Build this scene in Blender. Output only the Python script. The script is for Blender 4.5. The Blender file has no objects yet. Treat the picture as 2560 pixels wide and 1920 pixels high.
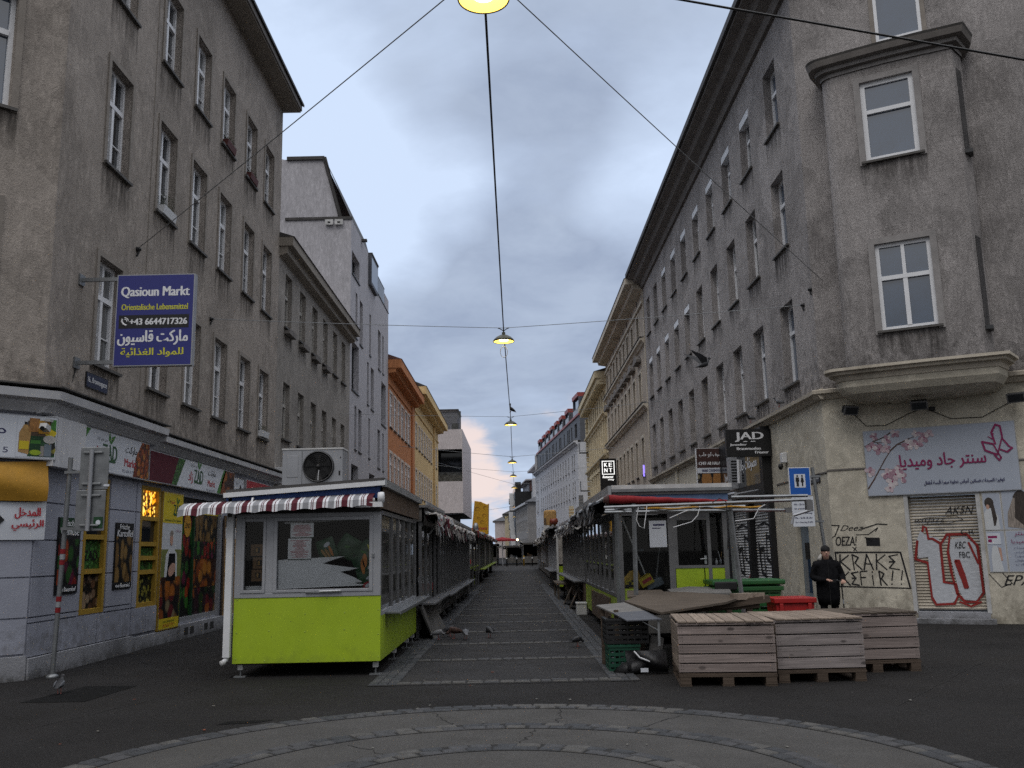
import bpy, bmesh, math, random
from mathutils import Matrix, Vector
rad = math.radians
SC = bpy.context.scene
COL = SC.collection
# ------------------------------------------------------------------ camera, sky, sun, exposure
cd = bpy.data.cameras.new("camera"); cam = bpy.data.objects.new("camera", cd); COL.objects.link(cam)
cd.sensor_width = 36.0; cd.lens = 36.0*2300/2560; cd.clip_start = 0.05; cd.clip_end = 3000
PITCH = math.atan(417/2300); ROLL = rad(1.2)
cam.matrix_world = (Matrix.Translation((0, 0, 1.65)) @ Matrix.Rotation(math.pi/2 + PITCH, 4, 'X')
                    @ Matrix.Rotation(-ROLL, 4, 'Z'))
SC.camera = cam
SC.view_settings.view_transform = 'Standard'; SC.view_settings.look = 'None'
SC.view_settings.exposure = 0.25; SC.view_settings.gamma = 1.0
SUN_EL, SUN_AZ = rad(52), rad(200)

def srgb(h):
    h = h.lstrip('#')
    return tuple((lambda c: c/12.92 if c <= .04045 else ((c+.055)/1.055)**2.4)(int(h[i:i+2], 16)/255) for i in (0, 2, 4))

def N(nt, typ, **kw):
    n = nt.nodes.new(typ)
    for k, v in kw.items():
        if k.startswith('i_'):
            key = k[2:]
            key = int(key) if key.isdigit() else key.replace('_', ' ')
            n.inputs[key].default_value = v
        else: setattr(n, k, v)
    return n
def L(nt, a, b): nt.links.new(a, b)
def maths(nt, op, a, b=None, c=None, clamp=False):
    n = nt.nodes.new('ShaderNodeMath'); n.operation = op; n.use_clamp = clamp
    for i, x in enumerate((a, b, c)):
        if x is None: continue
        if isinstance(x, (int, float)): n.inputs[i].default_value = x
        else: nt.links.new(x, n.inputs[i])
    return n.outputs[0]
def mrange(nt, x, a, b, c=0., d=1., smooth=False):
    n = nt.nodes.new('ShaderNodeMapRange')
    if smooth: n.interpolation_type = 'SMOOTHSTEP'
    nt.links.new(x, n.inputs[0])
    for i, v in enumerate((a, b, c, d)): n.inputs[i+1].default_value = v
    return n.outputs[0]
def mixc(nt, f, a, b, mode='MIX'):
    n = nt.nodes.new('ShaderNodeMix'); n.data_type = 'RGBA'; n.blend_type = mode
    if isinstance(f, (int, float)): n.inputs[0].default_value = f
    else: nt.links.new(f, n.inputs[0])
    for i, x in ((6, a), (7, b)):
        if isinstance(x, tuple): n.inputs[i].default_value = (*x[:3], 1)
        else: nt.links.new(x, n.inputs[i])
    return n.outputs[2]

W = bpy.data.worlds.new("World"); SC.world = W; W.use_nodes = True
nt = W.node_tree; nt.nodes.clear()
out = N(nt, 'ShaderNodeOutputWorld'); bg = N(nt, 'ShaderNodeBackground'); L(nt, bg.outputs[0], out.inputs[0])
SKY_S = 0.1
bg.inputs[1].default_value = SKY_S
sky = N(nt, 'ShaderNodeTexSky', sky_type='NISHITA', sun_disc=False, sun_elevation=SUN_EL, sun_rotation=SUN_AZ)
tc = N(nt, 'ShaderNodeTexCoord'); sep = N(nt, 'ShaderNodeSeparateXYZ'); L(nt, tc.outputs['Generated'], sep.inputs[0])
zz = maths(nt, 'MAXIMUM', sep.outputs[2], 0.0)
den = maths(nt, 'ADD', zz, 0.22)
cmb = N(nt, 'ShaderNodeCombineXYZ')
L(nt, maths(nt, 'DIVIDE', sep.outputs[0], den), cmb.inputs[0]); L(nt, maths(nt, 'DIVIDE', sep.outputs[1], den), cmb.inputs[1])
def cnoise(sc, det, ro, di, off=0.0):
    n = N(nt, 'ShaderNodeTexNoise', i_Scale=sc, i_Detail=det, i_Roughness=ro, i_Distortion=di)
    m_ = N(nt, 'ShaderNodeMapping'); m_.inputs['Location'].default_value = (off, off*.7, 0); L(nt, cmb.outputs[0], m_.inputs[0]); L(nt, m_.outputs[0], n.inputs['Vector']); return n.outputs[0]
n1 = cnoise(1.5, 10, .56, .25, 1.7); n2 = cnoise(4.5, 8, .6, .3, 4.0)
# cloud banks and gaps, each a direction in the sky with an angular radius (degrees) and a weight
def blob(v, r, w):
    d = Vector(v).normalized()
    vm = N(nt, 'ShaderNodeVectorMath', operation='DOT_PRODUCT'); L(nt, tc.outputs['Generated'], vm.inputs[0]); vm.inputs[1].default_value = d
    return maths(nt, 'MULTIPLY', mrange(nt, vm.outputs['Value'], math.cos(rad(r)), math.cos(rad(r*.3)), 0, 1, True), w)
BANKS = [((-.05, 1, .285), 8, .20), ((.04, 1, .30), 8, .20), ((.12, 1, .26), 8, .16), ((-.12, 1, .22), 6, .14), ((.02, 1, .21), 8, .12),
         ((-.04, 1, .60), 12, .17), ((.10, 1, .56), 9, .14), ((.03, 1, .47), 6, .08),
         ((-.13, 1, .375), 8, -.2), ((-.22, 1, .42), 8, -.18), ((.17, 1, .37), 6, -.2), ((-.24, 1, .52), 7, -.12), ((.03, 1, .40), 7, -.10),
         ((-.13, 1, .31), 4, -.14), ((.2, 1, .48), 5, -.06)]
acc = None
for b in BANKS:
    o = blob(*b); acc = o if acc is None else maths(nt, 'ADD', acc, o)
nz = maths(nt, 'ADD', maths(nt, 'MULTIPLY', n1, .95), maths(nt, 'ADD', maths(nt, 'MULTIPLY', n2, .36), maths(nt, 'MULTIPLY', cnoise(13, 6, .6, .2, 9.), .10)))
cl = mrange(nt, maths(nt, 'ADD', nz, acc), .49, .88, 0, 1)
DARK, BRIGHT, PEACH = srgb('#929db2'), srgb('#c6d6ee'), srgb('#e4d2cd')
dk2 = mixc(nt, mrange(nt, n2, .35, .65), srgb('#94a1b8'), srgb('#a5b2c7'))
ccol = mixc(nt, cl, BRIGHT, dk2)
pz = maths(nt, 'MULTIPLY', maths(nt, 'MULTIPLY', mrange(nt, sep.outputs[2], .12, .19, 1, .0, True), mrange(nt, maths(nt, 'ADD', n2, maths(nt, 'ADD', blob((-.066, 1, .100), 3.4, .44),
      maths(nt, 'ADD', blob((-.02, 1, .062), 2.0, .26), blob((.06, 1, .15), 2.2, .14)))), .57, .90, 0, 1, True)), .95)
ccol = mixc(nt, pz, ccol, PEACH)
# overcast sky: brighter overhead than near the horizon, as overcast skies are
zen = mrange(nt, sep.outputs[2], .52, .95, 1.0, 3.1, True)
sc_ = N(nt, 'ShaderNodeVectorMath', operation='SCALE'); L(nt, ccol, sc_.inputs[0]); L(nt, maths(nt, 'MULTIPLY', zen, 1/SKY_S), sc_.inputs['Scale'])
# away from the dawn end of the street the cloud deck is a neutral grey
neu = N(nt, 'ShaderNodeVectorMath', operation='SCALE'); neu.inputs[0].default_value = (.462, .468, .485); L(nt, maths(nt, 'MULTIPLY', zen, 1/SKY_S), neu.inputs['Scale'])
nf = maths(nt, 'MAXIMUM', mrange(nt, sep.outputs[2], .55, .75, 0, 1, True), mrange(nt, sep.outputs[1], .35, -.1, 0, 1, True))
low = maths(nt, 'MULTIPLY', mrange(nt, sep.outputs[1], .15, -.25, 0, 1, True), mrange(nt, sep.outputs[2], .32, .16, 0, 1, True))   # added dimming low behind the camera, keeps window reflections dark
dk = N(nt, 'ShaderNodeVectorMath', operation='SCALE'); L(nt, neu.outputs[0], dk.inputs[0]); L(nt, mrange(nt, low, 0, 1, 1, .42), dk.inputs['Scale'])
fin = mixc(nt, .96, sky.outputs[0], mixc(nt, nf, sc_.outputs[0], dk.outputs[0]))
L(nt, fin, bg.inputs[0])
sd = bpy.data.lights.new("sun", 'SUN'); sun = bpy.data.objects.new("sun", sd); COL.objects.link(sun)
sd.energy = 0.5; sd.angle = rad(25); sd.color = (1.0, .95, .88)
sun.rotation_euler = (math.pi/2 - SUN_EL, 0, math.pi - SUN_AZ)
SC.cycles.max_bounces = 6; SC.cycles.diffuse_bounces = 3; SC.cycles.glossy_bounces = 3; SC.cycles.transparent_max_bounces = 12
SC.cycles.use_denoising = False; SC.cycles.sample_clamp_indirect = 1.0
# ------------------------------------------------------------------ materials
MATS = {}
def mat(name, col, rough=.7, var=.12, scale=3.0, bump=0.0, bscale=60.0, metal=0.0, spec=.4, streak=0.0, stain=None, stain_amt=.5,
        stretch=(1, 1, 1), emit=0.0, alpha=None, fine=.0):
    """principled surface with patchy colour, optional vertical streaks, stains of their own shape and bump"""
    if isinstance(col, str): col = srgb(col)
    m = bpy.data.materials.new(name); m.use_nodes = True; MATS[name] = m
    nt = m.node_tree; b = nt.nodes['Principled BSDF']
    b.inputs['Roughness'].default_value = rough; b.inputs['Metallic'].default_value = metal
    b.inputs['Specular IOR Level'].default_value = spec
    tc = N(nt, 'ShaderNodeTexCoord'); mp = N(nt, 'ShaderNodeMapping'); mp.inputs['Scale'].default_value = stretch
    L(nt, tc.outputs['Object'], mp.inputs[0]); vec = mp.outputs[0]
    c = tuple(col)
    if var > 0:
        n = N(nt, 'ShaderNodeTexNoise', i_Scale=scale, i_Detail=6.0, i_Roughness=.62); L(nt, vec, n.inputs['Vector'])
        f = mrange(nt, n.outputs[0], .28, .72)
        c = mixc(nt, f, tuple(x*(1-var) for x in col), tuple(min(1, x*(1+var)) for x in col))
    if fine > 0:
        n = N(nt, 'ShaderNodeTexNoise', i_Scale=bscale, i_Detail=3.0, i_Roughness=.7); L(nt, vec, n.inputs['Vector'])
        c = mixc(nt, fine, c, mixc(nt, mrange(nt, n.outputs[0], .3, .7), (0, 0, 0), (1, 1, 1)), 'OVERLAY')
    if streak > 0:
        mp2 = N(nt, 'ShaderNodeMapping'); mp2.inputs['Scale'].default_value = (5, 5, .35); L(nt, tc.outputs['Object'], mp2.inputs[0])
        n = N(nt, 'ShaderNodeTexNoise', i_Scale=1.3, i_Detail=5.0, i_Roughness=.6, i_Distortion=.4); L(nt, mp2.outputs[0], n.inputs['Vector'])
        c = mixc(nt, mrange(nt, n.outputs[0], .45, .75, 0, streak), c, tuple(x*.45 for x in col))
    if stain is not None:
        n = N(nt, 'ShaderNodeTexNoise', i_Scale=.55, i_Detail=8.0, i_Roughness=.7, i_Distortion=.6); L(nt, tc.outputs['Object'], n.inputs['Vector'])
        c = mixc(nt, mrange(nt, n.outputs[0], .5, .72, 0, stain_amt), c, srgb(stain) if isinstance(stain, str) else stain)
    if isinstance(c, tuple): b.inputs['Base Color'].default_value = (*c, 1)
    else: L(nt, c, b.inputs['Base Color'])
    if rough > .25:
        n = N(nt, 'ShaderNodeTexNoise', i_Scale=scale*2.3, i_Detail=3.0); L(nt, vec, n.inputs['Vector'])
        L(nt, mrange(nt, n.outputs[0], .2, .8, max(.05, rough-.12), min(1, rough+.12)), b.inputs['Roughness'])
    if bump > 0:
        n = N(nt, 'ShaderNodeTexNoise', i_Scale=bscale, i_Detail=5.0, i_Roughness=.65); L(nt, vec, n.inputs['Vector'])
        bp = N(nt, 'ShaderNodeBump', i_Strength=min(1, bump), i_Distance=.02*max(1, bump)); L(nt, n.outputs[0], bp.inputs['Height']); L(nt, bp.outputs[0], b.inputs['Normal'])
    if emit > 0:
        b.inputs['Emission Strength'].default_value = emit
        b.inputs['Emission Color'].default_value = (*col, 1)
    return m
def mat_stucco(name, col, rel=.6, stain='#2b2724', amt=.5, dirs=(6, 6, 2.2), var=.22):
    """rough render: troweled relief, rain streaks and soot patches"""
    col = srgb(col) if isinstance(col, str) else col
    m = bpy.data.materials.new(name); m.use_nodes = True; MATS[name] = m; nt = m.node_tree; b = nt.nodes['Principled BSDF']
    b.inputs['Specular IOR Level'].default_value = .2; b.inputs['Roughness'].default_value = .92
    tc = N(nt, 'ShaderNodeTexCoord'); P = tc.outputs['Object']
    def noise(sc, det=6., ro=.6, di=0., mp=None):
        n = N(nt, 'ShaderNodeTexNoise', i_Scale=sc, i_Detail=det, i_Roughness=ro, i_Distortion=di)
        if mp:
            q = N(nt, 'ShaderNodeMapping'); q.inputs['Scale'].default_value = mp; q.inputs['Rotation'].default_value = (0, .5, 0); L(nt, P, q.inputs[0]); L(nt, q.outputs[0], n.inputs['Vector'])
        else: L(nt, P, n.inputs['Vector'])
        return n.outputs[0]
    c = mixc(nt, mrange(nt, noise(.9, 8, .65, .3), .3, .7), tuple(x*(1-var) for x in col), tuple(x*(1+var) for x in col))
    c = mixc(nt, mrange(nt, noise(1., 6, .7, .5, (3, 3, .3)), .5, .8, 0, .45), c, tuple(x*.55 for x in col))
    rl = noise(1.6, 7, .72, .8, dirs)
    c = mixc(nt, mrange(nt, rl, .33, .62, .55, 0), c, tuple(x*.45 for x in col))
    c = mixc(nt, mrange(nt, rl, .56, .74, 0, .45), c, tuple(min(1, x*1.6) for x in col))
    c = mixc(nt, mrange(nt, noise(.45, 9, .72, .7), .52, .75, 0, amt), c, srgb(stain))
    wob = N(nt, 'ShaderNodeTexNoise', i_Scale=1.4, i_Detail=4.0); L(nt, P, wob.inputs['Vector']); av = N(nt, 'ShaderNodeVectorMath', operation='ADD'); L(nt, P, av.inputs[0]); L(nt, wob.outputs['Color'], av.inputs[1])
    vo = N(nt, 'ShaderNodeTexVoronoi', i_Scale=.55); L(nt, av.outputs[0], vo.inputs['Vector']); vs = N(nt, 'ShaderNodeSeparateColor'); L(nt, vo.outputs['Color'], vs.inputs[0])
    c = mixc(nt, mrange(nt, vs.outputs[0], .68, .75, 0, .35*rel), c, tuple(min(1, x*1.3) for x in col)); c = mixc(nt, mrange(nt, vs.outputs[1], .82, .86, 0, .30*rel), c, tuple(x*.6 for x in col))
    L(nt, c, b.inputs['Base Color'])
    h = maths(nt, 'ADD', maths(nt, 'MULTIPLY', rl, .8), maths(nt, 'ADD', maths(nt, 'MULTIPLY', noise(45, 4, .7), .25), maths(nt, 'MULTIPLY', noise(9, 6, .75, 1.2), .5*rel)))
    pit = noise(16, 5, .7, .6); c = mixc(nt, mrange(nt, pit, .60, .72, 0, .55*rel), c, tuple(x*.35 for x in col)); c = mixc(nt, mrange(nt, pit, .30, .40, .35*rel, 0), c, tuple(min(1, x*1.45) for x in col)); L(nt, c, b.inputs['Base Color'])
    bp = N(nt, 'ShaderNodeBump', i_Strength=rel, i_Distance=.05); L(nt, h, bp.inputs['Height']); L(nt, bp.outputs[0], b.inputs['Normal'])
    return m
def mat_wood(name, col, knots=True, grain=(.6, 14, 14), dark=.45, plank=None):
    col = srgb(col) if isinstance(col, str) else col
    m = bpy.data.materials.new(name); m.use_nodes = True; MATS[name] = m; nt = m.node_tree; b = nt.nodes['Principled BSDF']
    b.inputs['Roughness'].default_value = .85; b.inputs['Specular IOR Level'].default_value = .2
    tc = N(nt, 'ShaderNodeTexCoord'); oi = N(nt, 'ShaderNodeObjectInfo')
    ad = N(nt, 'ShaderNodeVectorMath', operation='ADD'); L(nt, tc.outputs['Object'], ad.inputs[0]); 
    cx = N(nt, 'ShaderNodeCombineXYZ'); 
    for i in range(3): L(nt, maths(nt, 'MULTIPLY', oi.outputs['Random'], 37.), cx.inputs[i])
    L(nt, cx.outputs[0], ad.inputs[1])
    mp = N(nt, 'ShaderNodeMapping'); mp.inputs['Scale'].default_value = grain; L(nt, ad.outputs[0], mp.inputs[0])
    n = N(nt, 'ShaderNodeTexNoise', i_Scale=2.2, i_Detail=8.0, i_Roughness=.7, i_Distortion=.9); L(nt, mp.outputs[0], n.inputs['Vector'])
    c = mixc(nt, mrange(nt, n.outputs[0], .3, .7), tuple(x*dark for x in col), tuple(x*1.25 for x in col))
    n2 = N(nt, 'ShaderNodeTexNoise', i_Scale=1.7, i_Detail=4.0); L(nt, ad.outputs[0], n2.inputs['Vector'])
    c = mixc(nt, mrange(nt, n2.outputs[0], .5, .75, 0, .5), c, tuple(x*.5 for x in col))
    if knots:
        mk = N(nt, 'ShaderNodeMapping'); mk.inputs['Scale'].default_value = (3.0, 6, 7.0); L(nt, ad.outputs[0], mk.inputs[0])
        v = N(nt, 'ShaderNodeTexVoronoi', i_Scale=1.0); L(nt, mk.outputs[0], v.inputs['Vector'])
        c = mixc(nt, mrange(nt, v.outputs['Distance'], .10, .17, .85, 0), c, tuple(x*.16 for x in col))
    if plank:
        ax, sz, of = plank; sp = N(nt, 'ShaderNodeSeparateXYZ'); L(nt, tc.outputs['Object'], sp.inputs[0])
        fl = maths(nt, 'FLOOR', maths(nt, 'DIVIDE', maths(nt, 'SUBTRACT', sp.outputs[ax], of), sz)); wn = N(nt, 'ShaderNodeTexWhiteNoise', noise_dimensions='1D'); L(nt, maths(nt, 'ADD', fl, maths(nt, 'MULTIPLY', oi.outputs['Random'], 91.)), wn.inputs['W'])
        c = mixc(nt, mrange(nt, wn.outputs[0], 0, 1, .0, .55), c, tuple(x*.45 for x in col))
    L(nt, c, b.inputs['Base Color'])
    bp = N(nt, 'ShaderNodeBump', i_Strength=.5, i_Distance=.01); L(nt, n.outputs[0], bp.inputs['Height']); L(nt, bp.outputs[0], b.inputs['Normal'])
def mat_cells(name, cols, scale=6.0, gap='#0b0a08', rough=.5, stretch=(1, 1, 1), edge=.42, rnd=1.0, emit=0.0):
    """printed picture of rounded produce: one colour per cell, dark between"""
    m = bpy.data.materials.new(name); m.use_nodes = True; MATS[name] = m; nt = m.node_tree; b = nt.nodes['Principled BSDF']
    b.inputs['Roughness'].default_value = rough
    tc = N(nt, 'ShaderNodeTexCoord'); mp = N(nt, 'ShaderNodeMapping'); mp.inputs['Scale'].default_value = stretch; L(nt, tc.outputs['Object'], mp.inputs[0])
    v = N(nt, 'ShaderNodeTexVoronoi', i_Scale=scale, i_Randomness=rnd); L(nt, mp.outputs[0], v.inputs['Vector'])
    r = N(nt, 'ShaderNodeValToRGB'); r.color_ramp.interpolation = 'CONSTANT'
    sp = N(nt, 'ShaderNodeSeparateColor'); L(nt, v.outputs['Color'], sp.inputs[0]); L(nt, sp.outputs[0], r.inputs[0])
    els = r.color_ramp.elements
    for i, h in enumerate(cols):
        e = els[i] if i < 2 else els.new(i/len(cols))
        e.position = i/len(cols); e.color = (*srgb(h), 1)
    n = N(nt, 'ShaderNodeTexNoise', i_Scale=scale*3); L(nt, mp.outputs[0], n.inputs['Vector'])
    c = mixc(nt, mrange(nt, n.outputs[0], .3, .7, 0, .5), r.outputs[0], mixc(nt, .5, r.outputs[0], (.02, .015, .01)))
    c = mixc(nt, mrange(nt, v.outputs['Distance'], edge, edge*1.55, 0, 1, True), c, srgb(gap))
    L(nt, c, b.inputs['Base Color'])
    if emit: L(nt, c, b.inputs['Emission Color']); b.inputs['Emission Strength'].default_value = emit
def mat_glass(name, tint=(.9, .93, .95), dirt_sheen=.12):
    m = bpy.data.materials.new(name); m.use_nodes = True; MATS[name] = m; nt = m.node_tree; nt.nodes.clear()
    o = N(nt, 'ShaderNodeOutputMaterial'); t = N(nt, 'ShaderNodeBsdfTransparent'); t.inputs[0].default_value = (*tint, 1)
    g = N(nt, 'ShaderNodeBsdfGlossy'); g.inputs['Roughness'].default_value = .02; fr = N(nt, 'ShaderNodeFresnel', i_IOR=1.5)
    mx = N(nt, 'ShaderNodeMixShader'); L(nt, maths(nt, 'MULTIPLY', fr.outputs[0], 1.05, clamp=True), mx.inputs[0]); L(nt, t.outputs[0], mx.inputs[1]); L(nt, g.outputs[0], mx.inputs[2])
    d = N(nt, 'ShaderNodeBsdfDiffuse'); d.inputs[0].default_value = (.35, .35, .33, 1)
    tc = N(nt, 'ShaderNodeTexCoord'); n = N(nt, 'ShaderNodeTexNoise', i_Scale=3.0, i_Detail=7.0, i_Distortion=1.0); L(nt, tc.outputs['Object'], n.inputs['Vector'])
    m2 = N(nt, 'ShaderNodeMixShader'); L(nt, mrange(nt, n.outputs[0], .3, .75, dirt_sheen*.25, dirt_sheen), m2.inputs[0]); L(nt, mx.outputs[0], m2.inputs[1]); L(nt, d.outputs[0], m2.inputs[2])
    L(nt, m2.outputs[0], o.inputs[0])

mat_stucco('stucco_left', (.385, .342, .305), .8, '#4a4038', .35, (5, 5, 1.9), .25)
mat_stucco('stucco_right', (.378, .354, .347), 1.0, '#302a2a', .5, (9, 9, 2.2), .3)
mat_stucco('stucco_low', (.34, .315, .29), .5, '#2e2a27', .5)
mat_stucco('stucco_beige', (.46, .40, .335), .3, '#4a4037', .3, var=.12)
mat_stucco('stucco_cream', (.70, .61, .44), .3, '#5a4d38', .25, var=.1)
mat_stucco('stucco_white', (.52, .51, .545), .18, '#6b6b70', .22, var=.07)
mat_stucco('stucco_orange', (.60, .255, .115), .25, '#5a2c18', .25, var=.1)
mat_stucco('stucco_yellow', (.80, .58, .30), .25, '#6a5430', .2, var=.1)
mat_stucco('stucco_pale', (.62, .565, .57), .2, '#6a6363', .2, var=.06)
mat_stucco('stucco_office', (.58, .59, .63), .15, '#555a64', .2, var=.06)
mat_stucco('stucco_grey', (.30, .29, .285), .3, '#3a3836', .3)
mat_stucco('yellow_base', (.62, .575, .48), .3, '#776c56', .4, (2, 2, 2), .12)
mat('base_blue', (.33, .345, .41), .75, .10, 1.5, .25, 40, stain='#585c68', stain_amt=.35)
mat('plinth', (.30, .305, .33), .85, .2, 2.5, .5, 35, stain='#3b3a3a', stain_amt=.6)
mat('cornice_white', (.60, .605, .63), .7, .08, 2, .1, 50, stain='#77787c', stain_amt=.4, streak=.3)
mat('house_trim', (.62, .54, .48), .8, .1, 3)
mat('cornice_beige', (.56, .505, .42), .8, .15, 2, .3, 40, stain='#4c4234', stain_amt=.5)
mat('cornice_dark', (.17, .155, .145), .85, .25, 2, .3, 30)
mat('soffit', (.27, .24, .205), .85, .15, 1.5, .2, 30)
mat('roof_dark', (.05, .047, .047), .7, .3, 2, .3, 20)
mat('roof_tile', (.14, .065, .05), .8, .3, 3, .6, 12)
mat('zinc', (.33, .345, .36), .45, .15, 2, .1, 20, metal=.6)
mat('surround_grey', (.29, .275, .27), .9, .22, 3, .4, 40)
mat('surround', (.26, .232, .205), .9, .2, 3, .3, 40)
mat('win_white', (.80, .81, .84), .45, .06, 3)
mat('win_old', (.45, .43, .40), .6, .2, 6, .1, 50)
mat('win_dark', (.045, .047, .05), .5, .2, 4)
mat('sill_dark', (.09, .085, .08), .7, .3, 5)
mat('pane_dark', (.018, .021, .026), .04, 0, spec=.6); MATS['pane_dark'].node_tree.nodes['Principled BSDF'].inputs['IOR'].default_value = 1.7
mat('pane_curtain', (.14, .145, .15), .06, .5, 5, spec=.6, stretch=(4, 1, .5))
mat('pane_sky', (.035, .062, .11), .03, .25, 1.2, spec=1.0); MATS['pane_sky'].node_tree.nodes['Principled BSDF'].inputs['IOR'].default_value = 1.85
mat('reveal_blue', (.40, .42, .45), .85, .1, 3)
mat('asphalt', (.0225, .0213, .0213), .9, .28, .55, .7, 130, spec=.14, stain='#26231f', stain_amt=.5, fine=.45)
mat('asphalt_patch', (.011, .011, .011), .9, .25, 2, .6, 140, fine=.4, spec=.1)
mat('asphalt_lane', (.033, .032, .033), .88, .3, 1.1, .7, 120, spec=.2, stain='#332f2a', stain_amt=.5, fine=.4)
mat('concrete', (.056, .0535, .051), .9, .25, 1.2, .5, 80, stain='#3c3a36', stain_amt=.55, fine=.4)
mat('cobble_a', (.054, .054, .057), .7, .3, 9, .6, 60, spec=.4)
mat('cobble_b', (.076, .073, .069), .75, .3, 9, .6, 60, spec=.4)
mat('cobble_c', (.036, .038, .042), .7, .3, 9, .6, 60, spec=.4)
mat('joint', (.016, .0155, .015), .95, .3, 9, .4, 60)
mat('litter', (.17, .165, .15), .8)
mat('litter_red', (.20, .06, .03), .8)
mat('lime', (.34, .47, .022), .42, .06, 2.0, .05, 200, spec=.4, stain='#6f8f18', stain_amt=.45)
def grime(name, z0, z1, col=(.05, .052, .03), amt=.8):
    nt = MATS[name].node_tree; b = nt.nodes['Principled BSDF']; src = b.inputs['Base Color'].links[0].from_socket; tc = N(nt, 'ShaderNodeTexCoord'); sp = N(nt, 'ShaderNodeSeparateXYZ'); L(nt, tc.outputs['Object'], sp.inputs[0])
    n = N(nt, 'ShaderNodeTexNoise', i_Scale=5.0, i_Detail=9.0, i_Roughness=.72); L(nt, tc.outputs['Object'], n.inputs['Vector']); h = mrange(nt, sp.outputs[2], z0, z1, .26, -.12)
    n3 = N(nt, 'ShaderNodeTexNoise', i_Scale=26.0, i_Detail=4.0); L(nt, tc.outputs['Object'], n3.inputs['Vector'])
    c = mixc(nt, mrange(nt, maths(nt, 'ADD', n.outputs[0], h), .55, .82, 0, amt), src, col); c = mixc(nt, mrange(nt, n3.outputs[0], .70, .76, 0, .6), c, col); L(nt, c, b.inputs['Base Color'])
grime('lime', .1, .55, amt=.3)
mat('lime_dirty', (.27, .36, .04), .6, .25, 3, .1, 40, stain='#3a4214', stain_amt=.7)
mat('alu', (.34, .35, .375), .45, .12, 3, .05, 40, metal=.3)
mat('alu_dark', (.17, .17, .175), .5, .2, 4, .05, 40, metal=.3)
mat('steel', (.23, .24, .25), .45, .25, 5, .05, 40, metal=.6)
mat('white_paint', (.68, .69, .71), .5, .08, 3)
mat('white_dirty', (.50, .50, .50), .6, .25, 4, .1, 40)
mat('blue_fascia', (.018, .055, .20), .5, .15, 3)
mat('blue_faded', (.10, .16, .29), .6, .25, 3)
mat('black', (.012, .012, .013), .5, .2, 5)
mat('rubber', (.02, .02, .02), .8, .2, 5)
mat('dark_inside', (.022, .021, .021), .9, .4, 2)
mat('kiosk_dark', (.12, .115, .11), .7, .35, 2.5, .2, 30, stain='#1d1a18', stain_amt=.5, streak=.4)
mat('kiosk_brown', (.10, .068, .047), .75, .35, 2.5, .2, 30)
mat('cloth_red', (.22, .012, .016), .85, .2, 8, .4, 40)
mat('valance_white', (.66, .67, .70), .8, .08, 8)
mat('valance_grey', (.25, .255, .275), .85, .12, 8)
mat('cloth_maroon', (.085, .012, .022), .85, .15, 8)
mat('cloth_grey', (.27, .25, .235), .85, .15, 8)
mat('cloth_white', (.48, .465, .45), .85, .1, 8)
mat('tarp_black', (.02, .02, .022), .45, .3, 8, .8, 14)
mat('tarp_grey', (.22, .23, .25), .5, .3, 6, .8, 12)
mat('tarp_yellow', (.48, .25, .028), .6, .15, 3, .3, 12)
mat('board_blue', (.40, .44, .52), .55, .06, 2)
mat('banner', (.62, .65, .71), .5, .04, 2)
mat('paper', (.82, .83, .86), .8, .06, 4)
mat('print_pink', (.50, .22, .24), .8, .2, 30)
mat('sign_blue', (.030, .035, .20), .4, .05, 2)
mat('traffic_blue', (.012, .10, .42), .4, .08, 2)
mat('street_plate', (.012, .02, .06), .35, .1, 3)
mat('txt_white', (.78, .79, .82), .5, 0)
mat('txt_yellow', (.62, .60, .05), .5, 0)
mat('txt_red', (.42, .03, .045), .5, 0)
mat('txt_green', (.02, .085, .03), .5, 0)
mat('txt_black', (.012, .012, .014), .5, 0)
mat('txt_navy', (.03, .03, .10), .5, 0)
mat('txt_plum', (.24, .012, .09), .5, .2, 2)
mat('spray_black', (.010, .010, .012), .7, .3, 20)
mat('spray_red', (.26, .02, .018), .7, .3, 20)
mat('spray_white', (.50, .52, .56), .8, .35, 10, stretch=(1, 1, 14))
mat('yellow_sign', (.60, .47, .02), .5, .06, 2)
mat('yellow_frame', (.36, .225, .03), .6, .12, 4)
mat('leaf_green', (.05, .19, .03), .5, .4, 12)
mat('deep_green', (.010, .05, .018), .5, .3, 6)
mat('green_bin', (.018, .10, .028), .45, .15, 4)
mat('green_crate', (.007, .055, .032), .5, .2, 5)
mat('red_crate', (.33, .015, .015), .45, .15, 5)
mat('cheese', (.62, .33, .02), .55, .12, 3)
mat('cheese_hole', (.34, .16, .012), .6, .1, 3)
mat('bread', (.40, .24, .09), .8, .3, 9, .4, 20)
mat('sausage', (.17, .035, .02), .4, .2, 5)
mat('wine', (.035, .012, .014), .5, .2, 4)
mat('steel_blue', (.16, .20, .24), .4, .2, 3)
mat('skin', (.50, .30, .23), .55, .08, 8)
mat('coat', (.009, .009, .0105), .95, .45, 9, 1.0, 14, spec=.08)
mat('knit', (.012, .012, .013), .95, .2, 40, .6, 120)
mat('fur_pale', (.45, .43, .40), .9, .1, 20)
mat('feather_grey', (.12, .125, .14), .7, .35, 18)
mat('feather_dark', (.025, .026, .03), .6, .4, 18)
mat('feather_brown', (.06, .032, .026), .7, .35, 18)
mat('feather_white', (.20, .20, .21), .8, .2, 18)
mat('beak', (.05, .045, .04), .5, 0)
mat('foot', (.30, .09, .07), .6, 0)
mat('brick_red', (.11, .05, .04), .9, .3, 5)
mat('red_metal', (.27, .05, .042), .5, .1, 2)
mat('slate', (.085, .09, .105), .6, .15, 2)
mat('lamp_shell', (.06, .062, .045), .4, .15, 6, metal=.4)
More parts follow.
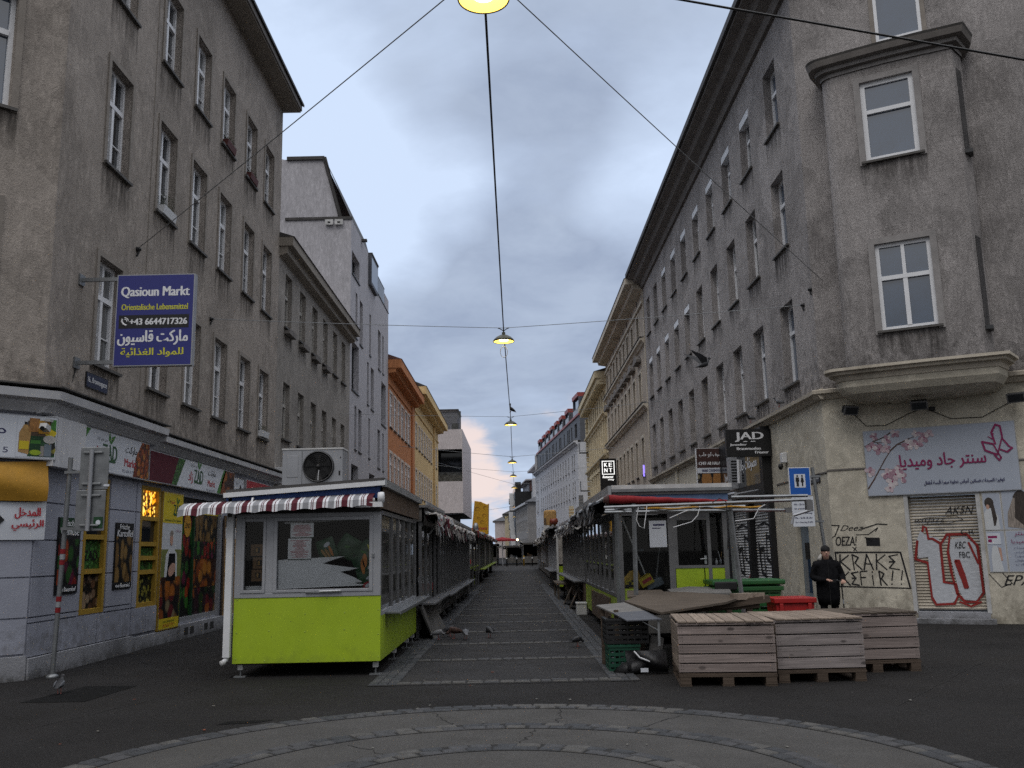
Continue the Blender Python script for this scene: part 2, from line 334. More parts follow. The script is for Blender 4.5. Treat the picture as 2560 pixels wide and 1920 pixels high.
mat('lamp_inner', (1.0, .72, .16), .5, 0, emit=1.6)
mat('lamp_bulb', (1.0, .86, .45), .5, 0, emit=7.0)
mat('lamp_inner_warm', (1.0, .55, .16), .5, 0, emit=1.8)
mat('led_white', (1.0, 1.0, .98), .5, 0, emit=.85)
mat('led_violet', (.30, .22, 1.0), .5, 0, emit=1.2)
mat('led_warm', (1.0, .80, .45), .5, 0, emit=6.0)
mat('leaf_dry', (.06, .07, .03), .8, .4, 20)
mat('pot_red', (.09, .024, .02), .7, .2, 6)
mat('meat', (.34, .16, .05), .6, .45, 14, stretch=(3, 1, 1))
mat('cardboard', (.23, .14, .075), .85, .2, 6)
mat('bag_green', (.02, .075, .03), .35, .3, 9, .4, 25)
mat('bag_orange', (.55, .20, .04), .4, .25, 12)
mat('chef_sky', (.55, .58, .62), .5, .1, 2)
mat('field', (.16, .18, .05), .6, .4, 10)
mat('petal', (.50, .40, .44), .6, .4, 30)
mat('petal_pale', (.60, .54, .56), .6, .3, 30)
mat('petal_deep', (.36, .22, .28), .6, .4, 30)
mat('twig', (.10, .06, .05), .8, .2, 9)
mat('hair', (.045, .035, .03), .5, .6, 6, stretch=(9, 1, 1))
mat('hair_light', (.28, .24, .21), .5, .6, 5, stretch=(8, 1, 1.2))
mat('dress', (.58, .60, .62), .6, .1, 5)
mat('plate_brown', (.055, .025, .022), .5, .3, 2)
mat_wood('crate_wood', (.325, .268, .25), plank=(2, .11, .165))
mat_wood('crate_wood_grey', (.31, .272, .265), plank=(2, .1375, .165))
mat_wood('lid_wood', (.33, .265, .215), False, (14, .6, 14), plank=(0, .115, 0))
mat_wood('pallet_wood', (.10, .075, .058), False)
mat_wood('board_wood', (.105, .085, .068), False, (.7, 9, 9), .6)
mat_wood('board_grey', (.16, .155, .15), False, (1.5, 5, 5), .75)
mat_cells('cells_potato', ['#75592f', '#8a6c3c', '#63491f', '#7c6035'], 4.6, stretch=(1.3, 1, .8))
mat_cells('cells_veg', ['#7c1712', '#23501b', '#9a3d14', '#5b1233', '#2f6a20', '#14200f'], 4.2, gap='#070906', stretch=(1.2, 1, .9))
mat_cells('cells_orange', ['#94500f', '#a25c18', '#7d3c10', '#a46a20'], 3.2, gap='#2b1206')
mat_cells('cells_mixed', ['#7c5c30', '#5d1019', '#8e4a16', '#857557', '#2b0e1a', '#20380f'], 3.4, gap='#0c0a08')
mat_cells('cells_fruit', ['#9a4a18', '#a8561e', '#7c3212', '#b0702a'], 9, gap='#4a1f0c')
mat_cells('cells_green', ['#2c5a22', '#376b2a', '#24501e', '#48803a'], 22, gap='#16320f', edge=.5)
mat_cells('cells_spice', ['#6a4a34', '#7c6450', '#4d3426', '#94806a'], 7, gap='#120c08')
mat_cells('cells_olive', ['#7d7a2c', '#27331c', '#9c9440', '#1a2416'], 12, gap='#0d120a')
mat_cells('cells_tile', ['#8f876f', '#352f2b', '#6b5130', '#2a1b16'], 6, gap='#100c0a')
mat_cells('checker', ['#c8b72a', '#0a0a0a'], 22, gap='#0a0a0a', rnd=0.1, edge=.6)
mat_cells('tinsel', ['#ffd060', '#ffa018', '#7a3c06', '#ffc040', '#3c1c04'], 16, gap='#2a1203', emit=1.5, edge=.5)
mat_cells('bananas', ['#c0a030', '#a8902c', '#4a3a18'], 10, gap='#141008')
mat_glass('kiosk_glass', (.80, .82, .82), .17)  # film of dirt, made stronger to stand in for pale reflections
mat_glass('clear_glass', (.95, .97, .97), .012)
mat_glass('rail_glass', (.45, .47, .52), .3)
grime('base_blue', 0, 1.3, (.12, .115, .11), .75); grime('plinth', 0, .35, (.06, .058, .055), .8); grime('yellow_base', 0, 1.2, (.17, .15, .115), .7); grime('stucco_right', 4.7, 7.0, (.045, .04, .038), .75); grime('stucco_left', 3.9, 5.2, (.06, .052, .045), .7)
m_ = bpy.data.materials.new('rain_stain'); MATS['rain_stain'] = m_; m_.use_nodes = True; nt = m_.node_tree; nt.nodes.clear()
o_ = N(nt, 'ShaderNodeOutputMaterial'); t_ = N(nt, 'ShaderNodeBsdfTransparent'); d_ = N(nt, 'ShaderNodeBsdfDiffuse'); d_.inputs[0].default_value = (.04, .036, .033, 1); x_ = N(nt, 'ShaderNodeMixShader')
tc = N(nt, 'ShaderNodeTexCoord'); oi = N(nt, 'ShaderNodeObjectInfo'); mp = N(nt, 'ShaderNodeMapping'); mp.inputs['Scale'].default_value = (9, 9, .8); ad = N(nt, 'ShaderNodeVectorMath', operation='ADD'); cx = N(nt, 'ShaderNodeCombineXYZ'); L(nt, maths(nt, 'MULTIPLY', oi.outputs['Random'], 50.), cx.inputs[0]); L(nt, tc.outputs['Object'], ad.inputs[0]); L(nt, cx.outputs[0], ad.inputs[1]); L(nt, ad.outputs[0], mp.inputs[0])
n_ = N(nt, 'ShaderNodeTexNoise', i_Scale=1.0, i_Detail=6.0, i_Roughness=.65); L(nt, mp.outputs[0], n_.inputs['Vector']); sp = N(nt, 'ShaderNodeSeparateXYZ'); L(nt, tc.outputs['Object'], sp.inputs[0])
L(nt, maths(nt, 'MULTIPLY', mrange(nt, n_.outputs[0], .40, .75, 0, .75), mrange(nt, sp.outputs[2], -.95, -.1, 0, 1, True)), x_.inputs[0]); L(nt, t_.outputs[0], x_.inputs[1]); L(nt, d_.outputs[0], x_.inputs[2]); L(nt, x_.outputs[0], o_.inputs[0])
# chewing gum and wear spots on the asphalt
for nm in ('asphalt', 'asphalt_lane', 'concrete'):
    nt = MATS[nm].node_tree; b = nt.nodes['Principled BSDF']; src = b.inputs['Base Color'].links[0].from_socket; tc = N(nt, 'ShaderNodeTexCoord')
    for sc, thr, colr, a in ((3.1, .055, (.10, .097, .09), .55), (4.7, .05, (.012, .012, .012), .6), (75., .30, (.13, .125, .12), .38)):
        v = N(nt, 'ShaderNodeTexVoronoi', i_Scale=sc); L(nt, tc.outputs['Object'], v.inputs['Vector']); sp = N(nt, 'ShaderNodeSeparateColor'); L(nt, v.outputs['Color'], sp.inputs[0])
        src = mixc(nt, maths(nt, 'MULTIPLY', mrange(nt, v.outputs['Distance'], thr*.7, thr, a, 0), mrange(nt, sp.outputs[0], .5, .52)), src, colr)
    n = N(nt, 'ShaderNodeTexNoise', i_Scale=.9, i_Detail=3.0, i_Distortion=1.5); L(nt, tc.outputs['Object'], n.inputs['Vector'])
    ck = maths(nt, 'ABSOLUTE', maths(nt, 'SUBTRACT', n.outputs[0], .5)); src = mixc(nt, mrange(nt, ck, .0, .0035, .55 if nm == 'asphalt' else .25, 0), src, (.014, .013, .012))
    L(nt, src, b.inputs['Base Color'])

# ------------------------------------------------------------------ mesh builder
class MB:
    """collects polygons in a frame (4x4) and becomes ONE mesh object"""
    def __init__(s, M=None, mt=None): s.v, s.f, s.k, s.names, s.sm = [], [], [], [], []; s.M = M or Matrix(); s.mt = mt
    def mi(s, m):
        m = m or s.mt
        if m not in s.names: s.names.append(m)
        return s.names.index(m)
    def add(s, vs, fs, m=None, smooth=False):
        n = len(s.v); s.v += [s.M @ Vector(p) for p in vs]; k = s.mi(m)
        for f in fs: s.f.append(tuple(n+i for i in f)); s.k.append(k); s.sm.append(smooth)
        return s
    def quad(s, a, b, c, d, m=None): return s.add([a, b, c, d], [(0, 1, 2, 3)], m)
    def poly(s, pts, m=None): return s.add(pts, [tuple(range(len(pts)))], m)
    def box(s, x0, x1, y0, y1, z0, z1, m=None, R=None):
        x0, x1 = min(x0, x1), max(x0, x1); y0, y1 = min(y0, y1), max(y0, y1); z0, z1 = min(z0, z1), max(z0, z1)
        vs = [(x, y, z) for z in (z0, z1) for y in (y0, y1) for x in (x0, x1)]
        if R is not None:
            c = Vector(((x0+x1)/2, (y0+y1)/2, (z0+z1)/2)); vs = [c + R @ (Vector(p)-c) for p in vs]
        return s.add(vs, [(0, 2, 3, 1), (4, 5, 7, 6), (0, 1, 5, 4), (2, 6, 7, 3), (0, 4, 6, 2), (1, 3, 7, 5)], m)
    def rect(s, x0, x1, z0, z1, y, m=None): return s.quad((x0, y, z0), (x1, y, z0), (x1, y, z1), (x0, y, z1), m)
    def prism(s, pts, ax, a, b, m=None):
        """extrude a 2-D outline along axis 'x','y' or 'z' from a to b"""
        def P(p, t): return {'x': (t, p[0], p[1]), 'y': (p[0], t, p[1]), 'z': (p[0], p[1], t)}[ax]
        n = len(pts); vs = [P(p, a) for p in pts]+[P(p, b) for p in pts]
        return s.add(vs, [tuple(range(n))[::-1], tuple(range(n, 2*n))]+[(i, (i+1) % n, n+(i+1) % n, n+i) for i in range(n)], m)
    def tube(s, pts, r, m=None, n=8, caps=True):
        pts = [Vector(p) for p in pts]; rs = r if isinstance(r, (list, tuple)) else [r]*len(pts)
        vs, fs = [], []; up = Vector((0, 0, 1)); prev = None
        for i, p in enumerate(pts):
            t = (pts[min(i+1, len(pts)-1)]-pts[max(i-1, 0)]).normalized()
            a = prev - t*prev.dot(t) if prev is not None else t.cross(up if abs(t.z) < .95 else Vector((1, 0, 0)))
            a.normalize(); prev = a; b = t.cross(a)
            vs += [p+(a*math.cos(2*math.pi*j/n)+b*math.sin(2*math.pi*j/n))*rs[i] for j in range(n)]
        for i in range(len(pts)-1):
            fs += [(i*n+j, i*n+(j+1) % n, (i+1)*n+(j+1) % n, (i+1)*n+j) for j in range(n)]
        s.add(vs, fs, m, n > 4)
        if caps: s.add(vs[:n][::-1], [tuple(range(n))], m); s.add(vs[-n:], [tuple(range(n))], m)
        return s
    def lathe(s, prof, c, m=None, n=20, ax=(0, 0, 1)):
        c = Vector(c); q = Vector((0, 0, 1)).rotation_difference(Vector(ax)); vs, fs = [], []
        for r, z in prof: vs += [c+q @ Vector((r*math.cos(2*math.pi*j/n), r*math.sin(2*math.pi*j/n), z)) for j in range(n)]
        for i in range(len(prof)-1): fs += [(i*n+j, i*n+(j+1) % n, (i+1)*n+(j+1) % n, (i+1)*n+j) for j in range(n)]
        return s.add(vs, fs, m, True)
    def loft(s, secs, m=None, n=12):
        """secs: (centre, axis a, axis b) rings joined into one closed skin"""
        vs, fs = [], []
        for c, a, b in secs:
            c, a, b = Vector(c), Vector(a), Vector(b)
            vs += [c+a*math.cos(2*math.pi*j/n)+b*math.sin(2*math.pi*j/n) for j in range(n)]
        for i in range(len(secs)-1): fs += [(i*n+j, i*n+(j+1) % n, (i+1)*n+(j+1) % n, (i+1)*n+j) for j in range(n)]
        fs += [tuple(range(n))[::-1], tuple(range((len(secs)-1)*n, len(secs)*n))]
        return s.add(vs, fs, m, True)
    def disc(s, c, rx, rz, m=None, n=14, rot=0.0):
        """flat ellipse in the x-z plane (printed shape)"""
        cr, sr = math.cos(rot), math.sin(rot)
        return s.poly([(c[0]+rx*math.cos(t)*cr-rz*math.sin(t)*sr, c[1], c[2]+rx*math.cos(t)*sr+rz*math.sin(t)*cr) for t in [2*math.pi*i/n for i in range(n)]], m)
    def line(s, pts, w, y, m=None):
        """flat brush stroke in the x-z plane"""
        for i in range(len(pts)-1):
            a, b = Vector((pts[i][0], pts[i][1])), Vector((pts[i+1][0], pts[i+1][1])); d = b-a
            if d.length < 1e-6: continue
            d.normalize(); q = Vector((-d.y, d.x))*w/2*(.8+.45*abs(math.sin(a.x*37+a.y*53+i))); a = a-d*w*.3; b = b+d*w*.3; yy = y-.0004*(i % 5)
            s.quad((a.x-q.x, yy, a.y-q.y), (b.x-q.x, yy, b.y-q.y), (b.x+q.x, yy, b.y+q.y), (a.x+q.x, yy, a.y+q.y), m)
        return s
    def text(s, t, x, z, y, h=None, w=None, m=None, align='c', bold=0.0, shear=0.0, depth=0.0):
        """lettering in the x-z plane: cap height h, fitted to width w when given"""
        cu = bpy.data.curves.new('lettering', 'FONT'); cu.body = t; cu.size = 1; cu.shear = shear; cu.resolution_u = 3
        ob = bpy.data.objects.new('lettering', cu); me = bpy.data.meshes.new_from_object(ob)
        vs = [v.co.copy() for v in me.vertices]; fs = [tuple(p.vertices) for p in me.polygons]
        bpy.data.objects.remove(ob); bpy.data.curves.remove(cu); bpy.data.meshes.remove(me)
        if not vs: return s
        x0, x1 = min(v.x for v in vs), max(v.x for v in vs); y0, y1 = min(v.y for v in vs), max(v.y for v in vs)
        kz = (h/(y1-y0)) if h else w/(x1-x0); kx = (w/(x1-x0)) if w else kz
        if not h: kz = kx
        off = {'c': -(x0+x1)/2, 'l': -x0, 'r': -x1}[align]
        for i, dx in enumerate([0.0]+([bold, -bold] if bold else [])):
            s.add([(x+(v.x+off)*kx+dx, y-.0008*i, z+(v.y-(y0+y1)/2)*kz) for v in vs], fs, m)
        return s
AR = {'ا': (0xFE8D, 2), 'أ': (0xFE83, 2), 'ب': (0xFE8F, 4), 'ة': (0xFE93, 2), 'ت': (0xFE95, 4), 'ج': (0xFE9D, 4), 'ح': (0xFEA1, 4), 'خ': (0xFEA5, 4), 'د': (0xFEA9, 2), 'ذ': (0xFEAB, 2), 'ر': (0xFEAD, 2), 'ز': (0xFEAF, 2), 'س': (0xFEB1, 4), 'ش': (0xFEB5, 4), 'ص': (0xFEB9, 4), 'ض': (0xFEBD, 4), 'ط': (0xFEC1, 4), 'ع': (0xFEC9, 4), 'غ': (0xFECD, 4), 'ف': (0xFED1, 4), 'ق': (0xFED5, 4), 'ك': (0xFED9, 4), 'ل': (0xFEDD, 4), 'م': (0xFEE1, 4), 'ن': (0xFEE5, 4), 'ه': (0xFEE9, 4), 'و': (0xFEED, 2), 'ي': (0xFEF1, 4), 'ئ': (0xFE89, 4)}
def ar(t):
    r = []
    for i, c in enumerate(t):
        if c not in AR: r.append(c); continue
        b, k = AR[c]; pj = i > 0 and t[i-1] in AR and AR[t[i-1]][1] == 4; nj = k == 4 and i+1 < len(t) and t[i+1] in AR
        r.append(chr(b+((3 if nj else 1) if pj else (2 if nj else 0))))
    return ''.join(reversed(r))
# ------------------------------------------------------------------ objects
FRAME = {}
def mesh_from(mb, inv, name):
    me = bpy.data.meshes.new(name); me.from_pydata([tuple(inv @ p) for p in mb.v], [], mb.f)
    for n in mb.names: me.materials.append(MATS[n])
    me.polygons.foreach_set('material_index', mb.k); me.polygons.foreach_set('use_smooth', mb.sm); me.update()
    return me
def tag(o, label, cat, group=None, kind=None):
    if label: o['label'] = label
    if cat: o['category'] = cat
    if group: o['group'] = group
    if kind: o['kind'] = kind
    return o
def thing(name, label, cat, loc, rz=0.0, group=None):
    o = bpy.data.objects.new(name, None); COL.objects.link(o); o.empty_display_size = .2
    o.location = loc; o.rotation_euler = (0, 0, rz)
    FRAME[o.name] = Matrix.Translation(loc) @ Matrix.Rotation(rz, 4, 'Z')
    return tag(o, label, cat, group)
def part(name, mb, parent, label=None, bevel=0.0, M=None):
    """one mesh under a thing or a part; mb holds world coordinates"""
    F = M or FRAME[parent.name]; o = bpy.data.objects.new(name, mesh_from(mb, F.inverted(), name)); COL.objects.link(o)
    o.parent = parent; FRAME[o.name] = F
    if label: o['label'] = label
    if bevel: add_bevel(o, bevel)
    return o
def add_bevel(o, w, seg=2):
    b = o.modifiers.new('bevel', 'BEVEL'); b.width = w; b.segments = seg; b.limit_method = 'ANGLE'; b.angle_limit = rad(40)
def solo(name, mb, label, cat, loc, rz=0.0, group=None, kind=None, bevel=0.0):
    F = Matrix.Translation(loc) @ Matrix.Rotation(rz, 4, 'Z')
    o = bpy.data.objects.new(name, mesh_from(mb, F.inverted(), name)); COL.objects.link(o); o.location = loc; o.rotation_euler = (0, 0, rz)
    FRAME[o.name] = F
    if bevel: add_bevel(o, bevel)
    return tag(o, label, cat, group, kind)
def copy_tree(o, parent=None):
    c = o.copy(); COL.objects.link(c); c.parent = parent
    for ch in o.children: copy_tree(ch, c)
    return c
def FR(x, y, z=0.0, rz=0.0): return Matrix.Translation((x, y, z)) @ Matrix.Rotation(rz, 4, 'Z')
def LF(z=0.0, x=-7.0): return FR(x, 0, z, math.pi/2)          # left facade: local x = street Y, local y = into the wall
class RFm:                                                    # right facade helper: local x = -Y
    pass
def RF(x=7.0): return FR(x, 0, 0, -math.pi/2)
def wall(mb, x0, x1, z0, z1, holes, y=0.0, depth=.22, m=None, rm=None):
    """wall face with real openings (x, z, w, h) and their reveals"""
    xs = sorted({x0, x1, *[h[0] for h in holes], *[h[0]+h[2] for h in holes]}); zs = sorted({z0, z1, *[h[1] for h in holes], *[h[1]+h[3] for h in holes]})
    xs = [x for x in xs if x0 <= x <= x1]; zs = [z for z in zs if z0 <= z <= z1]
    for i in range(len(xs)-1):
        for j in range(len(zs)-1):
            cx, cz = (xs[i]+xs[i+1])/2, (zs[j]+zs[j+1])/2
            if any(h[0] < cx < h[0]+h[2] and h[1] < cz < h[1]+h[3] for h in holes): continue
            mb.rect(xs[i], xs[i+1], zs[j], zs[j+1], y, m)
    for hx, hz, hw, hh in holes:
        a, b, c, d = hx, hx+hw, hz, hz+hh; e = y+depth
        mb.quad((a, y, c), (a, y, d), (a, e, d), (a, e, c), rm or m); mb.quad((b, y, d), (b, y, c), (b, e, c), (b, e, d), rm or m)
        mb.quad((a, y, d), (b, y, d), (b, e, d), (a, e, d), rm or m); mb.quad((a, y, c), (a, e, c), (b, e, c), (b, y, c), rm or m)
    return mb
WIN = {}
WR = random.Random(11)
def window_kit(key, w, h, frame='win_white', pane='pane_dark', fw=.07, transom=.66, mull=True, sur=.10, sill='sill_dark', blind=None, depth=.22, surm='surround', bars=False):
    """meshes of one kind of window, local origin at the opening's lower left corner"""
    if key in WIN: return WIN[key]
    y = depth-.09; f = MB(mt=frame)
    for a, b in ((0, fw), (w-fw, w)): f.box(a, b, y, y+.08, 0, h)
    for a, b in ((0, fw), (h-fw, h)): f.box(fw, w-fw, y, y+.08, a, b)
    if transom: f.box(fw, w-fw, y-.015, y+.08, h*transom-.045, h*transom+.045)
    if mull:
        f.box(w/2-.045, w/2+.045, y-.01, y+.08, fw, h*(transom or 1)-(.045 if transom else fw))
        if transom: f.box(w/2-.035, w/2+.035, y-.01, y+.08, h*transom+.045, h-fw)
        for cx in ((w/2+fw)/2, (w+w/2-fw)/2):
            if bars: f.box(fw if cx < w/2 else w/2+.045, w/2-.045 if cx < w/2 else w-fw, y+.02, y+.06, h*.3-.01, h*.3+.01)
    g = MB(mt=pane).rect(fw*.5, w-fw*.5, fw*.5, h-fw*.5, y+.05)
    kit = [('window', f), ('pane', g)]
    if sur:
        q = MB(mt=surm); d = .025
        q.box(-sur, 0, -d, .004, -sur*.6, h+sur); q.box(w, w+sur, -d, .004, -sur*.6, h+sur); q.box(0, w, -d, .004, h, h+sur)
        kit.append(('surround', q))
    if sill:
        q = MB(mt=sill); q.box(-.09, w+.09, -.075, depth-.1, -.05, -.001); kit.append(('sill', q))
    if sill and depth > .12: kit.append(('stain', MB(mt='rain_stain').rect(-.12, w+.12, -.95, -.05, -.004)))
    if blind:
        q = MB(mt=blind); q.box(.01, w-.01, .01, y-.012, h-.24, h-.004); kit.append(('blind', q))
    WIN[key] = [(n, mesh_from(b, Matrix(), n)) for n, b in kit]
    return WIN[key]
def put_windows(parent, kit, spots, F=None, rz=0.0, dark=None):
    """spots are (x, z) in the facade frame F; every window is a part, its pane, sill and surround are sub-parts"""
    PI = FRAME[parent.name].inverted()
    for x, z in spots:
        p = PI @ ((F or Matrix()) @ Vector((x, 0, z))); root = None
        for n, me in (WR.choice(kit) if isinstance(kit[0], list) else kit):
            o = bpy.data.objects.new(n, me); COL.objects.link(o)
            if root is None: o.parent = parent; o.location = p; o.rotation_euler = (0, 0, rz); root = o
            else: o.parent = root
    return
def clamp01(x): return max(0, min(1, x))
# ================================================================== SETTING
R = random.Random(7)
g = MB(mt='asphalt'); g.quad((-500, -400, 0), (500, -400, 0), (500, 900, 0), (-500, 900, 0))
solo('ground', g, None, None, (0, 0, 0), kind='structure')
def stone(mb, c, t, n, lw, ww, m, rng, h=.012, z=.0):
    """one hewn paving stone: c centre, t/n directions, lw along t, ww along n"""
    c, t, n = Vector(c), Vector(t), Vector(n); j = lambda a: a*rng.uniform(.86, 1.04)
    base = []; 
    for sx, sy in ((-1, -1), (1, -1), (1, 1), (-1, 1)): base.append(c+t*sx*j(lw)/2+n*sy*j(ww)/2)
    hh = h*rng.uniform(.7, 1.3); top = [c+(p-c)*.88+Vector((0, 0, hh+rng.uniform(-.002, .002))) for p in base]
    mb.add([*[Vector((p.x, p.y, z)) for p in base], *[Vector((p.x, p.y, z+p.z-c.z if False else z+hh)) for p in top]],
           [(0, 1, 5, 4), (1, 2, 6, 5), (2, 3, 7, 6), (3, 0, 4, 7), (4, 5, 6, 7)], m)
def cob(rng): return rng.choice(['cobble_a', 'cobble_a', 'cobble_b', 'cobble_c', 'cobble_c'])
# concentric stone rings in the crossing
CX, CY = -.15, 6.75
ann = MB(mt='concrete')
def annulus(mb, r0, r1, z, m, n=120):
    for i in range(n):
        a, b = 2*math.pi*i/n, 2*math.pi*(i+1)/n
        P = lambda r, t: (CX+r*math.cos(t), CY+r*math.sin(t), z)
        mb.quad(P(r0, a), P(r1, a), P(r1, b), P(r0, b), m)
annulus(ann, .0, 3.66, .004, 'concrete')
for r in (3.68, 2.59, 1.63): annulus(ann, r-.25, r, .008, 'joint')
for r in (3.68, 2.59, 1.63):
    for k, rr in enumerate((r-.062, r-.185)):
        n = int(2*math.pi*rr/.205)
        a = R.random()
        for i in range(n):
            t = a+2*math.pi*i/n+R.uniform(-.1, .1)*.2/rr; tt = (-math.sin(t), math.cos(t), 0); nn = (math.cos(t), math.sin(t), 0)
            stone(ann, (CX+rr*math.cos(t), CY+rr*math.sin(t), 0), tt, nn, 2*math.pi*rr/n*.97*R.uniform(.85, 1.1), .122, cob(R), R, .007, .008)
def crack(mb, pts, w, z, m='joint'):
    for i in range(len(pts)-1):
        a, b = Vector((*pts[i], z)), Vector((*pts[i+1], z)); d = (b-a).normalized(); q = Vector((-d.y, d.x, 0))*w/2*R.uniform(.6, 1.2)
        mb.quad(a-q, b-q, b+q, a+q, m)
def zig(a, b, n, amp):
    return [(a[0]+(b[0]-a[0])*i/n+R.uniform(-amp, amp), a[1]+(b[1]-a[1])*i/n+R.uniform(-amp, amp)) for i in range(n+1)]
for a, b in (((.46, 10.15), (.36, 9.33)), ((1.65, 9.62), (1.15, 9.02)), ((.15, 9.05), (.0, 8.36)), ((-.9, 10.05), (-.62, 9.25)), ((-1.5, 8.5), (-1.1, 8.05))):
    crack(ann, zig(a, b, 12, .03), .009, .0075)
solo('pavement', ann, None, None, (CX, CY, 0), kind='structure')
# lane between the stalls: asphalt bays divided by stone courses
lane = MB(mt='asphalt_lane')
lane.quad((-1.72, 12.1, .004), (1.34, 12.1, .004), (1.42, 104, .004), (-1.8, 104, .004))
for k in range(37):
    y = 12.25+2.48*k
    lane.quad((-1.62, y-.10, .0075), (1.32, y-.10, .0075), (1.32, y+.10, .0075), (-1.62, y+.10, .0075), 'joint')
    if k < 22:
        x = -1.55
        while x < 1.28:
            l = R.uniform(.13, .24); nr = 2 if k < 3 else 1
            for q in range(nr): stone(lane, (x+l/2, y+(q-.5*(nr-1))*.095, 0), (1, 0, 0), (0, 1, 0), l*.97, .085 if nr == 2 else .15, R.choice(['cobble_b', 'cobble_a', 'cobble_b']), R, .012, .0075)
            x += l
for sx, w in ((-1.72, 1), (1.36, -1)):
    lane.quad((sx-.19, 12.1, .0078), (sx+.19, 12.1, .0078), (sx+.19, 90, .0078), (sx-.19, 90, .0078), 'joint')
    for q in (-1, 0, 1):
        y = 12.15
        while y < 46:
            l = R.uniform(.15, .22); stone(lane, (sx+q*.125, y+l/2, 0), (0, 1, 0), (1, 0, 0), l*.97, .12, R.choice(['cobble_c', 'cobble_c', 'cobble_a']), R, .010, .0078); y += l
solo('lane', lane, None, None, (0, 12.1, 0), kind='structure')
pt = MB(mt='asphalt_patch'); z = .004
pt.poly([(-5.9, 11.36, z), (-5.12, 11.32, z), (-5.02, 12.62, z), (-5.72, 12.66, z)]); 
pt.poly([(-3.02, 9.62, z), (-2.62, 9.70, z), (-2.50, 9.86, z), (-2.95, 9.80, z)])
for a, b in (((-4.9, 9.6), (-4.1, 12.0)), ((-4.1, 12.0), (-2.0, 12.35)), ((-4.1, 12.0), (-3.9, 14.4)), ((3.9, 9.9), (6.4, 13.2)), ((5.2, 13.5), (9, 13.2)), ((-4.3, 14.0), (-3.7, 14.3))):
    crack(pt, zig(a, b, 16, .03), .011, .0045)
solo('road', pt, None, None, (-5, 11, 0), kind='structure')
lt = MB(mt='litter')
for i in range(70):
    x, y = R.uniform(-5.5, 7), R.uniform(7, 19)
    if i % 3 == 0: x = R.uniform(-1.6, 1.4); y = R.uniform(9, 34)
    s = R.uniform(.008, .022); a = R.random()*3; lt.box(x-s, x+s, y-s*.6, y+s*.6, .010, .014, 'litter' if R.random() < .85 else 'litter_red', Matrix.Rotation(a, 3, 'Z'))
solo('litter', lt, 'small pale scraps of litter scattered over the dark asphalt', 'litter', (0, 10, 0), kind='stuff')

# ================================================================== BUILDINGS, LEFT SIDE
def blocks(mb, spans, zs, y=-.03, gap=.022, m='base_blue'):
    for a, b in spans:
        for z0, z1 in zip(zs[:-1], zs[1:]): mb.box(a+gap/2, b-gap/2, y, .0, z0+gap/2, z1-gap/2, m)
b1 = thing('apartment_building', 'grey brown rendered corner building with a pale blue shopfront, nearest on the left', 'building', (-7, 13.5, 0), math.pi/2)
w = MB(LF(), 'stucco_left'); cols = (15.5, 17.8, 19.7, 21.6, 23.62, 25.45)
rows = ((4.88, 1.88), (8.46, 1.92), (11.66, 1.75))
holes = [(c-.46, z, .92, h) for c in cols for z, h in rows]
wall(w, 13.5, 26.85, 3.9, 15.38, holes, 0, .24)
ch = FR(-7, 13.5, 0, math.pi/4)
w.M = ch; chole = [(-1.95, 8.42, 1.2, 1.92), (-1.95, 4.95, 1.12, 1.96)]
wall(w, -3.2, 0, 3.9, 15.38, chole, 0, .24)
w.M = Matrix(); w.quad((-9.26, 11.24, 0), (-9.26, 11.24, 15.38), (-26, 11.2, 15.38), (-26, 11.2, 0)); w.quad((-7.0, 26.85, 0), (-7, 26.85, 15.38), (-18, 26.85, 15.38), (-18, 26.85, 0))
w.M = LF(); w.box(17.0, 17.03, -.012, .0, 4.0, 15.3, 'surround')
part('wall', w, b1)
put_windows(b1, [window_kit('l1a'+p, .92, 1.88, bars=True, pane=p) for p in ('pane_dark', 'pane_curtain', 'pane_dark')], [(c-.46, rows[0][0]) for c in cols], LF())
put_windows(b1, [window_kit('l1b'+p, .92, 1.92, bars=True, pane=p) for p in ('pane_dark', 'pane_curtain', 'pane_dark')], [(c-.46, rows[1][0]) for c in cols], LF())
put_windows(b1, [window_kit('l1c'+p, .92, 1.75, bars=True, pane=p) for p in ('pane_dark', 'pane_curtain')], [(c-.46, rows[2][0]) for c in cols], LF())
put_windows(b1, window_kit('l1d', 1.2, 1.92, pane='pane_sky'), [(-1.95, 8.42)], ch, -math.pi/4)
put_windows(b1, window_kit('l1e', 1.12, 1.96, frame='win_dark', pane='pane_dark'), [(-1.95, 4.95)], ch, -math.pi/4)
e = MB(LF(), 'soffit'); e.box(13.2, 27.0, -.52, .3, 15.38, 15.5); e.box(13.2, 27.0, -.56, -.50, 15.42, 15.62, 'cornice_dark'); part('eave', e, b1)
r = MB(LF(), 'roof_dark'); r.add([(13.1, -.62, 15.58), (27.05, -.62, 15.58), (27.05, 6, 19.4), (13.1, 6, 19.4), (13.1, -.62, 15.66), (27.05, -.62, 15.66), (27.05, 6, 19.48), (13.1, 6, 19.48)], [(0, 3, 2, 1), (4, 5, 6, 7), (0, 1, 5, 4), (1, 2, 6, 5), (0, 4, 7, 3)]); part('roof', r, b1)
s = MB(LF(), 'base_blue'); gh = [(15.05, .78, .88, 2.22), (17.3, .76, .95, 2.25), (19.45, .32, 2.72, 2.6), (23.6, .3, 2.4, 2.6)]
wall(s, 13.5, 26.85, 0, 3.9, gh, 0, .3)
blocks(s, [(13.5, 15.03), (15.96, 17.05)], (.77, .85, 1.42, 1.95, 2.5, 3.04)); blocks(s, [(17.07, 17.28)], (.77, 1.42, 1.95, 2.5, 3.04))
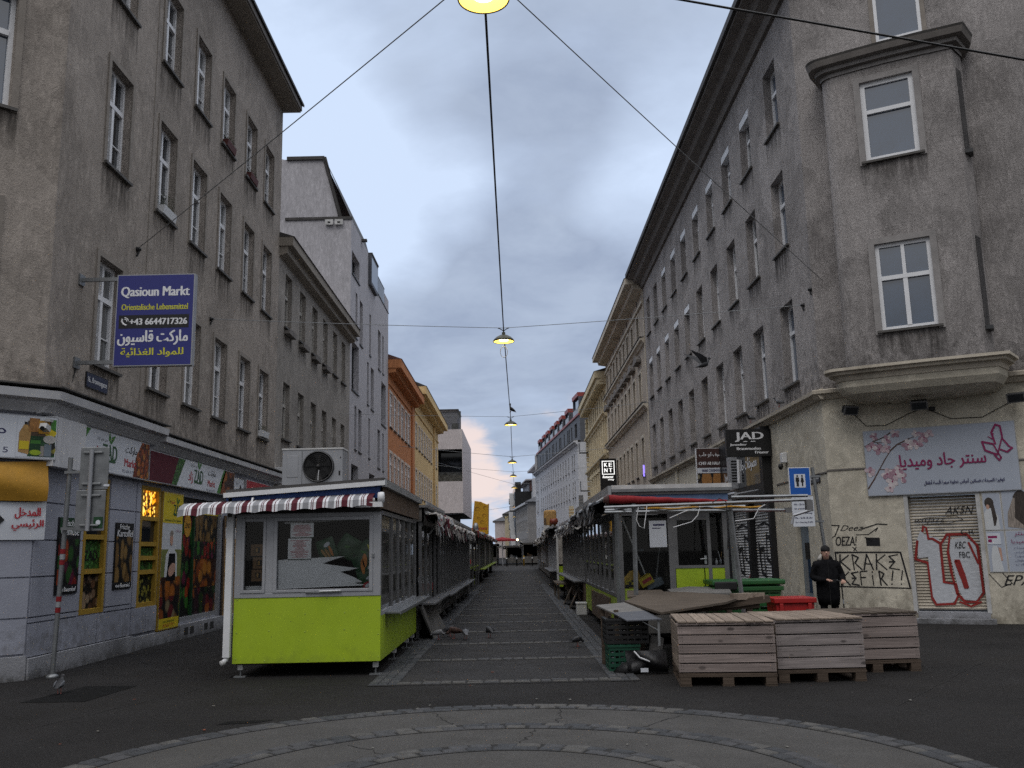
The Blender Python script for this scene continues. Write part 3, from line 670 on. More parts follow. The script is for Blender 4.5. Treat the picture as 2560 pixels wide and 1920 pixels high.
blocks(s, [(13.5, 15.7), (15.7, 17.05), (17.07, 17.75), (17.75, 18.28)], (.29, .77)); blocks(s, [(22.75, 23.5)], (.29, .9, 1.5, 2.1, 3.0))
s.M = ch; wall(s, -3.2, 0, 0, 3.9, [(-2.6, .1, 1.6, 2.35)] if False else [], 0, .3); blocks(s, [(-3.2, 0)], (.35, .85, 1.42, 1.95)); blocks(s, [(-.16, 0)], (1.95, 2.5, 3.05))
part('shop_front', s, b1)
p = MB(LF(), 'plinth'); p.prism([(-.09, 0), (-.07, .29), (0, .29), (0, 0)], 'x', 13.5, 17.07) if False else p.box(13.46, 17.06, -.09, 0, 0, .285); p.box(17.06, 19.4, -.055, 0, 0, .24); p.box(19.4, 23.4, -.10, .3, 0, .29)
for x in (19.65, 20.0, 20.9, 21.3): p.box(x, x+.22, -.106, -.09, .08, .22, 'dark_inside')
p.M = ch; p.box(-3.2, -.0, -.09, 0, 0, .33); part('plinth', p, b1)
c = MB(LF(), 'cornice_white')
def corn(mb, a, b, z, k=1.0, m=None):
    mb.prism([(-.10*k, z-.30*k), (-.20*k, z-.18*k), (-.20*k, z-.14*k), (-.34*k, z-.12*k), (-.36*k, z), (.0, z+.05), (.0, z-.32*k)], 'x', a, b, m)
corn(c, 13.36, 17.66, 4.1); corn(c, 17.66, 27.0, 3.97, .85); c.box(13.3, 17.7, -.38, .0, 4.152, 4.175, 'sill_dark'); c.box(17.72, 27.1, -.33, .0, 4.022, 4.045, 'sill_dark')
c.M = ch; corn(c, -3.2, .14, 4.1); c.box(-3.2, .12, -.38, 0, 4.152, 4.175, 'sill_dark'); part('cornice', c, b1)
c = MB(LF(), 'cornice_white'); c.box(13.5, 14.5, -.22, -.001, 3.02, 3.76); part('corner_panel', c, b1)
# shop windows with yellow frames and pictures behind the glass
def shop_window(x, wdt, z0, h, bars, fills):
    f = MB(LF(), 'yellow_frame')
    for a, b in ((x, x+.09), (x+wdt-.09, x+wdt)): f.box(a, b, -.02, .10, z0, z0+h)
    for zz_ in [z0, *bars, z0+h-.08]: f.box(x+.09, x+wdt-.09, -.015, .10, zz_, zz_+.08)
    o = part('shop_window', f, b1); zs = [z0, *bars, z0+h-.08]
    for i, m in enumerate(fills):
        q = MB(LF(), m).rect(x+.09, x+wdt-.09, zs[i]+.08, zs[i+1], .05); part('picture' if m.startswith(('cells', 'tinsel')) else 'pane', q, o)
    return o
sw = shop_window(15.05, .88, .78, 2.22, [1.42, 1.98], ['cells_spice', 'cells_green', 'pane_dark'])
t = MB(LF(), 'txt_black').text('ZAD', 15.5, 1.72, .046, h=.16, bold=.006); part('lettering', t, sw)
sw = shop_window(17.3, .95, .76, 2.25, [1.36, 1.62, 1.88, 2.36], ['cells_olive', 'cells_green', 'cells_green', 'pane_dark', 'tinsel'])
d = MB(LF(), 'deep_green'); d.box(19.45, 19.62, .0, .12, .32, 2.92); d.box(20.35, 20.40, .02, .1, .42, 2.75); d.box(22.08, 22.17, 0, .1, .32, 2.92, 'alu'); d.box(19.62, 22.08, .02, .1, .32, .42, 'alu'); d.box(19.62, 22.08, .02, .1, 2.75, 2.92, 'dark_inside')
dr = part('door', d, b1)
q = MB(LF(), 'cells_mixed').rect(20.4, 22.08, .42, 1.62, .07); q.rect(20.4, 22.08, 1.0, 1.62, .066, 'cells_orange'); q.rect(20.4, 22.08, 1.62, 2.68, .066, 'cells_potato'); q.rect(20.4, 22.08, 1.62, 2.0, .062, 'cells_veg'); q.rect(20.4, 22.08, 2.60, 2.75, .06, 'yellow_sign'); q.rect(19.62, 20.35, .42, 2.75, .07, 'cells_veg'); q.disc((20.05, .06, 2.33), .22, .25, 'tarp_yellow'); q.text('ZAD', 20.05, 2.33, .055, h=.1, m='txt_black'); part('picture', q, dr)
d = MB(LF(), 'alu'); d.box(23.6, 23.7, 0, .1, .3, 2.9); d.box(25.9, 26.0, 0, .1, .3, 2.9); d.rect(23.7, 25.9, .3, 2.9, .08, 'pane_dark'); part('door', d, b1)

def simple_building(name, label, cat, x, y0, y1, h, wm, rows, cols_w, kit, side='L', depth=.2, eave=None, roofm='roof_dark', ground=None, roof_h=3.0, back=12, rz=None):
    """terrace house: rows of (sill z, height), cols centre positions and width"""
    if side == 'L': F = LF(0, x); s0, s1 = y0, y1; org = (x, y0, 0); rz = math.pi/2; loc = lambda c: c
    else: F = RF(x); s0, s1 = -y1, -y0; org = (x, y0, 0); rz = -math.pi/2; loc = lambda c: -c
    b = thing(name, label, cat, org, rz)
    cols, cw = cols_w; holes = [(loc(c)-cw/2, z, cw, hh) for c in cols for z, hh in rows]
    w = MB(F, wm); wall(w, s0, s1, 0, h, holes, 0, depth)
    w.quad((s0, 0, 0), (s0, 0, h), (s0, back, h), (s0, back, 0)); w.quad((s1, 0, h), (s1, 0, 0), (s1, back, 0), (s1, back, h))
    part('wall', w, b)
    for i, (z, hh) in enumerate(rows):
        k = kit(i, cw, hh); put_windows(b, k, [(loc(c)-cw/2, z) for c in cols], F)
    if eave:
        dpt, th, em = eave; e = MB(F, em); e.box(s0-.05, s1+.05, -dpt, .2, h, h+th); e.prism([(-dpt*.55, h-.22), (-dpt*.62, h), (0, h), (0, h-.3)], 'x', s0, s1); part('eave', e, b)
    th = eave[1] if eave else 0; dp = eave[0] if eave else 0
    r = MB(F, roofm); r.add([(s0-.06, -dp-.04, h+th), (s1+.06, -dp-.04, h+th), (s1+.06, back*.5, h+th+roof_h), (s0-.06, back*.5, h+th+roof_h), (s0-.06, back, h+th), (s1+.06, back, h+th)], [(0, 1, 2, 3), (3, 2, 5, 4), (0, 3, 4), (1, 5, 2), (0, 4, 5, 1)]); part('roof', r, b)
    return b, F, loc
# low two-storey-over-shop house
b2, F, loc = simple_building('apartment_building', 'low grey rendered building with a dark eave between brown corner building and white block', 'building', -7, 26.86, 39.0, 10.95, 'stucco_low', ((5.15, 1.75), (8.62, 1.72)), ((28.1, 30.05, 31.95, 33.8, 35.7, 37.5), .86),
    lambda i, a, h: [window_kit('l2%d%s' % (i, p), a, h, 'win_old', p, mull=False, transom=.62, sur=0) for p in ('pane_dark', 'pane_curtain')], eave=(.42, .28, 'soffit'), roof_h=2.2)
for c in (28.1, 30.05, 31.95, 33.8):
    q = MB(F, 'cornice_dark'); q.box(c-.45, c+.45, -.17, -.0, 8.40, 8.50); q.box(c-.45, c+.45, -.17, -.15, 8.5, 8.58); part('window_ledge', q, b2)
# white block with slot windows
b3 = thing('apartment_building', 'white modern apartment block with narrow slot windows and dark mansard roof', 'building', (-7, 39, 0), math.pi/2)
slots = [(39.25, 13.95, 2.0, 2.35), (39.45, 8.75, 1.85, 2.2), (40.3, 11.25, .5, 2.1), (41.45, 11.2, .85, 2.1), (44.3, 11.3, .5, 2.1), (47.2, 11.2, .95, 2.1), (48.8, 11.25, .5, 2.1), (43.7, 8.75, .5, 2.1), (44.85, 8.7, 1., 2.1), (48.45, 8.45, 1.75, 2.3), (40.3, 6.2, .5, 1.95), (41.3, 6.2, .9, 1.95), (44.2, 6.2, .5, 1.95), (47.2, 6.0, .9, 2.0), (49.0, 6.0, .5, 2.0), (39.6, 3.3, 1.8, 2.2), (44.5, 3.3, 1.8, 2.2)]
w = MB(LF(), 'stucco_white'); wall(w, 39, 51.1, 0, 15.0, [(a, z, c, min(h, 14.99-z)) for a, z, c, h in slots], 0, .3)
w.M = LF(); w.rect(39, 44, 15.0, 16.35, 0)
w.rect(44, 51.1, 15.0, 15.15, 0); w.M = Matrix()
w.quad((-7, 39, 0), (-7, 39, 16.35), (-18, 39, 16.35), (-18, 39, 0)); w.quad((-7, 51.1, 0), (-18, 51.1, 0), (-18, 51.1, 15.15), (-7, 51.1, 15.15))
w.quad((-7, 44, 15), (-9, 44, 15), (-9, 44, 16.35), (-7, 44, 16.35))
w.add([(-7.5, 39.3, 16.35), (-8.35, 39.3, 19.35), (-9.95, 39.3, 19.3), (-9.95, 39.3, 16.35)], [(0, 1, 2, 3)]); w.quad((-9.95, 39.3, 16.35), (-9.95, 39.3, 19.3), (-18, 36.5, 20.6), (-18, 36.5, 16.35))
w.quad((-8.35, 39.3, 19.35), (-8.35, 51, 19.35), (-18, 51, 19.35), (-18, 39.3, 19.35), 'roof_dark')
part('wall', w, b3)
for a, z, c, h in slots:
    h = min(h, 14.99-z); f = MB(LF(), 'win_dark'); f.box(a, a+c, .24, .30, z, z+.06); f.box(a, a+c, .24, .3, z+h-.06, z+h); f.box(a, a+.06, .24, .3, z+.06, z+h-.06); f.box(a+c-.06, a+c, .24, .3, z+.06, z+h-.06)
    f.box(a-.02, a+c+.02, -.05, .2, z-.05, z-.002); o = part('window', f, b3); part('pane', MB(LF(), 'pane_dark').rect(a+.05, a+c-.05, z+.05, z+h-.05, .27), o)
r = MB(mt='slate'); r.add([(-7.0, 39.02, 16.35), (-7.0, 44, 16.35), (-8.3, 51, 19.4), (-8.3, 39.1, 19.4)], [(0, 1, 2, 3)], 'roof_dark'); r.add([(-7.0, 44, 16.35), (-7.3, 51, 15.2), (-8.3, 51, 19.4)], [(0, 1, 2)], 'roof_dark'); r.box(-9.95, -6.96, 38.94, 39.06, 16.33, 16.45, 'roof_dark'); r.box(-10, -8.3, 39.2, 39.36, 19.3, 19.46, 'roof_dark'); r.tube([(-7.5, 39.26, 16.4), (-8.3, 39.26, 19.4)], .10, 'roof_dark', 6); r.box(-7.2, -6.75, 41.7, 41.9, 16.25, 16.36, 'roof_dark'); part('roof', r, b3)
d = MB(LF(), 'slate'); d.box(43.8, 46.0, -.16, 1.2, 14.75, 16.3); d.rect(43.9, 45.9, 14.9, 16.15, -.165, 'pane_dark'); d.box(43.8, 46.0, -.2, 1.2, 16.3, 16.38, 'roof_dark'); part('dormer', d, b3)
d = MB(LF(), 'rail_glass'); d.box(46.4, 49.4, -.01, .01, 15.15, 16.1); d.box(46.4, 49.4, -.02, .02, 16.1, 16.14, 'roof_dark'); d.box(49.5, 51.1, -.01, .8, 15.15, 15.9, 'stucco_white'); d.box(46.3, 51.15, -.03, .03, 15.15, 15.2, 'roof_dark'); part('railing', d, b3)
for i, x in enumerate((-8.15, -7.72)):
    f = MB(mt='white_dirty'); f.box(x, x+.36, 38.86, 38.93, 16.06, 16.30); f.box(x+.12, x+.24, 38.855, 38.865, 16.12, 16.2, 'black'); part('vent_box', f, b3)
# orange and yellow houses
wk = lambda fr, pa='pane_curtain', **k: (lambda i, a, h: [window_kit('%s%s%.2f%.2f%s' % (fr, p, a, h, k.get('sur')), a, h, fr, p, **k) for p in (pa, 'pane_dark', pa)])
b4, F, loc = simple_building('apartment_building', 'orange rendered house with white windows, beside the white slot-window block', 'building', -7, 51.15, 64.4, 12.0, 'stucco_orange', ((2.0, 1.9), (5.45, 1.8), (8.75, 1.95)), ((52.3, 54.1, 55.9, 57.7, 59.6, 61.3), 1.1), wk('win_white', sur=.16, surm='house_trim', depth=.12), eave=(.75, .5, 'stucco_orange'), roofm='roof_tile', roof_h=2.5)
q = MB(F, 'stucco_orange'); q.box(62.8, 64.2, -.1, 0, 0, 11.7); q.box(51.2, 64.4, -.06, 0, 11.1, 11.25); part('pilaster', q, b4)
b5, F, loc = simple_building('apartment_building', 'yellow rendered house with projecting eave, after the orange house', 'building', -7, 64.41, 85.2, 12.75, 'stucco_yellow', ((2.0, 1.9), (5.6, 1.9), (9.1, 1.75)), ((66, 68.2, 70.1, 72.1, 74.0, 76.0, 77.9, 83.1), 1.0), wk('win_white', sur=.14, surm='house_trim', depth=.12), eave=(.9, .55, 'stucco_yellow'), roofm='roof_dark', roof_h=3)
q = MB(F, 'stucco_yellow'); q.box(64.5, 85.2, -.08, 0, 11.6, 11.75); q.box(80.0, 80.6, -.14, 0, 0, 12.5); part('pilaster', q, b5)
# pale box with dark loggia
b6 = thing('apartment_building', 'pale modern corner block with a square dark loggia and roof terrace', 'building', (-6.1, 110, 0), 0)
F6 = FR(-6.1, 110, 0, 0); w = MB(F6, 'stucco_pale'); wall(w, -14, 0, 6.2, 16.2, [(-2.95, 9.95, 2.9, 3.85)], 0, 2.4, rm='dark_inside')
w.quad((0, 0, 6.2), (0, 22, 6.2), (0, 22, 16.2), (0, 0, 16.2)); w.quad((-14, 0, 16.2), (0, 0, 16.2), (0, 22, 16.2), (-14, 22, 16.2)); w.quad((-14, 0, 6.2), (-14, 22, 6.2), (0, 22, 6.2), (0, 0, 6.2), 'dark_inside'); w.rect(-14, -.4, 0, 6.2, 1.2, 'dark_inside')
part('wall', w, b6)
d = MB(F6, 'pane_dark'); d.rect(-2.95, -.05, 9.95, 13.8, 2.3); part('loggia_window', d, b6); d = MB(F6); d.box(-2.95, -.05, .1, .14, 9.95, 11.0, 'rail_glass'); d.box(-2.95, -.05, .08, .16, 11.0, 11.06, 'win_dark'); part('railing', d, b6)
d = MB(F6, 'rail_glass'); d.box(-14, -.2, .1, .14, 16.2, 18.3); d.box(-14, -.16, .06, .18, 18.3, 18.4, 'win_dark')
for x in (-.2, -2.6, -5, -7.5): d.box(x-.04, x+.04, .06, .18, 16.2, 18.3, 'win_dark')
d.box(-3.4, -2.2, .6, 1.6, 16.2, 17.1, 'black'); d.box(-1.3, -.5, .6, 1.4, 16.2, 17.0, 'black'); d.box(-9, -.8, 3, 9, 16.2, 18.95, 'stucco_pale'); d.box(-9.2, -.6, 2.8, 9, 18.95, 19.1, 'roof_dark'); part('roof_terrace', d, b6)

# ================================================================== BUILDINGS, RIGHT SIDE
Fr = RF(); CH = rad(28); FC = FR(7, 20.6, 0, -CH)
r1 = thing('apartment_building', 'dark grey corner building with a round bay, pale yellow ground floor and deep eave', 'building', (7, 20.6, 0), -math.pi/2)
cols = (22.68, 25.42, 27.9, 30.42, 32.95, 35.5, 37.95, 40.45, 42.95, 45.35); rows = ((5.6, 2.08), (9.08, 2.0), (12.33, 1.85))
w = MB(Fr, 'stucco_right'); holes = [(-c-.55, z, 1.1, h) for c in cols for z, h in rows]
wall(w, -46.85, -20.6, 4.9, 15.4, holes, 0, .3)
w.M = FC; wall(w, 0, 4.55, 4.9, 18.5, [(1.88, 13.1, .98, 1.95)], 0, .3)
ox, oy = 7+4.55*math.cos(CH), 20.6-4.55*math.sin(CH); F3 = FR(ox, oy, 0, rad(4)); w.M = F3; wall(w, 0, 14, 4.9, 18.5, [(3, 6, 1.1, 2), (3, 9.6, 1.1, 2)], 0, .3)
w.M = Matrix(); w.quad((7, 46.85, 0), (20, 46.85, 0), (20, 46.85, 15.4), (7, 46.85, 15.4)); w.quad((7, 20.6, 15.4), (7, 46.85, 15.4), (14, 46.85, 18.5), (14, 20.6, 18.5), 'roof_dark')
part('wall', w, r1)
ka = lambda h, **k: [window_kit('r1%.2f%s%s' % (h, k, (p, f)), 1.1, h, f, p, sur=0, depth=.30, transom=t, **k) for p, f, t in (('pane_dark', 'win_white', .66), ('pane_curtain', 'win_white', .62), ('pane_dark', 'win_old', .66), ('pane_sky', 'win_white', .66))]
put_windows(r1, ka(2.08), [(-c-.55, 5.6) for c in cols], Fr)
put_windows(r1, ka(2.0), [(-c-.55, 9.08) for c in cols[:5]], Fr); put_windows(r1, ka(2.0, blind='white_paint'), [(-c-.55, 9.08) for c in cols[5:]], Fr)
put_windows(r1, ka(1.85, blind='white_paint'), [(-c-.55, 12.33) for c in cols[1:8]], Fr); put_windows(r1, ka(1.85), [(-cols[0]-.55, 12.33), (-cols[8]-.55, 12.33), (-cols[9]-.55, 12.33)], Fr)
for c in cols[:2]: pass
put_windows(r1, window_kit('r1top', .98, 1.95, pane='pane_sky', transom=None, mull=False, sur=.1, depth=.06), [(1.88, 13.1)], FC, math.pi/2-CH)
e = MB(Fr, 'cornice_dark'); e.prism([(-.80, 15.62), (-.80, 15.8), (.2, 15.8), (.2, 15.1), (-.1, 15.1), (-.18, 15.3), (-.45, 15.4), (-.55, 15.56)], 'x', -46.9, -20.3); e.box(-46.9, -20.3, -.9, -.8, 15.7, 15.9, 'roof_dark'); e.M = FC; e.box(-.2, 4.8, -.5, .2, 18.5, 18.8)
part('eave', e, r1)
# bay
def bay_plan(off=0.0):
    pts = [(.66-off*.6, 0)]
    for i in range(6): t = i/5*math.pi/2; pts.append((.66-off+.34*(1-math.cos(t)), -(.50+.30*math.sin(t))-off if i else -.46-off*.5))
    pts += [(1.5, -.84-off), (2.05, -.86-off), (2.6, -.85-off), (3.40+off, -.80-off), (3.56+off, -.30-off*.3), (3.58+off*.6, 0)]
    return pts
o = MB(FC, 'stucco_right'); pl = bay_plan()
i0 = [i for i, p in enumerate(pl) if abs(p[0]-1.5) < 1e-6][0]
for i in range(len(pl)-1):
    (xa, ya), (xb, yb) = pl[i], pl[i+1]
    o.quad((xa, ya, 5.1), (xb, yb, 5.1), (xb, yb, 12.3), (xa, ya, 12.3)) if not (i0 <= i < i0+2) else None
for i, (x0_, x1_) in ((i0, (1.5, 2.05)), (i0+1, (2.05, 2.6))):
    (xa, ya), (xb, yb) = pl[i], pl[i+1]
    for z0_, z1_ in ((5.1, 6.1), (8.02, 9.93), (11.8, 12.3)): o.quad((xa, ya, z0_), (xb, yb, z0_), (xb, yb, z1_), (xa, ya, z1_))
for z0_, z1_ in ((6.1, 8.02), (9.93, 11.8)):
    o.quad((1.5, -.84, z0_), (1.5, -.84, z1_), (1.5, -.6, z1_), (1.5, -.6, z0_)); o.quad((2.6, -.85, z1_), (2.6, -.85, z0_), (2.6, -.6, z0_), (2.6, -.6, z1_)); o.quad((1.5, -.84, z1_), (2.6, -.85, z1_), (2.6, -.6, z1_), (1.5, -.6, z1_)); o.quad((1.5, -.84, z0_), (1.5, -.6, z0_), (2.6, -.6, z0_), (2.6, -.85, z0_))
def ring(mb, off0, z0, off1, z1, m=None):
    a, b = bay_plan(off0), bay_plan(off1)
    for i in range(len(a)-1): mb.quad((*a[i], z0), (*a[i+1], z0), (*b[i+1], z1), (*b[i], z1), m)
bay = part('bay', o, r1)
put = lambda kit, x, z, F: put_windows(r1, kit, [(x, z)], F, math.pi/2-CH)
FB = FC @ Matrix.Translation((0, -.86, 0))
put(window_kit('bayA', 1.1, 1.87, pane='pane_sky', transom=.62, mull=False, sur=.13, fw=.10, depth=.14, surm='surround_grey'), 1.5, 9.93, FB)
put(window_kit('bayB', 1.1, 1.92, pane='pane_sky', transom=.60, sur=.13, fw=.08, depth=.14, surm='surround_grey'), 1.5, 6.1, FB)
for z0_, z1_ in ((6.0, 7.95), (9.85, 11.75)):
    q = MB(FC, 'win_dark'); q.quad((3.452, -.66, z0_), (3.542, -.38, z0_), (3.542, -.38, z1_), (3.452, -.66, z1_), 'pane_dark'); q.box(3.45, 3.6, -.68, -.36, z0_-.08, z0_); part('side_window', q, bay)

q = MB(FC, 'cornice_dark'); ring(q, .03, 12.13, .03, 12.22, 'surround_grey'); ring(q, .03, 12.22, .12, 12.24); ring(q, .12, 12.24, .13, 12.32, 'surround_grey'); ring(q, .13, 12.32, .24, 12.35); ring(q, .24, 12.35, .27, 12.48); ring(q, .27, 12.48, .29, 12.53, 'sill_dark'); ring(q, .29, 12.53, -.3, 12.72, 'sill_dark'); part('bay_cornice', q, r1)
q = MB(FC, 'cornice_beige'); ring(q, .42, 5.33, .0, 5.37, 'sill_dark'); ring(q, .42, 5.27, .42, 5.33); ring(q, .35, 5.26, .42, 5.27); ring(q, .34, 5.20, .35, 5.26); ring(q, .25, 5.19, .34, 5.20); ring(q, .22, 5.08, .25, 5.19); ring(q, .20, 5.07, .22, 5.08); ring(q, .19, 4.94, .20, 5.07, 'yellow_base'); ring(q, .10, 4.80, .19, 4.94, 'yellow_base'); ring(q, -.10, 4.70, .10, 4.80, 'yellow_base'); ring(q, -.8, 4.64, -.10, 4.70, 'yellow_base'); part('bay_corbel', q, r1)
# ground floor
s = MB(FC, 'yellow_base'); wall(s, 0, 4.55, 0, 4.9, [(1.60, .0, 1.30, 2.62)], 0, .28); s.M = F3; wall(s, 0, 14, 0, 4.9, [], 0, .3); s.M = Fr
wall(s, -46.85, -20.6, 0, 4.9, [(-23.25, .35, 1.0, 1.95), (-29.9, .15, 4.7, 4.3)], 0, .22)
for x in range(3): s.box(-46.8+x*7, -46.2+x*7, -.06, 0, 0, 4.9)
part('ground_floor_wall', s, r1)
s = MB(FC, 'cornice_beige')
for a, b, F in ((-.16, 4.72, FC), (-.1, 14, F3)): s.M = F; corn(s, a, .95 if F is FC else b, 5.06, .62); 
s.M = FC; corn(s, 3.35, 4.72, 5.06, .62); s.box(0, 4.55, -.02, -.001, 3.255, 3.29, 'cornice_dark'); s.M = Fr; corn(s, -46.85, -20.45, 5.06, .62); s.box(-24.6, -20.6, -.02, -.001, 3.22, 3.255, 'cornice_dark'); part('cornice', s, r1)
d = MB(FC, 'cornice_beige')
for i in range(38): d.prism([(.19, .26+i*.062), (.165, .29+i*.062), (.19, .32+i*.062), (.2, .32+i*.062), (.2, .26+i*.062)], 'x', 1.6, 2.9, 'kiosk_brown' if False else 'cornice_beige')
shut = part('roller_shutter', d, r1)
d = MB(FC, 'plinth'); d.box(1.6, 2.95, -.05, .25, 0, .22, 'plinth'); d.box(1.55, 3.05, -.28, -.05, 0, .10, 'plinth'); part('doorstep', d, r1)
d = MB(FC, 'white_dirty'); d.box(1.52, 1.6, -.015, .2, .2, 2.70); d.box(2.9, 2.98, -.015, .2, .2, 2.70); d.box(1.6, 2.9, -.015, .2, 2.62, 2.70); part('door_frame', d, r1)
# spray paint on the shutter
d = MB(FC, 'spray_white'); y = .158
d.poly([(1.69, y, 1.70), (1.78, y, 1.90), (1.84, y, 1.82), (2.12, y, 1.72), (2.14, y, 1.45), (2.12, y, .82), (2.34, y, .78), (2.38, y, .52), (2.26, y, .40), (1.92, y, .38), (1.88, y, .58), (1.88, y, 1.34), (1.69, y, 1.32)])
d.poly([(2.30, y, 1.42), (2.34, y, 1.70), (2.62, y, 1.74), (2.80, y, 1.58), (2.84, y, 1.0), (2.84, y, .62), (2.70, y, .44), (2.48, y, .47), (2.40, y, .66), (2.36, y, .95)])
d.line([(1.70, 1.68), (1.63, 1.30), (1.86, 1.22), (1.88, .5), (1.95, .36), (2.3, .38), (2.38, .55), (2.36, .78), (2.14, .82), (2.14, 1.62), (2.0, 1.72), (1.92, 1.72), (1.90, 1.95), (1.84, 1.98), (1.82, 1.88)], .04, .150, 'spray_red')
d.line([(2.16, 1.62), (2.28, 1.80), (2.66, 1.80), (2.84, 1.55), (2.86, .60), (2.72, .42), (2.5, .42), (2.36, .60), (2.30, 1.0), (2.27, 1.45), (2.34, 1.80)], .04, .150, 'spray_red')
d.line([(2.40, 1.25), (2.48, .92), (2.52, .72), (2.57, .72), (2.52, 1.0), (2.46, 1.25), (2.40, 1.25)], .05, .148, 'spray_red'); d.line([(2.4, .42), (2.6, .33), (2.8, .42)], .03, .147, 'spray_red'); d.line([(2.68, 1.62), (2.82, 1.2)], .045, .146, 'spray_red')
d.text('AK5N', 2.57, 2.30, .150, h=.16, w=.56, m='spray_black', shear=.4); d.text('eatjazz', 1.98, 2.10, .150, h=.12, w=.6, m='spray_black', shear=.3); d.line([(1.70, 2.02), (2.35, 2.03), (2.62, 2.1), (2.5, 2.18), (1.9, 2.16), (1.7, 2.08), (2.3, 2.06)], .012, .149, 'spray_black')
d.text('CR', 2.68, 1.84, .145, h=.10, w=.26, m='spray_black'); d.text('KBC', 2.52, 1.58, .145, h=.14, w=.22, m='spray_black', shear=.4); d.text('FBC', 2.58, 1.38, .144, h=.12, w=.2, m='spray_black'); d.text('crew', 2.15, 1.90, .15, h=.05, m='spray_black')
part('graffiti', d, shut)
d = MB(FC, 'spray_black'); y = -.004
d.line([(-.03+.06, 1.47), (1.36, 1.45), (1.49, .70), (.06, .74), (.03, 1.47), (.09, 1.46)], .032, y)
def strokes(mb, segs, x, z, sx, sz, w):
    for sg in segs: mb.line([(x+px*sx, z+pz*sz) for px, pz in sg], w, y-.001)
LT = {'K': [[(.1, 1), (.02, 0)], [(.80, .95), (.10, .55), (.85, .0)]], 'R': [[(.2, 0), (.1, 1), (.6, .8), (.3, .45), (.85, .0)]], 'A': [[(0, .0), (.3, 1), (.75, 0)], [(.1, .4), (.7, .35)]], 'E': [[(.8, .95), (.1, .85), (.5, .5), (.05, .1), (.85, .0)], [(.1, .5), (.55, .5)]], 'F': [[(.1, 0), (.05, .95), (.8, 1)], [(.1, .55), (.6, .55)]], 'I': [[(.4, 0), (.35, .7)], [(.36, .9), (.38, .95)]], '!': [[(.6, 1), (.4, .35)], [(.35, .1), (.38, .05)]]}
part('graffiti', d, r1); d = MB(FC, 'spray_black'); y = -.005
for i, chx in enumerate('KRAKE'): strokes(d, LT[chx], .10+i*.25, 1.09, .25, .33, .026)
for i, chx in enumerate('KEFIR!!'): strokes(d, LT[chx], .13+i*.187, .765, .19, .30, .026)
part('graffiti', d, r1); d = MB(FC, 'spray_black')
d.line([(.0, 2.06), (.16, 2.05), (.05, 1.82), (.0, 1.80)], .02, y); d.text('Deez', .42, 1.99, y, h=.12, w=.5, shear=.5); d.line([(.62, 1.96), (.95, 2.06), (1.15, 2.04)], .02, y); d.line([(.50, 1.84), (.75, 1.84), (.95, 1.98), (.9, 1.9)], .018, y)
d.text('OEZA!', .28, 1.71, y, h=.2, w=.44, shear=.2, bold=.004); d.line([(.40, 1.58), (.48, 1.50)], .015, y); d.line([(.48, 1.58), (.42, 1.50)], .015, y)
for i in range(5): d.line([(.70, 1.62+i*.035), (.96, 1.61+i*.035)], .035, y)
d.line([(.68, 1.78), (.8, 1.7)], .03, y)
part('graffiti', d, r1); d = MB(FC, 'spray_black')
d.line([(3.0, .98), (3.2, .72), (3.4, .8), (3.25, 1.0)], .015, y); d.text('EPA', 3.5, .86, y, h=.2, w=.5, m='spray_black', shear=.4); d.text('FL', 3.75, .40, y, h=.16, w=.26, m='spray_red')
d.line([(-.02+.05, .2), (.05, .23)], .01, y)
part('graffiti', d, r1)
d = MB(Fr, 'steel_blue'); d.box(-23.25, -22.25, .12, .18, .35, 2.3); d.box(-23.0, -22.45, .115, .12, 1.3, 1.7, 'black'); d.rect(-23.1, -22.35, .5, 1.3, .118, 'pane_sky'); part('door', d, r1)

# ground-floor jeweller's front on the street side of the corner building
q = MB(Fr, 'black'); q.box(-30.2, -25.0, -.25, .02, 3.05, 4.86); q.box(-30.2, -29.9, -.14, .2, 0, 3.05); q.box(-25.2, -25.0, -.14, .2, 0, 3.05); q.box(-27.7, -27.4, -.1, .2, 0, 3.05); q.box(-30.2, -25.0, -.2, .2, 0, .3, 'plinth')
jw = part('shop_front', q, r1)
q = MB(Fr, 'pane_dark'); q.rect(-29.8, -25.3, 3.35, 4.2, -.252); 
q.text(ar('مصوغات جاد'), -26.5, 3.95, -.258, h=.42, w=1.9, m='txt_white', bold=.012); q.text('Juwelier JAD', -28.7, 3.75, -.258, h=.32, w=1.7, m='txt_white', bold=.008); q.tube([(-27.62, -.27, 3.5), (-27.55, -.27, 4.2)], .05, 'txt_white', 6); part('lettering', q, jw)
for a, b in ((-29.9, -27.7), (-27.4, -25.2)):
    q = MB(Fr, 'white_dirty')
    for i in range(34): q.prism([(.09, .3+i*.08), (.06, .34+i*.08), (.09, .38+i*.08)], 'x', a, b)
    o = part('roller_shutter', q, r1); q = MB(Fr, 'spray_black')
    q.line([(a+.3, 1.7), (a+.5, .9), (a+.9, .8), (a+.8, 1.6), (a+.45, 1.5)], .10, .05); q.line([(a+1.2, 2.0), (a+1.1, 1.3), (a+1.7, 1.1), (a+1.75, 1.8), (a+1.3, 1.9)], .09, .05); q.line([(a+1.3, .6), (a+1.8, .9)], .05, .048, 'spray_red'); q.line([(a+.3, 2.2), (a+1.0, 2.3), (a+1.6, 2.2)], .05, .05); part('graffiti', q, o)
q = MB(Fr, 'alu'); q.tube([(-30.0, -.9, 3.2), (-25.1, -1.0, 3.05)], .05); q.tube([(-29.5, 0, 3.3), (-29.5, -.9, 3.15)], .025); q.tube([(-25.6, 0, 3.2), (-25.6, -.98, 3.05)], .025); part('awning_roller', q, r1)

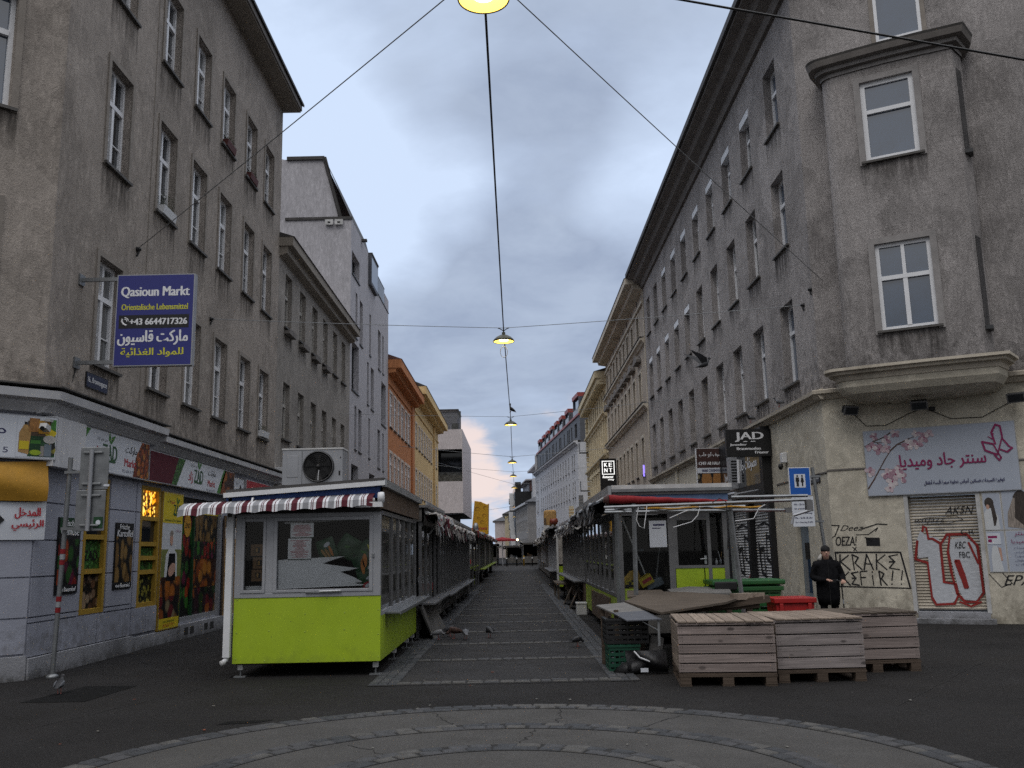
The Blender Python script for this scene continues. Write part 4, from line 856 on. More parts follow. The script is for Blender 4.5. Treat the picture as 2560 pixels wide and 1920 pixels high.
# beige house, cream ornate house
b, F, loc = simple_building('apartment_building', 'beige house with pedimented windows and deep pale eave, next to dark corner building', 'building', 7, 46.86, 67.4, 15.35, 'stucco_beige', ((1.9, 2.0), (5.55, 1.95), (9.1, 1.9), (12.68, 1.5)), ((49.4, 51.9, 54.1, 56.0, 57.9, 59.9, 61.8, 64.0, 66.3), .95), wk('win_old', 'pane_dark', sur=.16, surm='cornice_beige'), 'R', eave=(.95, .32, 'cornice_beige'), roof_h=3)
q = MB(F, 'cornice_beige')
for z in (8.75, 12.2): corn(q, -67.4, -46.9, z+.25, .8); q.box(-67.4, -46.9, -.32, 0, z+.31, z+.34, 'sill_dark')
q.box(-67.4, -46.9, -.12, 0, 14.35, 14.5)
for c in (49.4, 51.9, 54.1, 56.0, 57.9, 59.9, 61.8, 64.0, 66.3):
    q.prism([(-c-.75, 11.55), (-c+.75, 11.55), (-c+.75, 11.68), (-c+.3, 11.95), (-c-.3, 11.95), (-c-.75, 11.68)], 'y', -.28, 0, 'cornice_dark'); q.box(-c-.12, -c+.12, -.01, 0, 14.75, 15.1, 'dark_inside')
q.box(-46.95, -46.86, -.05, .0, 0, 15); part('moulding', q, b)
b, F, loc = simple_building('apartment_building', 'cream ornate stuccoed house with bracketed cornice, beyond the beige house', 'building', 7, 67.41, 85.3, 14.2, 'stucco_cream', ((1.9, 2.0), (5.5, 2.0), (9.2, 1.9), (12.1, 1.4)), ((69.1, 71.0, 72.8, 74.8, 76.7, 78.6, 80.6, 82.6), .9), wk('win_old', 'pane_dark', sur=.2, surm='stucco_cream'), 'R', eave=(.85, .5, 'stucco_cream'), roof_h=2)
q = MB(F, 'stucco_cream')
for z in (4.6, 8.4, 11.5): corn(q, -85.6, -67.5, z+.2, 1.1)
for i in range(46): q.box(-85.2+i*.39, -85.02+i*.39, -.7, 0, 13.75, 14.18)
for i in range(30): q.box(-85.75, -85.05, -.22, .3, .2+i*.45, .55+i*.45)
for c in (69.1, 71.0, 72.8, 74.8, 76.7, 78.6, 80.6, 82.6):
    for z in (7.75, 11.3): q.prism([(-c-.7, z), (-c+.7, z), (-c, z+.4)], 'y', -.2, 0)
    for z in (5.3, 9.0): q.box(-c-.75, -c-.55, -.15, 0, z, z+2.3); q.box(-c+.55, -c+.75, -.15, 0, z, z+2.3)
    q.box(-c-.12, -c+.12, -.25, 0, 8.7, 9.0)
part('moulding', q, b)
q = MB(F, 'win_dark')
for z in (3.2, 6.9, 10.4): q.box(-85.4, -84.6, -.9, -.1, z, z+.06); q.box(-85.4, -84.6, -.9, -.86, z+.06, z+.9)
part('balcony', q, b)
# white office with red roof boxes
A4 = math.atan2(-.9963, .086); F4 = FR(7, 100, 0, A4)
b = thing('office_building', 'white office block with dark attic storey and a row of red roof boxes', 'building', (7, 100, 0), A4)
tc_ = [2.6, 4.1]+[7.0+i*2.35 for i in range(13)]+[39.5, 41.2]; rowz = ((3.2, 1.8), (7.35, 1.75), (10.35, 1.75)); ta = [2.6, 3.4, 6.2, 8.2, 9.4, 12.5, 15.6, 16.8, 20.0, 22.6, 24.0, 27.0, 30.0, 31.3, 35, 38.5]
w = MB(F4, 'stucco_office'); wall(w, -43, 0, 0, 13.2, [(-t-.35, z, .7, h) for t in tc_ for z, h in rowz], 0, .2)
w.quad((0, 0, 0), (0, 14, 0), (0, 14, 13.2), (0, 0, 13.2)); wall(w, -43, 0, 13.2, 16.2, [(-t-.4, 14.0, .8, 1.6) for t in ta], .35, .2, 'slate'); w.quad((0, .35, 13.2), (0, 14, 13.2), (0, 14, 16.2), (0, .35, 16.2), 'slate'); w.quad((-43, .35, 16.2), (0, .35, 16.2), (0, 14, 16.2), (-43, 14, 16.2), 'roof_dark'); w.quad((-43, 0, 0), (-43, 0, 16.2), (-43, 14, 16.2), (-43, 14, 0)); w.quad((-43, 0, 13.2), (0, 0, 13.2), (0, .35, 13.2), (-43, .35, 13.2))
part('wall', w, b)
for i, (z, h) in enumerate(rowz): put_windows(b, window_kit('off%d' % i, .7, h, 'win_dark', 'dark_inside', fw=.04, transom=None, mull=False, sur=0, sill='sill_dark', depth=.2), [(-t-.35, z) for t in tc_], F4)
put_windows(b, window_kit('offa', .8, 1.6, 'win_dark', 'dark_inside', fw=.04, transom=None, sur=0, sill=None, depth=.55), [(-t-.4, 14.0) for t in ta], F4)
q = MB(F4, 'stucco_office'); corn(q, -43, .35, 13.3, 1.3); q.box(-43, .1, -.5, .35, 13.36, 13.42, 'sill_dark'); q.box(-43, .05, .2, .4, 16.2, 16.45, 'red_metal'); part('cornice', q, b)
for i, t in enumerate((2.2, 9.2, 14.6, 19.4, 24.2, 29.0, 33.5, 39.0)):
    wd = 2.1 if i == 0 else 1.35; h = 18.75 if i == 0 else 18.1; q = MB(F4, 'red_metal'); q.box(-t-wd, -t+wd, .2, 4, h-.45, h); q.box(-t-wd, -t+wd, .45, 4, 16.25, h-.45, 'pane_sky'); q.box(-t-wd, -t-wd+.1, .3, 4, 16.25, h-.45, 'slate'); q.box(-t+wd-.1, -t+wd, .3, 4, 16.25, h-.45, 'slate'); q.box(-t-wd, -t+wd, .28, .34, 16.25, 17.1, 'rail_glass'); part('roof_box', q, b)
# farther right-hand houses after the bend
def far_block(name, label, o, ang, ln, h, m, rows, n, roof=None, dep=12, wm='pane_dark', ww=.8, first=1.5, balc=False):
    F = FR(o[0], o[1], 0, ang); b = thing(name, label, 'building', (*o, 0), ang); st = (ln-2*first)/max(1, n-1); cs = [-first-i*st for i in range(n)]
    w = MB(F, m); wall(w, -ln, 0, 0, h, [(c-ww/2, z, ww, hh) for c in cs for z, hh in rows], 0, .2); w.quad((0, 0, 0), (0, dep, 0), (0, dep, h), (0, 0, h)); w.quad((-ln, 0, 0), (-ln, 0, h), (-ln, dep, h), (-ln, dep, 0)); w.quad((-ln, 0, h), (0, 0, h), (0, dep, h), (-ln, dep, h), 'roof_dark'); part('wall', w, b)
    for z, hh in rows: put_windows(b, window_kit('far%.2f%.2f%s' % (ww, hh, wm), ww, hh, 'win_white', wm, fw=.06, transom=.6, mull=False, sur=0, sill=None, depth=.2), [(c-ww/2, z) for c in cs], F)
    if roof:
        dp, rh, rm = roof; r = MB(F, rm); r.add([(-ln-.1, -dp, h+.02), (dp, -dp, h+.02), (-1.5, dep*.4, h+rh), (-ln+1, dep*.4, h+rh), (-ln, dep, h+.02), (dp, dep, h+.02)], [(0, 1, 2, 3), (1, 5, 2), (3, 2, 5, 4), (0, 3, 4), (0, 4, 5, 1)]); r.box(-ln, .1, -dp*.9, 0, h-.35, h, 'cornice_white'); part('roof', r, b)
    return b, F
far_block('apartment_building', 'grey house with hipped dark roof and pale eave, far right', (2.1, 150), A4, 22, 9.4, 'stucco_grey', ((1.8, 1.8), (4.9, 1.7), (7.2, 1.4)), 11, (.5, 2.4, 'slate'))
b, F = far_block('apartment_building', 'white terraced penthouse block rising behind the hipped grey house', (3.6, 176), A4-.02, 26, 15.2, 'stucco_office', ((12.0, 1.8),), 4, None, 14)
q = MB(F, 'stucco_white'); q.box(-24, -8, 2, 10, 15.2, 18.2); q.box(-25, -7, 1, 10, 18.2, 18.6); q.box(-23, -9, 1.95, 2, 15.6, 17.6, 'pane_dark'); q.box(-26, -2, -1.2, 1, 15.0, 15.25); part('penthouse', q, b)
b, F = far_block('apartment_building', 'black modern block with projecting balconies and brick chimney, far right', (.1, 180), A4-.06, 22, 13.0, 'black', ((1.8, 1.9), (5.0, 1.9), (8.2, 1.9)), 5)
for i in range(7):
    q = MB(F, 'slate'); x = -1.8-(i*5.3) % 19; z = 2.5+1.7*(i % 6); q.box(x-1.1, x+.3, -1.0, 0, z, z+1.1); q.box(x+.3, x+.5, -.9, 0, z+.2, z+2.2, 'white_paint'); part('balcony', q, b)
q = MB(F, 'brick_red'); q.box(-3, 1.5, 3, 9, 13, 15.0); q.box(-6, -5, .2, 1.4, 13, 15.2, 'black'); q.box(-21, 0, .05, .1, 13, 14.2, 'rail_glass'); part('chimney', q, b)
far_block('apartment_building', 'cream house with curved dark roofline, farthest on the right', (-2.2, 204), A4-.10, 26, 9.6, 'stucco_cream', ((1.8, 1.8), (4.6, 1.8), (7.2, 1.6)), 10, (.6, 2.6, 'roof_dark'))
far_block('apartment_building', 'pale house closing the view at the far end of the street', (-5.0, 232), A4-.2, 30, 9.0, 'stucco_pale', ((1.8, 1.8), (4.6, 1.8), (7.0, 1.4)), 10, (.6, 2.4, 'slate'))
# ================================================================== SIGNS AND POSTERS ON THE LEFT CORNER BUILDING
def sign_board(name, label, cat, F, x0, x1, z0, z1, th, face, rim=None, y=0.0, group=None):
    """flat sign in frame F, front at local -y; returns the thing; lettering goes in as parts"""
    p = F @ Vector(((x0+x1)/2, y, z0)); rz = math.atan2(F[1][0], F[0][0]); t = thing(name, label, cat, tuple(p), rz, group)
    b = MB(F, rim or face); b.box(x0, x1, y-th, y, z0, z1); b.rect(x0+.015, x1-.015, z0+.015, z1-.015, y-th-.002, face); part('board', b, t); return t, y-th-.004
FQ = FR(-6.38, 14.4, 0, 0)
t, y = sign_board('shop_sign', 'blue hanging market sign with white and yellow lettering and a phone number', 'sign', FQ, 0, 1.26, 4.68, 6.2, .13, 'sign_blue', 'alu', .13)
q = MB(FQ, 'txt_white'); q.text('Qasioun Markt', .63, 5.90, y, h=.19, w=1.10, bold=.008); q.text('Orientalische Lebensmittel', .63, 5.655, y, h=.10, w=1.07, m='txt_yellow', bold=.003)
q.rect(.06, 1.19, 5.30, 5.52, y, 'txt_black'); q.text('+43 6644717326', .70, 5.41, y-.002, h=.105, w=.92, bold=.006)
for a in range(8): pass
q.tube([(.12, y-.002, 5.46), (.11, y-.002, 5.42), (.14, y-.002, 5.37), (.19, y-.002, 5.35)], .016, 'txt_white', 6)
for r_ in (.035, .06): q.line([(.155+r_*math.cos(k*.39), 5.42+r_*math.sin(k*.39)) for k in range(5)], .012, y-.002)
q.text(ar('ماركت قاسيون'), .62, 5.14, y, h=.25, w=1.12, bold=.008); q.text(ar('للمواد الغذائية'), .62, 4.90, y, h=.16, w=1.0, m='txt_yellow', bold=.005); part('lettering', q, t)
for z in (6.14, 4.76):
    q = MB(mt='steel'); q.box(-7.0, -6.37, 14.42, 14.47, z-.03, z+.03); q.box(-7.0, -6.97, 14.36, 14.54, z-.09, z+.09); q.tube([(-6.98, 14.44, z-.06), (-7.0, 14.40, z-.25), (-7.02, 14.36, z-.42)], .012, 'black', 6) if z < 5 else None; part('bracket', q, t)
t, y = sign_board('street_name_plate', 'dark blue street name plate on the brown wall below a window', 'street sign', LF(), 14.81, 15.62, 4.44, 4.70, .02, 'street_plate', 'txt_black')
q = MB(LF(), 'txt_white').text('16., Brunnengasse', 15.215, 4.57, y, h=.12, w=.70, bold=.003); part('lettering', q, t)
def zad(mb, x, z, y, k=1.0, stem=True):
    mb.text('ZAD', x, z, y, h=.26*k, w=.56*k, m='txt_green', bold=.012*k)
    mb.poly([(x-.28*k, y-.003, z-.16*k), (x+.2*k, y-.003, z-.16*k), (x+.26*k, y-.003, z-.13*k), (x-.28*k, y-.003, z-.125*k)], 'txt_green')
    for s in (-1, 1): mb.poly([(x+.02*k, y-.003, z+.14*k), (x+.02*k+s*.10*k, y-.003, z+.22*k), (x+.02*k+s*.12*k+.04*k, y-.003, z+(.36 if s < 0 else .31)*k), (x+.02*k+s*.02*k, y-.003, z+.27*k)], 'leaf_green')
def zad_banner(label, x0, x1, z0, z1, cx, red, fruit_w):
    t, y = sign_board('shop_banner', label, 'shop sign', LF(), x0, x1, z0, z1, .15, 'banner', 'alu', -.001)
    q = MB(LF()); w = x1-x0; h = z1-z0
    if red: q.poly([(x0+.02, y, z0+.02), (x0+red, y, z0+.02), (x0+red+.35, y, z1-.02), (x0+.02, y, z1-.02)], 'cloth_maroon'); q.poly([(x0+red, y-.001, z0+.02), (x0+red+.28, y-.001, z0+.02), (x0+red+.75, y-.001, z1-.02), (x0+red+.35, y-.001, z1-.02)], 'cells_green')
    else: q.poly([(x0+.02, y, z1-.25), (x0+.25, y, z1-.02), (x0+.02, y, z1-.02)], 'leaf_green')
    part('picture', q, t); q = MB(LF())
    q.poly([(x1-fruit_w-.1, y, z0+.02), (x1-.02, y, z0+.02), (x1-.02, y, z1-.02), (x1-fruit_w+.25, y, z1-.02), (x1-fruit_w, y, z0+h*.55)], 'cells_fruit' if not red else 'cells_orange')
    if red: q.poly([(x1-fruit_w-.35, y, z0+.02), (x1-fruit_w-.1, y, z0+.02), (x1-fruit_w+.12, y, z0+h*.55), (x1-fruit_w+.30, y, z1-.02), (x1-fruit_w+.12, y, z1-.02)], 'leaf_green')
    part('picture', q, t); q = MB(LF()); zm = (z0+z1)/2
    zad(q, cx, zm, y); q.text(ar('زاد'), cx-.50, zm-.06, y, h=.26, w=.26, m='txt_red', bold=.008); q.text(ar('من نعم الزاد'), cx-.32, zm+.19, y, h=.07, w=.4, m='txt_black')
    q.text(ar('ماركت'), cx+.88, zm+.12, y, h=.17, w=.5, m='txt_black', bold=.005); q.text('Markt', cx+.85, zm-.10, y, h=.14, w=.5, m='txt_red', bold=.006); q.text('TEL: 0676 55 777 15', cx+.82, zm-.255, y, h=.045, w=.6, m='txt_navy')
    part('lettering', q, t); return t
zad_banner('white market banner with a green leaf logo, behind the grey backs of traffic signs', 14.55, 17.25, 3.08, 3.77, 15.55, 0, .62)
zad_banner('long market banner with dark red left end and orange fruit, over the shop entrance', 17.27, 22.55, 3.08, 3.68, 20.0, 1.15, .95)
t, y = sign_board('shop_sign', 'small white sign with black figures between fruit banner and red sign', 'sign', LF(), 22.7, 23.55, 3.05, 3.58, .1, 'banner', 'alu', -.001)
q = MB(LF(), 'txt_black'); q.disc((23.0, y, 3.2), .1, .08); q.disc((23.25, y, 3.3), .08, .12); q.text(ar('زاد'), 22.95, 3.45, y, h=.12); part('lettering', q, t)
t, y = sign_board('shop_sign', 'red supermarket sign partly hidden behind the kiosk fan unit', 'sign', LF(), 23.7, 27.3, 3.05, 3.6, .12, 'txt_red', 'cornice_white', -.001)
part('lettering', MB(LF(), 'txt_white').text('Asia Supermarkt', 25.4, 3.3, y, h=.26, w=2.6, bold=.01), t)
q = MB(LF(), 'white_paint'); q.box(26.9, 27.3, -.3, .0, 3.72, 4.2); solo('wall_box', q, 'plain white box on the wall above the red supermarket sign', 'box', (-7, 27.1, 3.72), bevel=.01)
# corner face
t, y = sign_board('shop_banner', 'white corner banner with pictured oil bottle, packets and jars', 'shop sign', ch, -2.6, .20, 3.1, 3.74, .15, 'banner', 'alu', -.001)
q = MB(ch); q.rect(-.36, .18, 3.13, 3.72, y, 'bag_green'); q.rect(-.36, .18, 3.13, 3.72, y-.001, 'banner'); y2 = y-.004; q.rect(-.20, .17, 3.14, 3.50, y-.0015, 'bag_green'); q.rect(-.22, .10, 3.44, 3.66, y-.002, 'kiosk_brown'); q.disc((.1, y-.0025, 3.50), .08, .07, 'yellow_sign'); q.disc((.13, y-.003, 3.26), .05, .10, 'cells_olive'); q.rect(-.04, .04, 3.15, 3.3, y-.003, 'cloth_grey')
q.poly([(-.33, y2, 3.2), (-.19, y2, 3.17), (-.17, y2, 3.5), (-.22, y2, 3.6), (-.27, y2, 3.6), (-.33, y2, 3.48)], 'bread'); q.box(-.265, -.225, y2-.002, y2, 3.6, 3.64, 'black'); q.rect(-.32, -.19, 3.24, 3.36, y2-.003, 'yellow_sign'); q.rect(-.20, -.06, 3.50, 3.70, y2-.001, 'meat'); q.rect(-.07, .08, 3.48, 3.67, y2-.002, 'tarp_yellow'); q.poly([(.09, y2, 3.56), (.17, y2, 3.52), (.17, y2, 3.7), (.11, y2, 3.69)], 'leaf_green'); q.rect(-.17, -.03, 3.22, 3.44, y2-.003, 'deep_green'); q.rect(-.17, -.03, 3.33, 3.38, y2-.004, 'leaf_green'); q.disc((.09, y2-.002, 3.40), .09, .06, 'cloth_white'); q.rect(.02, .12, 3.15, 3.33, y2-.004, 'steel_blue'); q.disc((-.10, y2-.005, 3.2), .08, .04, 'lime'); part('picture', q, t)
q = MB(ch, 'txt_navy'); q.text(ar('ماركت زاد'), -.50, 3.50, y, h=.2, w=1.5, align='r'); q.text('0676 55 777 15', -.46, 3.22, y, h=.08, w=1.1, align='r'); part('lettering', q, t)
def cloth(mb, x0, x1, z0, z1, y, m, amp, nx=14, nz=8, sag=0.0, ph=0.0, slant=0.0):
    vs = []
    for j in range(nz+1):
        for i in range(nx+1):
            u, v = i/nx, j/nz; vs.append((x0+(x1-x0)*u, y-amp*(.5+.5*math.sin(7*u+4*v+ph))*(.4+.6*math.sin(math.pi*v)), z0+(z1-z0)*v-sag*math.sin(math.pi*u)*(1-v)+slant*(u-.5)*v))
    mb.add(vs, [(j*(nx+1)+i, j*(nx+1)+i+1, (j+1)*(nx+1)+i+1, (j+1)*(nx+1)+i) for j in range(nz) for i in range(nx)], m, True)
q = MB(ch); cloth(q, -2.6, .12, 2.50, 3.0, -.09, 'tarp_yellow', .10, 30, 8, .0, .4, .18); solo('tarpaulin', q, 'slack mustard yellow tarpaulin stretched above the white red-lettered banner', 'tarpaulin', (-7, 13.5, 2.5), math.pi/4)
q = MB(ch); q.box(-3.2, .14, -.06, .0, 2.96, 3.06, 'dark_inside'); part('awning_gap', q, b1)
t = thing('shop_banner', 'white cloth banner with red arabic lettering and black arrow on the corner', 'banner', tuple(ch @ Vector((-.5, -.05, 1.95))), math.pi/4)
q = MB(ch); cloth(q, -2.4, .14, 1.95, 2.49, -.055, 'banner', .018, 20, 6); part('cloth', q, t)
q = MB(ch, 'txt_red'); q.text(ar('المدخل'), -.11, 2.33, -.082, h=.16, w=.34, bold=.006); q.text(ar('الرئيسي'), -.10, 2.16, -.082, h=.16, w=.42, bold=.006); q.poly([(-.50, -.082, 2.14), (-.41, -.082, 2.23), (-.50, -.082, 2.32)], 'txt_black'); q.box(-1.2, -.5, -.083, -.080, 2.19, 2.27, 'txt_black'); part('lettering', q, t)
def poster(label, x0, x1, z0, z1, fills, words):
    t, y = sign_board('poster', label, 'poster', LF(), x0, x1, z0, z1, .02, 'txt_black', 'txt_black', -.032); q = MB(LF())
    for a, b, m in fills: q.rect(x0+.02, x1-.02, z0+(z1-z0)*a, z0+(z1-z0)*b, y, m)
    part('picture', q, t); q = MB(LF(), 'txt_white')
    for s, u, v, h, wd in words: q.text(s, x0+(x1-x0)*u, z0+(z1-z0)*v, y-.003, h=h, w=wd, bold=.004, shear=.1)
    part('lettering', q, t); return t
t = poster('black poster of fresh vegetables behind the striped signpost', 14.16, 14.88, 1.14, 2.30, [(.12, .72, 'cells_veg'), (.80, 1.0, 'deep_green')], [('Frisches', .5, .93, .10, .46), ('Gemüse', .5, .82, .12, .58), ('vom Bauernhof', .5, .06, .07, .58)])
poster('tall poster of raw potatoes between two yellow shop windows', 16.2, 16.95, 1.14, 2.28, [(.10, .80, 'cells_potato')], [('Frische', .45, .94, .09, .40), ('Kartoffel', .5, .84, .12, .66), ('vom Bauernhof', .5, .05, .07, .60)])
t, y = sign_board('poster', 'tall yellow and white poster of an aproned greengrocer above baskets of fruit', 'poster', LF(), 18.31, 19.42, .26, 2.96, .05, 'chef_sky', 'yellow_frame', -.002)
q = MB(LF()); q.rect(18.33, 19.4, 2.34, 2.94, y, 'yellow_sign'); q.rect(18.33, 19.4, .28, .48, y, 'yellow_sign'); q.rect(18.33, 19.4, .48, 1.2, y, 'cells_mixed'); q.rect(18.33, 19.4, .9, 1.28, y-.001, 'cells_orange'); q.rect(18.33, 19.4, 1.2, 1.82, y, 'field')
q.poly([(18.5, y-.002, 1.28), (19.2, y-.002, 1.28), (19.16, y-.002, 1.72), (18.98, y-.002, 1.84), (18.72, y-.002, 1.84), (18.56, y-.002, 1.72)], 'dress'); q.poly([(18.62, y-.003, 1.2), (19.12, y-.003, 1.2), (19.06, y-.003, 1.74), (18.72, y-.003, 1.74)], 'coat'); q.disc((18.83, y-.003, 2.03), .085, .14, 'skin'); q.disc((18.83, y-.0035, 2.14), .09, .06, 'hair_light'); q.disc((18.9, y-.004, 1.42), .2, .12, 'skin', rot=.4); part('picture', q, t)
q = MB(LF()); zad(q, 19.08, 2.62, y-.002, .75); q.text(ar('ماركت'), 18.6, 2.78, y-.002, h=.1, w=.24, m='txt_black'); q.text('Markt', 18.82, 2.76, y-.002, h=.07, m='txt_red'); q.text('Lebensmittel Obst Gemüse', 18.86, 2.40, y-.002, h=.05, w=.9, m='txt_green'); q.text(ar('من خيرات'), 19.18, 2.2, y-.002, h=.08, w=.3, m='txt_plum'); q.text('zum Bauernhof', 18.86, .42, y-.002, h=.05, w=.6, m='txt_green'); q.text('06766577715', 18.86, .34, y-.002, h=.06, w=.6, m='txt_red'); part('lettering', q, t)
t, y = sign_board('poster', 'narrow brown poster of stacked food pictures, beside the white kiosk corner post', 'poster', LF(), 22.22, 23.1, .25, 2.62, .04, 'bread', 'kiosk_brown', -.035)
q = MB(LF()); q.rect(22.26, 23.06, 2.36, 2.6, y, 'txt_black'); q.rect(22.26, 23.06, 2.08, 2.34, y, 'banner')
for i in range(5): q.rect(22.3, 23.02, .35+i*.34, .62+i*.34, y, 'cells_tile'); q.rect(22.35, 22.8, .62+i*.34, .68+i*.34, y-.001, 'plate_brown')
part('picture', q, t); q = MB(LF()); q.text('VAN', 22.62, 2.48, y-.003, h=.17, w=.6, m='txt_yellow', bold=.006); q.text('WESTERN', 22.66, 2.26, y-.003, h=.07, w=.6, m='txt_black'); q.text('GRILL', 22.7, 2.15, y-.003, h=.07, w=.4, m='txt_black'); part('lettering', q, t)
# window boxes
def window_box(label, cat_m, c, z, dead=False):
    t = thing('window_box', label, 'planter', (-7.05, c, z+.04), math.pi/2, 'window boxes on the brown facade'); q = MB(LF(), cat_m)
    q.prism([(-.13, z+.20), (-.10, z+.03), (.05, z+.03), (.08, z+.20)], 'x', c-.34, c+.34); part('trough', q, t, bevel=.008); q = MB(LF(), 'leaf_dry')
    for i in range(60):
        x = c+R.uniform(-.33, .33); y = R.uniform(-.10, .05); h = R.uniform(.06, .30 if dead else .16); a = R.uniform(-.1, .1); q.add([(x-.006, y, z+.2), (x+.006, y, z+.2), (x+a, y-R.uniform(0, .08), z+.2+h)], [(0, 1, 2)]); s = R.uniform(.015, .035); q.add([(x+a-s, y, z+.2+h), (x+a, y-s, z+.2+h-s*.4), (x+a+s, y, z+.2+h), (x+a, y, z+.2+h+s)], [(0, 1, 2, 3)])
    part('plants', q, t)
window_box('white window box with withered stems, left of the overhead wire', 'white_paint', 17.8, 8.42, True)
window_box('dark red window box under a top-floor window, third window from the far end', 'pot_red', 21.6, 11.62)
window_box('dark red window box under a top-floor window, second window from the far end', 'pot_red', 23.62, 11.62)
window_box('small white window box on the lowest row at the far end', 'white_paint', 25.45, 4.86)
# security camera at the corner
t = thing('security_camera', 'small white security camera under the pale corner cornice', 'camera', (-6.82, 13.38, 3.6)); q = MB(mt='white_dirty'); q.box(-6.86, -6.80, 13.36, 13.5, 3.66, 3.70); part('bracket', q, t)
q = MB(mt='white_dirty'); q.box(-6.87, -6.77, 13.22, 13.36, 3.52, 3.60, None, Matrix.Rotation(-.3, 3, 'X')); q.tube([(-6.82, 13.22, 3.54), (-6.82, 13.205, 3.535)], .035, 'black', 10); part('camera_body', q, t)
# signpost seen from behind
t = thing('signpost', 'leaning grey post with red and white bands carrying two sign backs', 'signpost', (-6.64, 13.62, 0))
q = MB(mt='steel'); a, b = Vector((-6.64, 13.62, 0)), Vector((-6.54, 13.55, 3.14)); q.tube([a, b], .036); q.lathe([(.0, .0), (.09, .0), (.08, .04), (.04, .06)], a, n=12)
for u, m in ((.29, 'cloth_red'), (.315, 'alu'), (.34, 'cloth_red'), (.505, 'cloth_red'), (.53, 'alu'), (.555, 'cloth_red')): q.tube([a.lerp(b, u), a.lerp(b, u+.022)], .039, m)
part('pole', q, t)
q = MB(mt='alu')
for z in (2.92, 2.10): q.box(-6.60, -6.08, 13.50, 13.54, z-.02, z+.02, 'steel')
q.tube([(-6.19, 13.45, 2.06), (-6.19, 13.45, 3.24)], .032, 'alu'); part('bracket', q, t)
for x0, x1, z0, z1 in ((-6.37, -5.95, 2.66, 3.28), (-6.40, -5.97, 2.06, 2.65)):
    q = MB(mt='steel'); q.box(x0, x1, 13.49, 13.51, z0, z1); 
    for z in (z0+.08, z1-.08): q.box(-6.32, -6.04, 13.455, 13.49, z-.015, z+.015, 'steel')
    part('sign_panel', q, t, bevel=.006)
q = MB(mt='deep_green'); q.box(-6.12, -5.99, 13.478, 13.489, 2.10, 2.26); q.disc((-6.05, 13.476, 2.18), .035, .035, 'banner'); q.box(-6.0, -5.92, 13.478, 13.486, 2.70, 2.73, 'banner'); part('sticker', q, t)
# ================================================================== MARKET KIOSKS
def crumple(mb, y0, y1, x, z, r, mats, rng, step=.12, n=9, sag=.0, flap=0.0, side=1):
    """bundle of slack awning cloth lying along the street"""
    rings = []; k = max(3, int((y1-y0)/step))
    for i in range(k+1):
        y = y0+(y1-y0)*i/k; c = Vector((x+rng.uniform(-.03, .03), y, z+rng.uniform(-.03, .03)-sag*math.sin(math.pi*i/k))); rr = r*rng.uniform(.65, 1.25)
        rings.append([c+Vector((math.cos(2*math.pi*j/n)*rr*rng.uniform(.6, 1.2), rng.uniform(-.05, .05), math.sin(2*math.pi*j/n)*rr*rng.uniform(.6, 1.2))) for j in range(n)])
    for i in range(k):
        m = mats[i % len(mats)] if rng.random() < .8 else rng.choice(mats)
        mb.add(rings[i]+rings[i+1], [(j, (j+1) % n, n+(j+1) % n, n+j) for j in range(n)], m)
        if flap > 0 and rng.random() < .85:
            l = flap*rng.uniform(.4, 1.2); ya, yb = y0+(y1-y0)*i/k, y0+(y1-y0)*(i+1)/k; d = side*rng.uniform(-.02, .10)
            mb.add([(x-side*r*.6, ya, z), (x-side*r*.6, yb, z), (x-side*r*.6-d, yb, z-l), (x-side*r*.6-d*.8, ya, z-l*rng.uniform(.8, 1.1))], [(0, 1, 2, 3)], m)
STR = ['cloth_grey', 'cloth_white', 'cloth_maroon', 'cloth_white', 'cloth_grey', 'cloth_maroon']
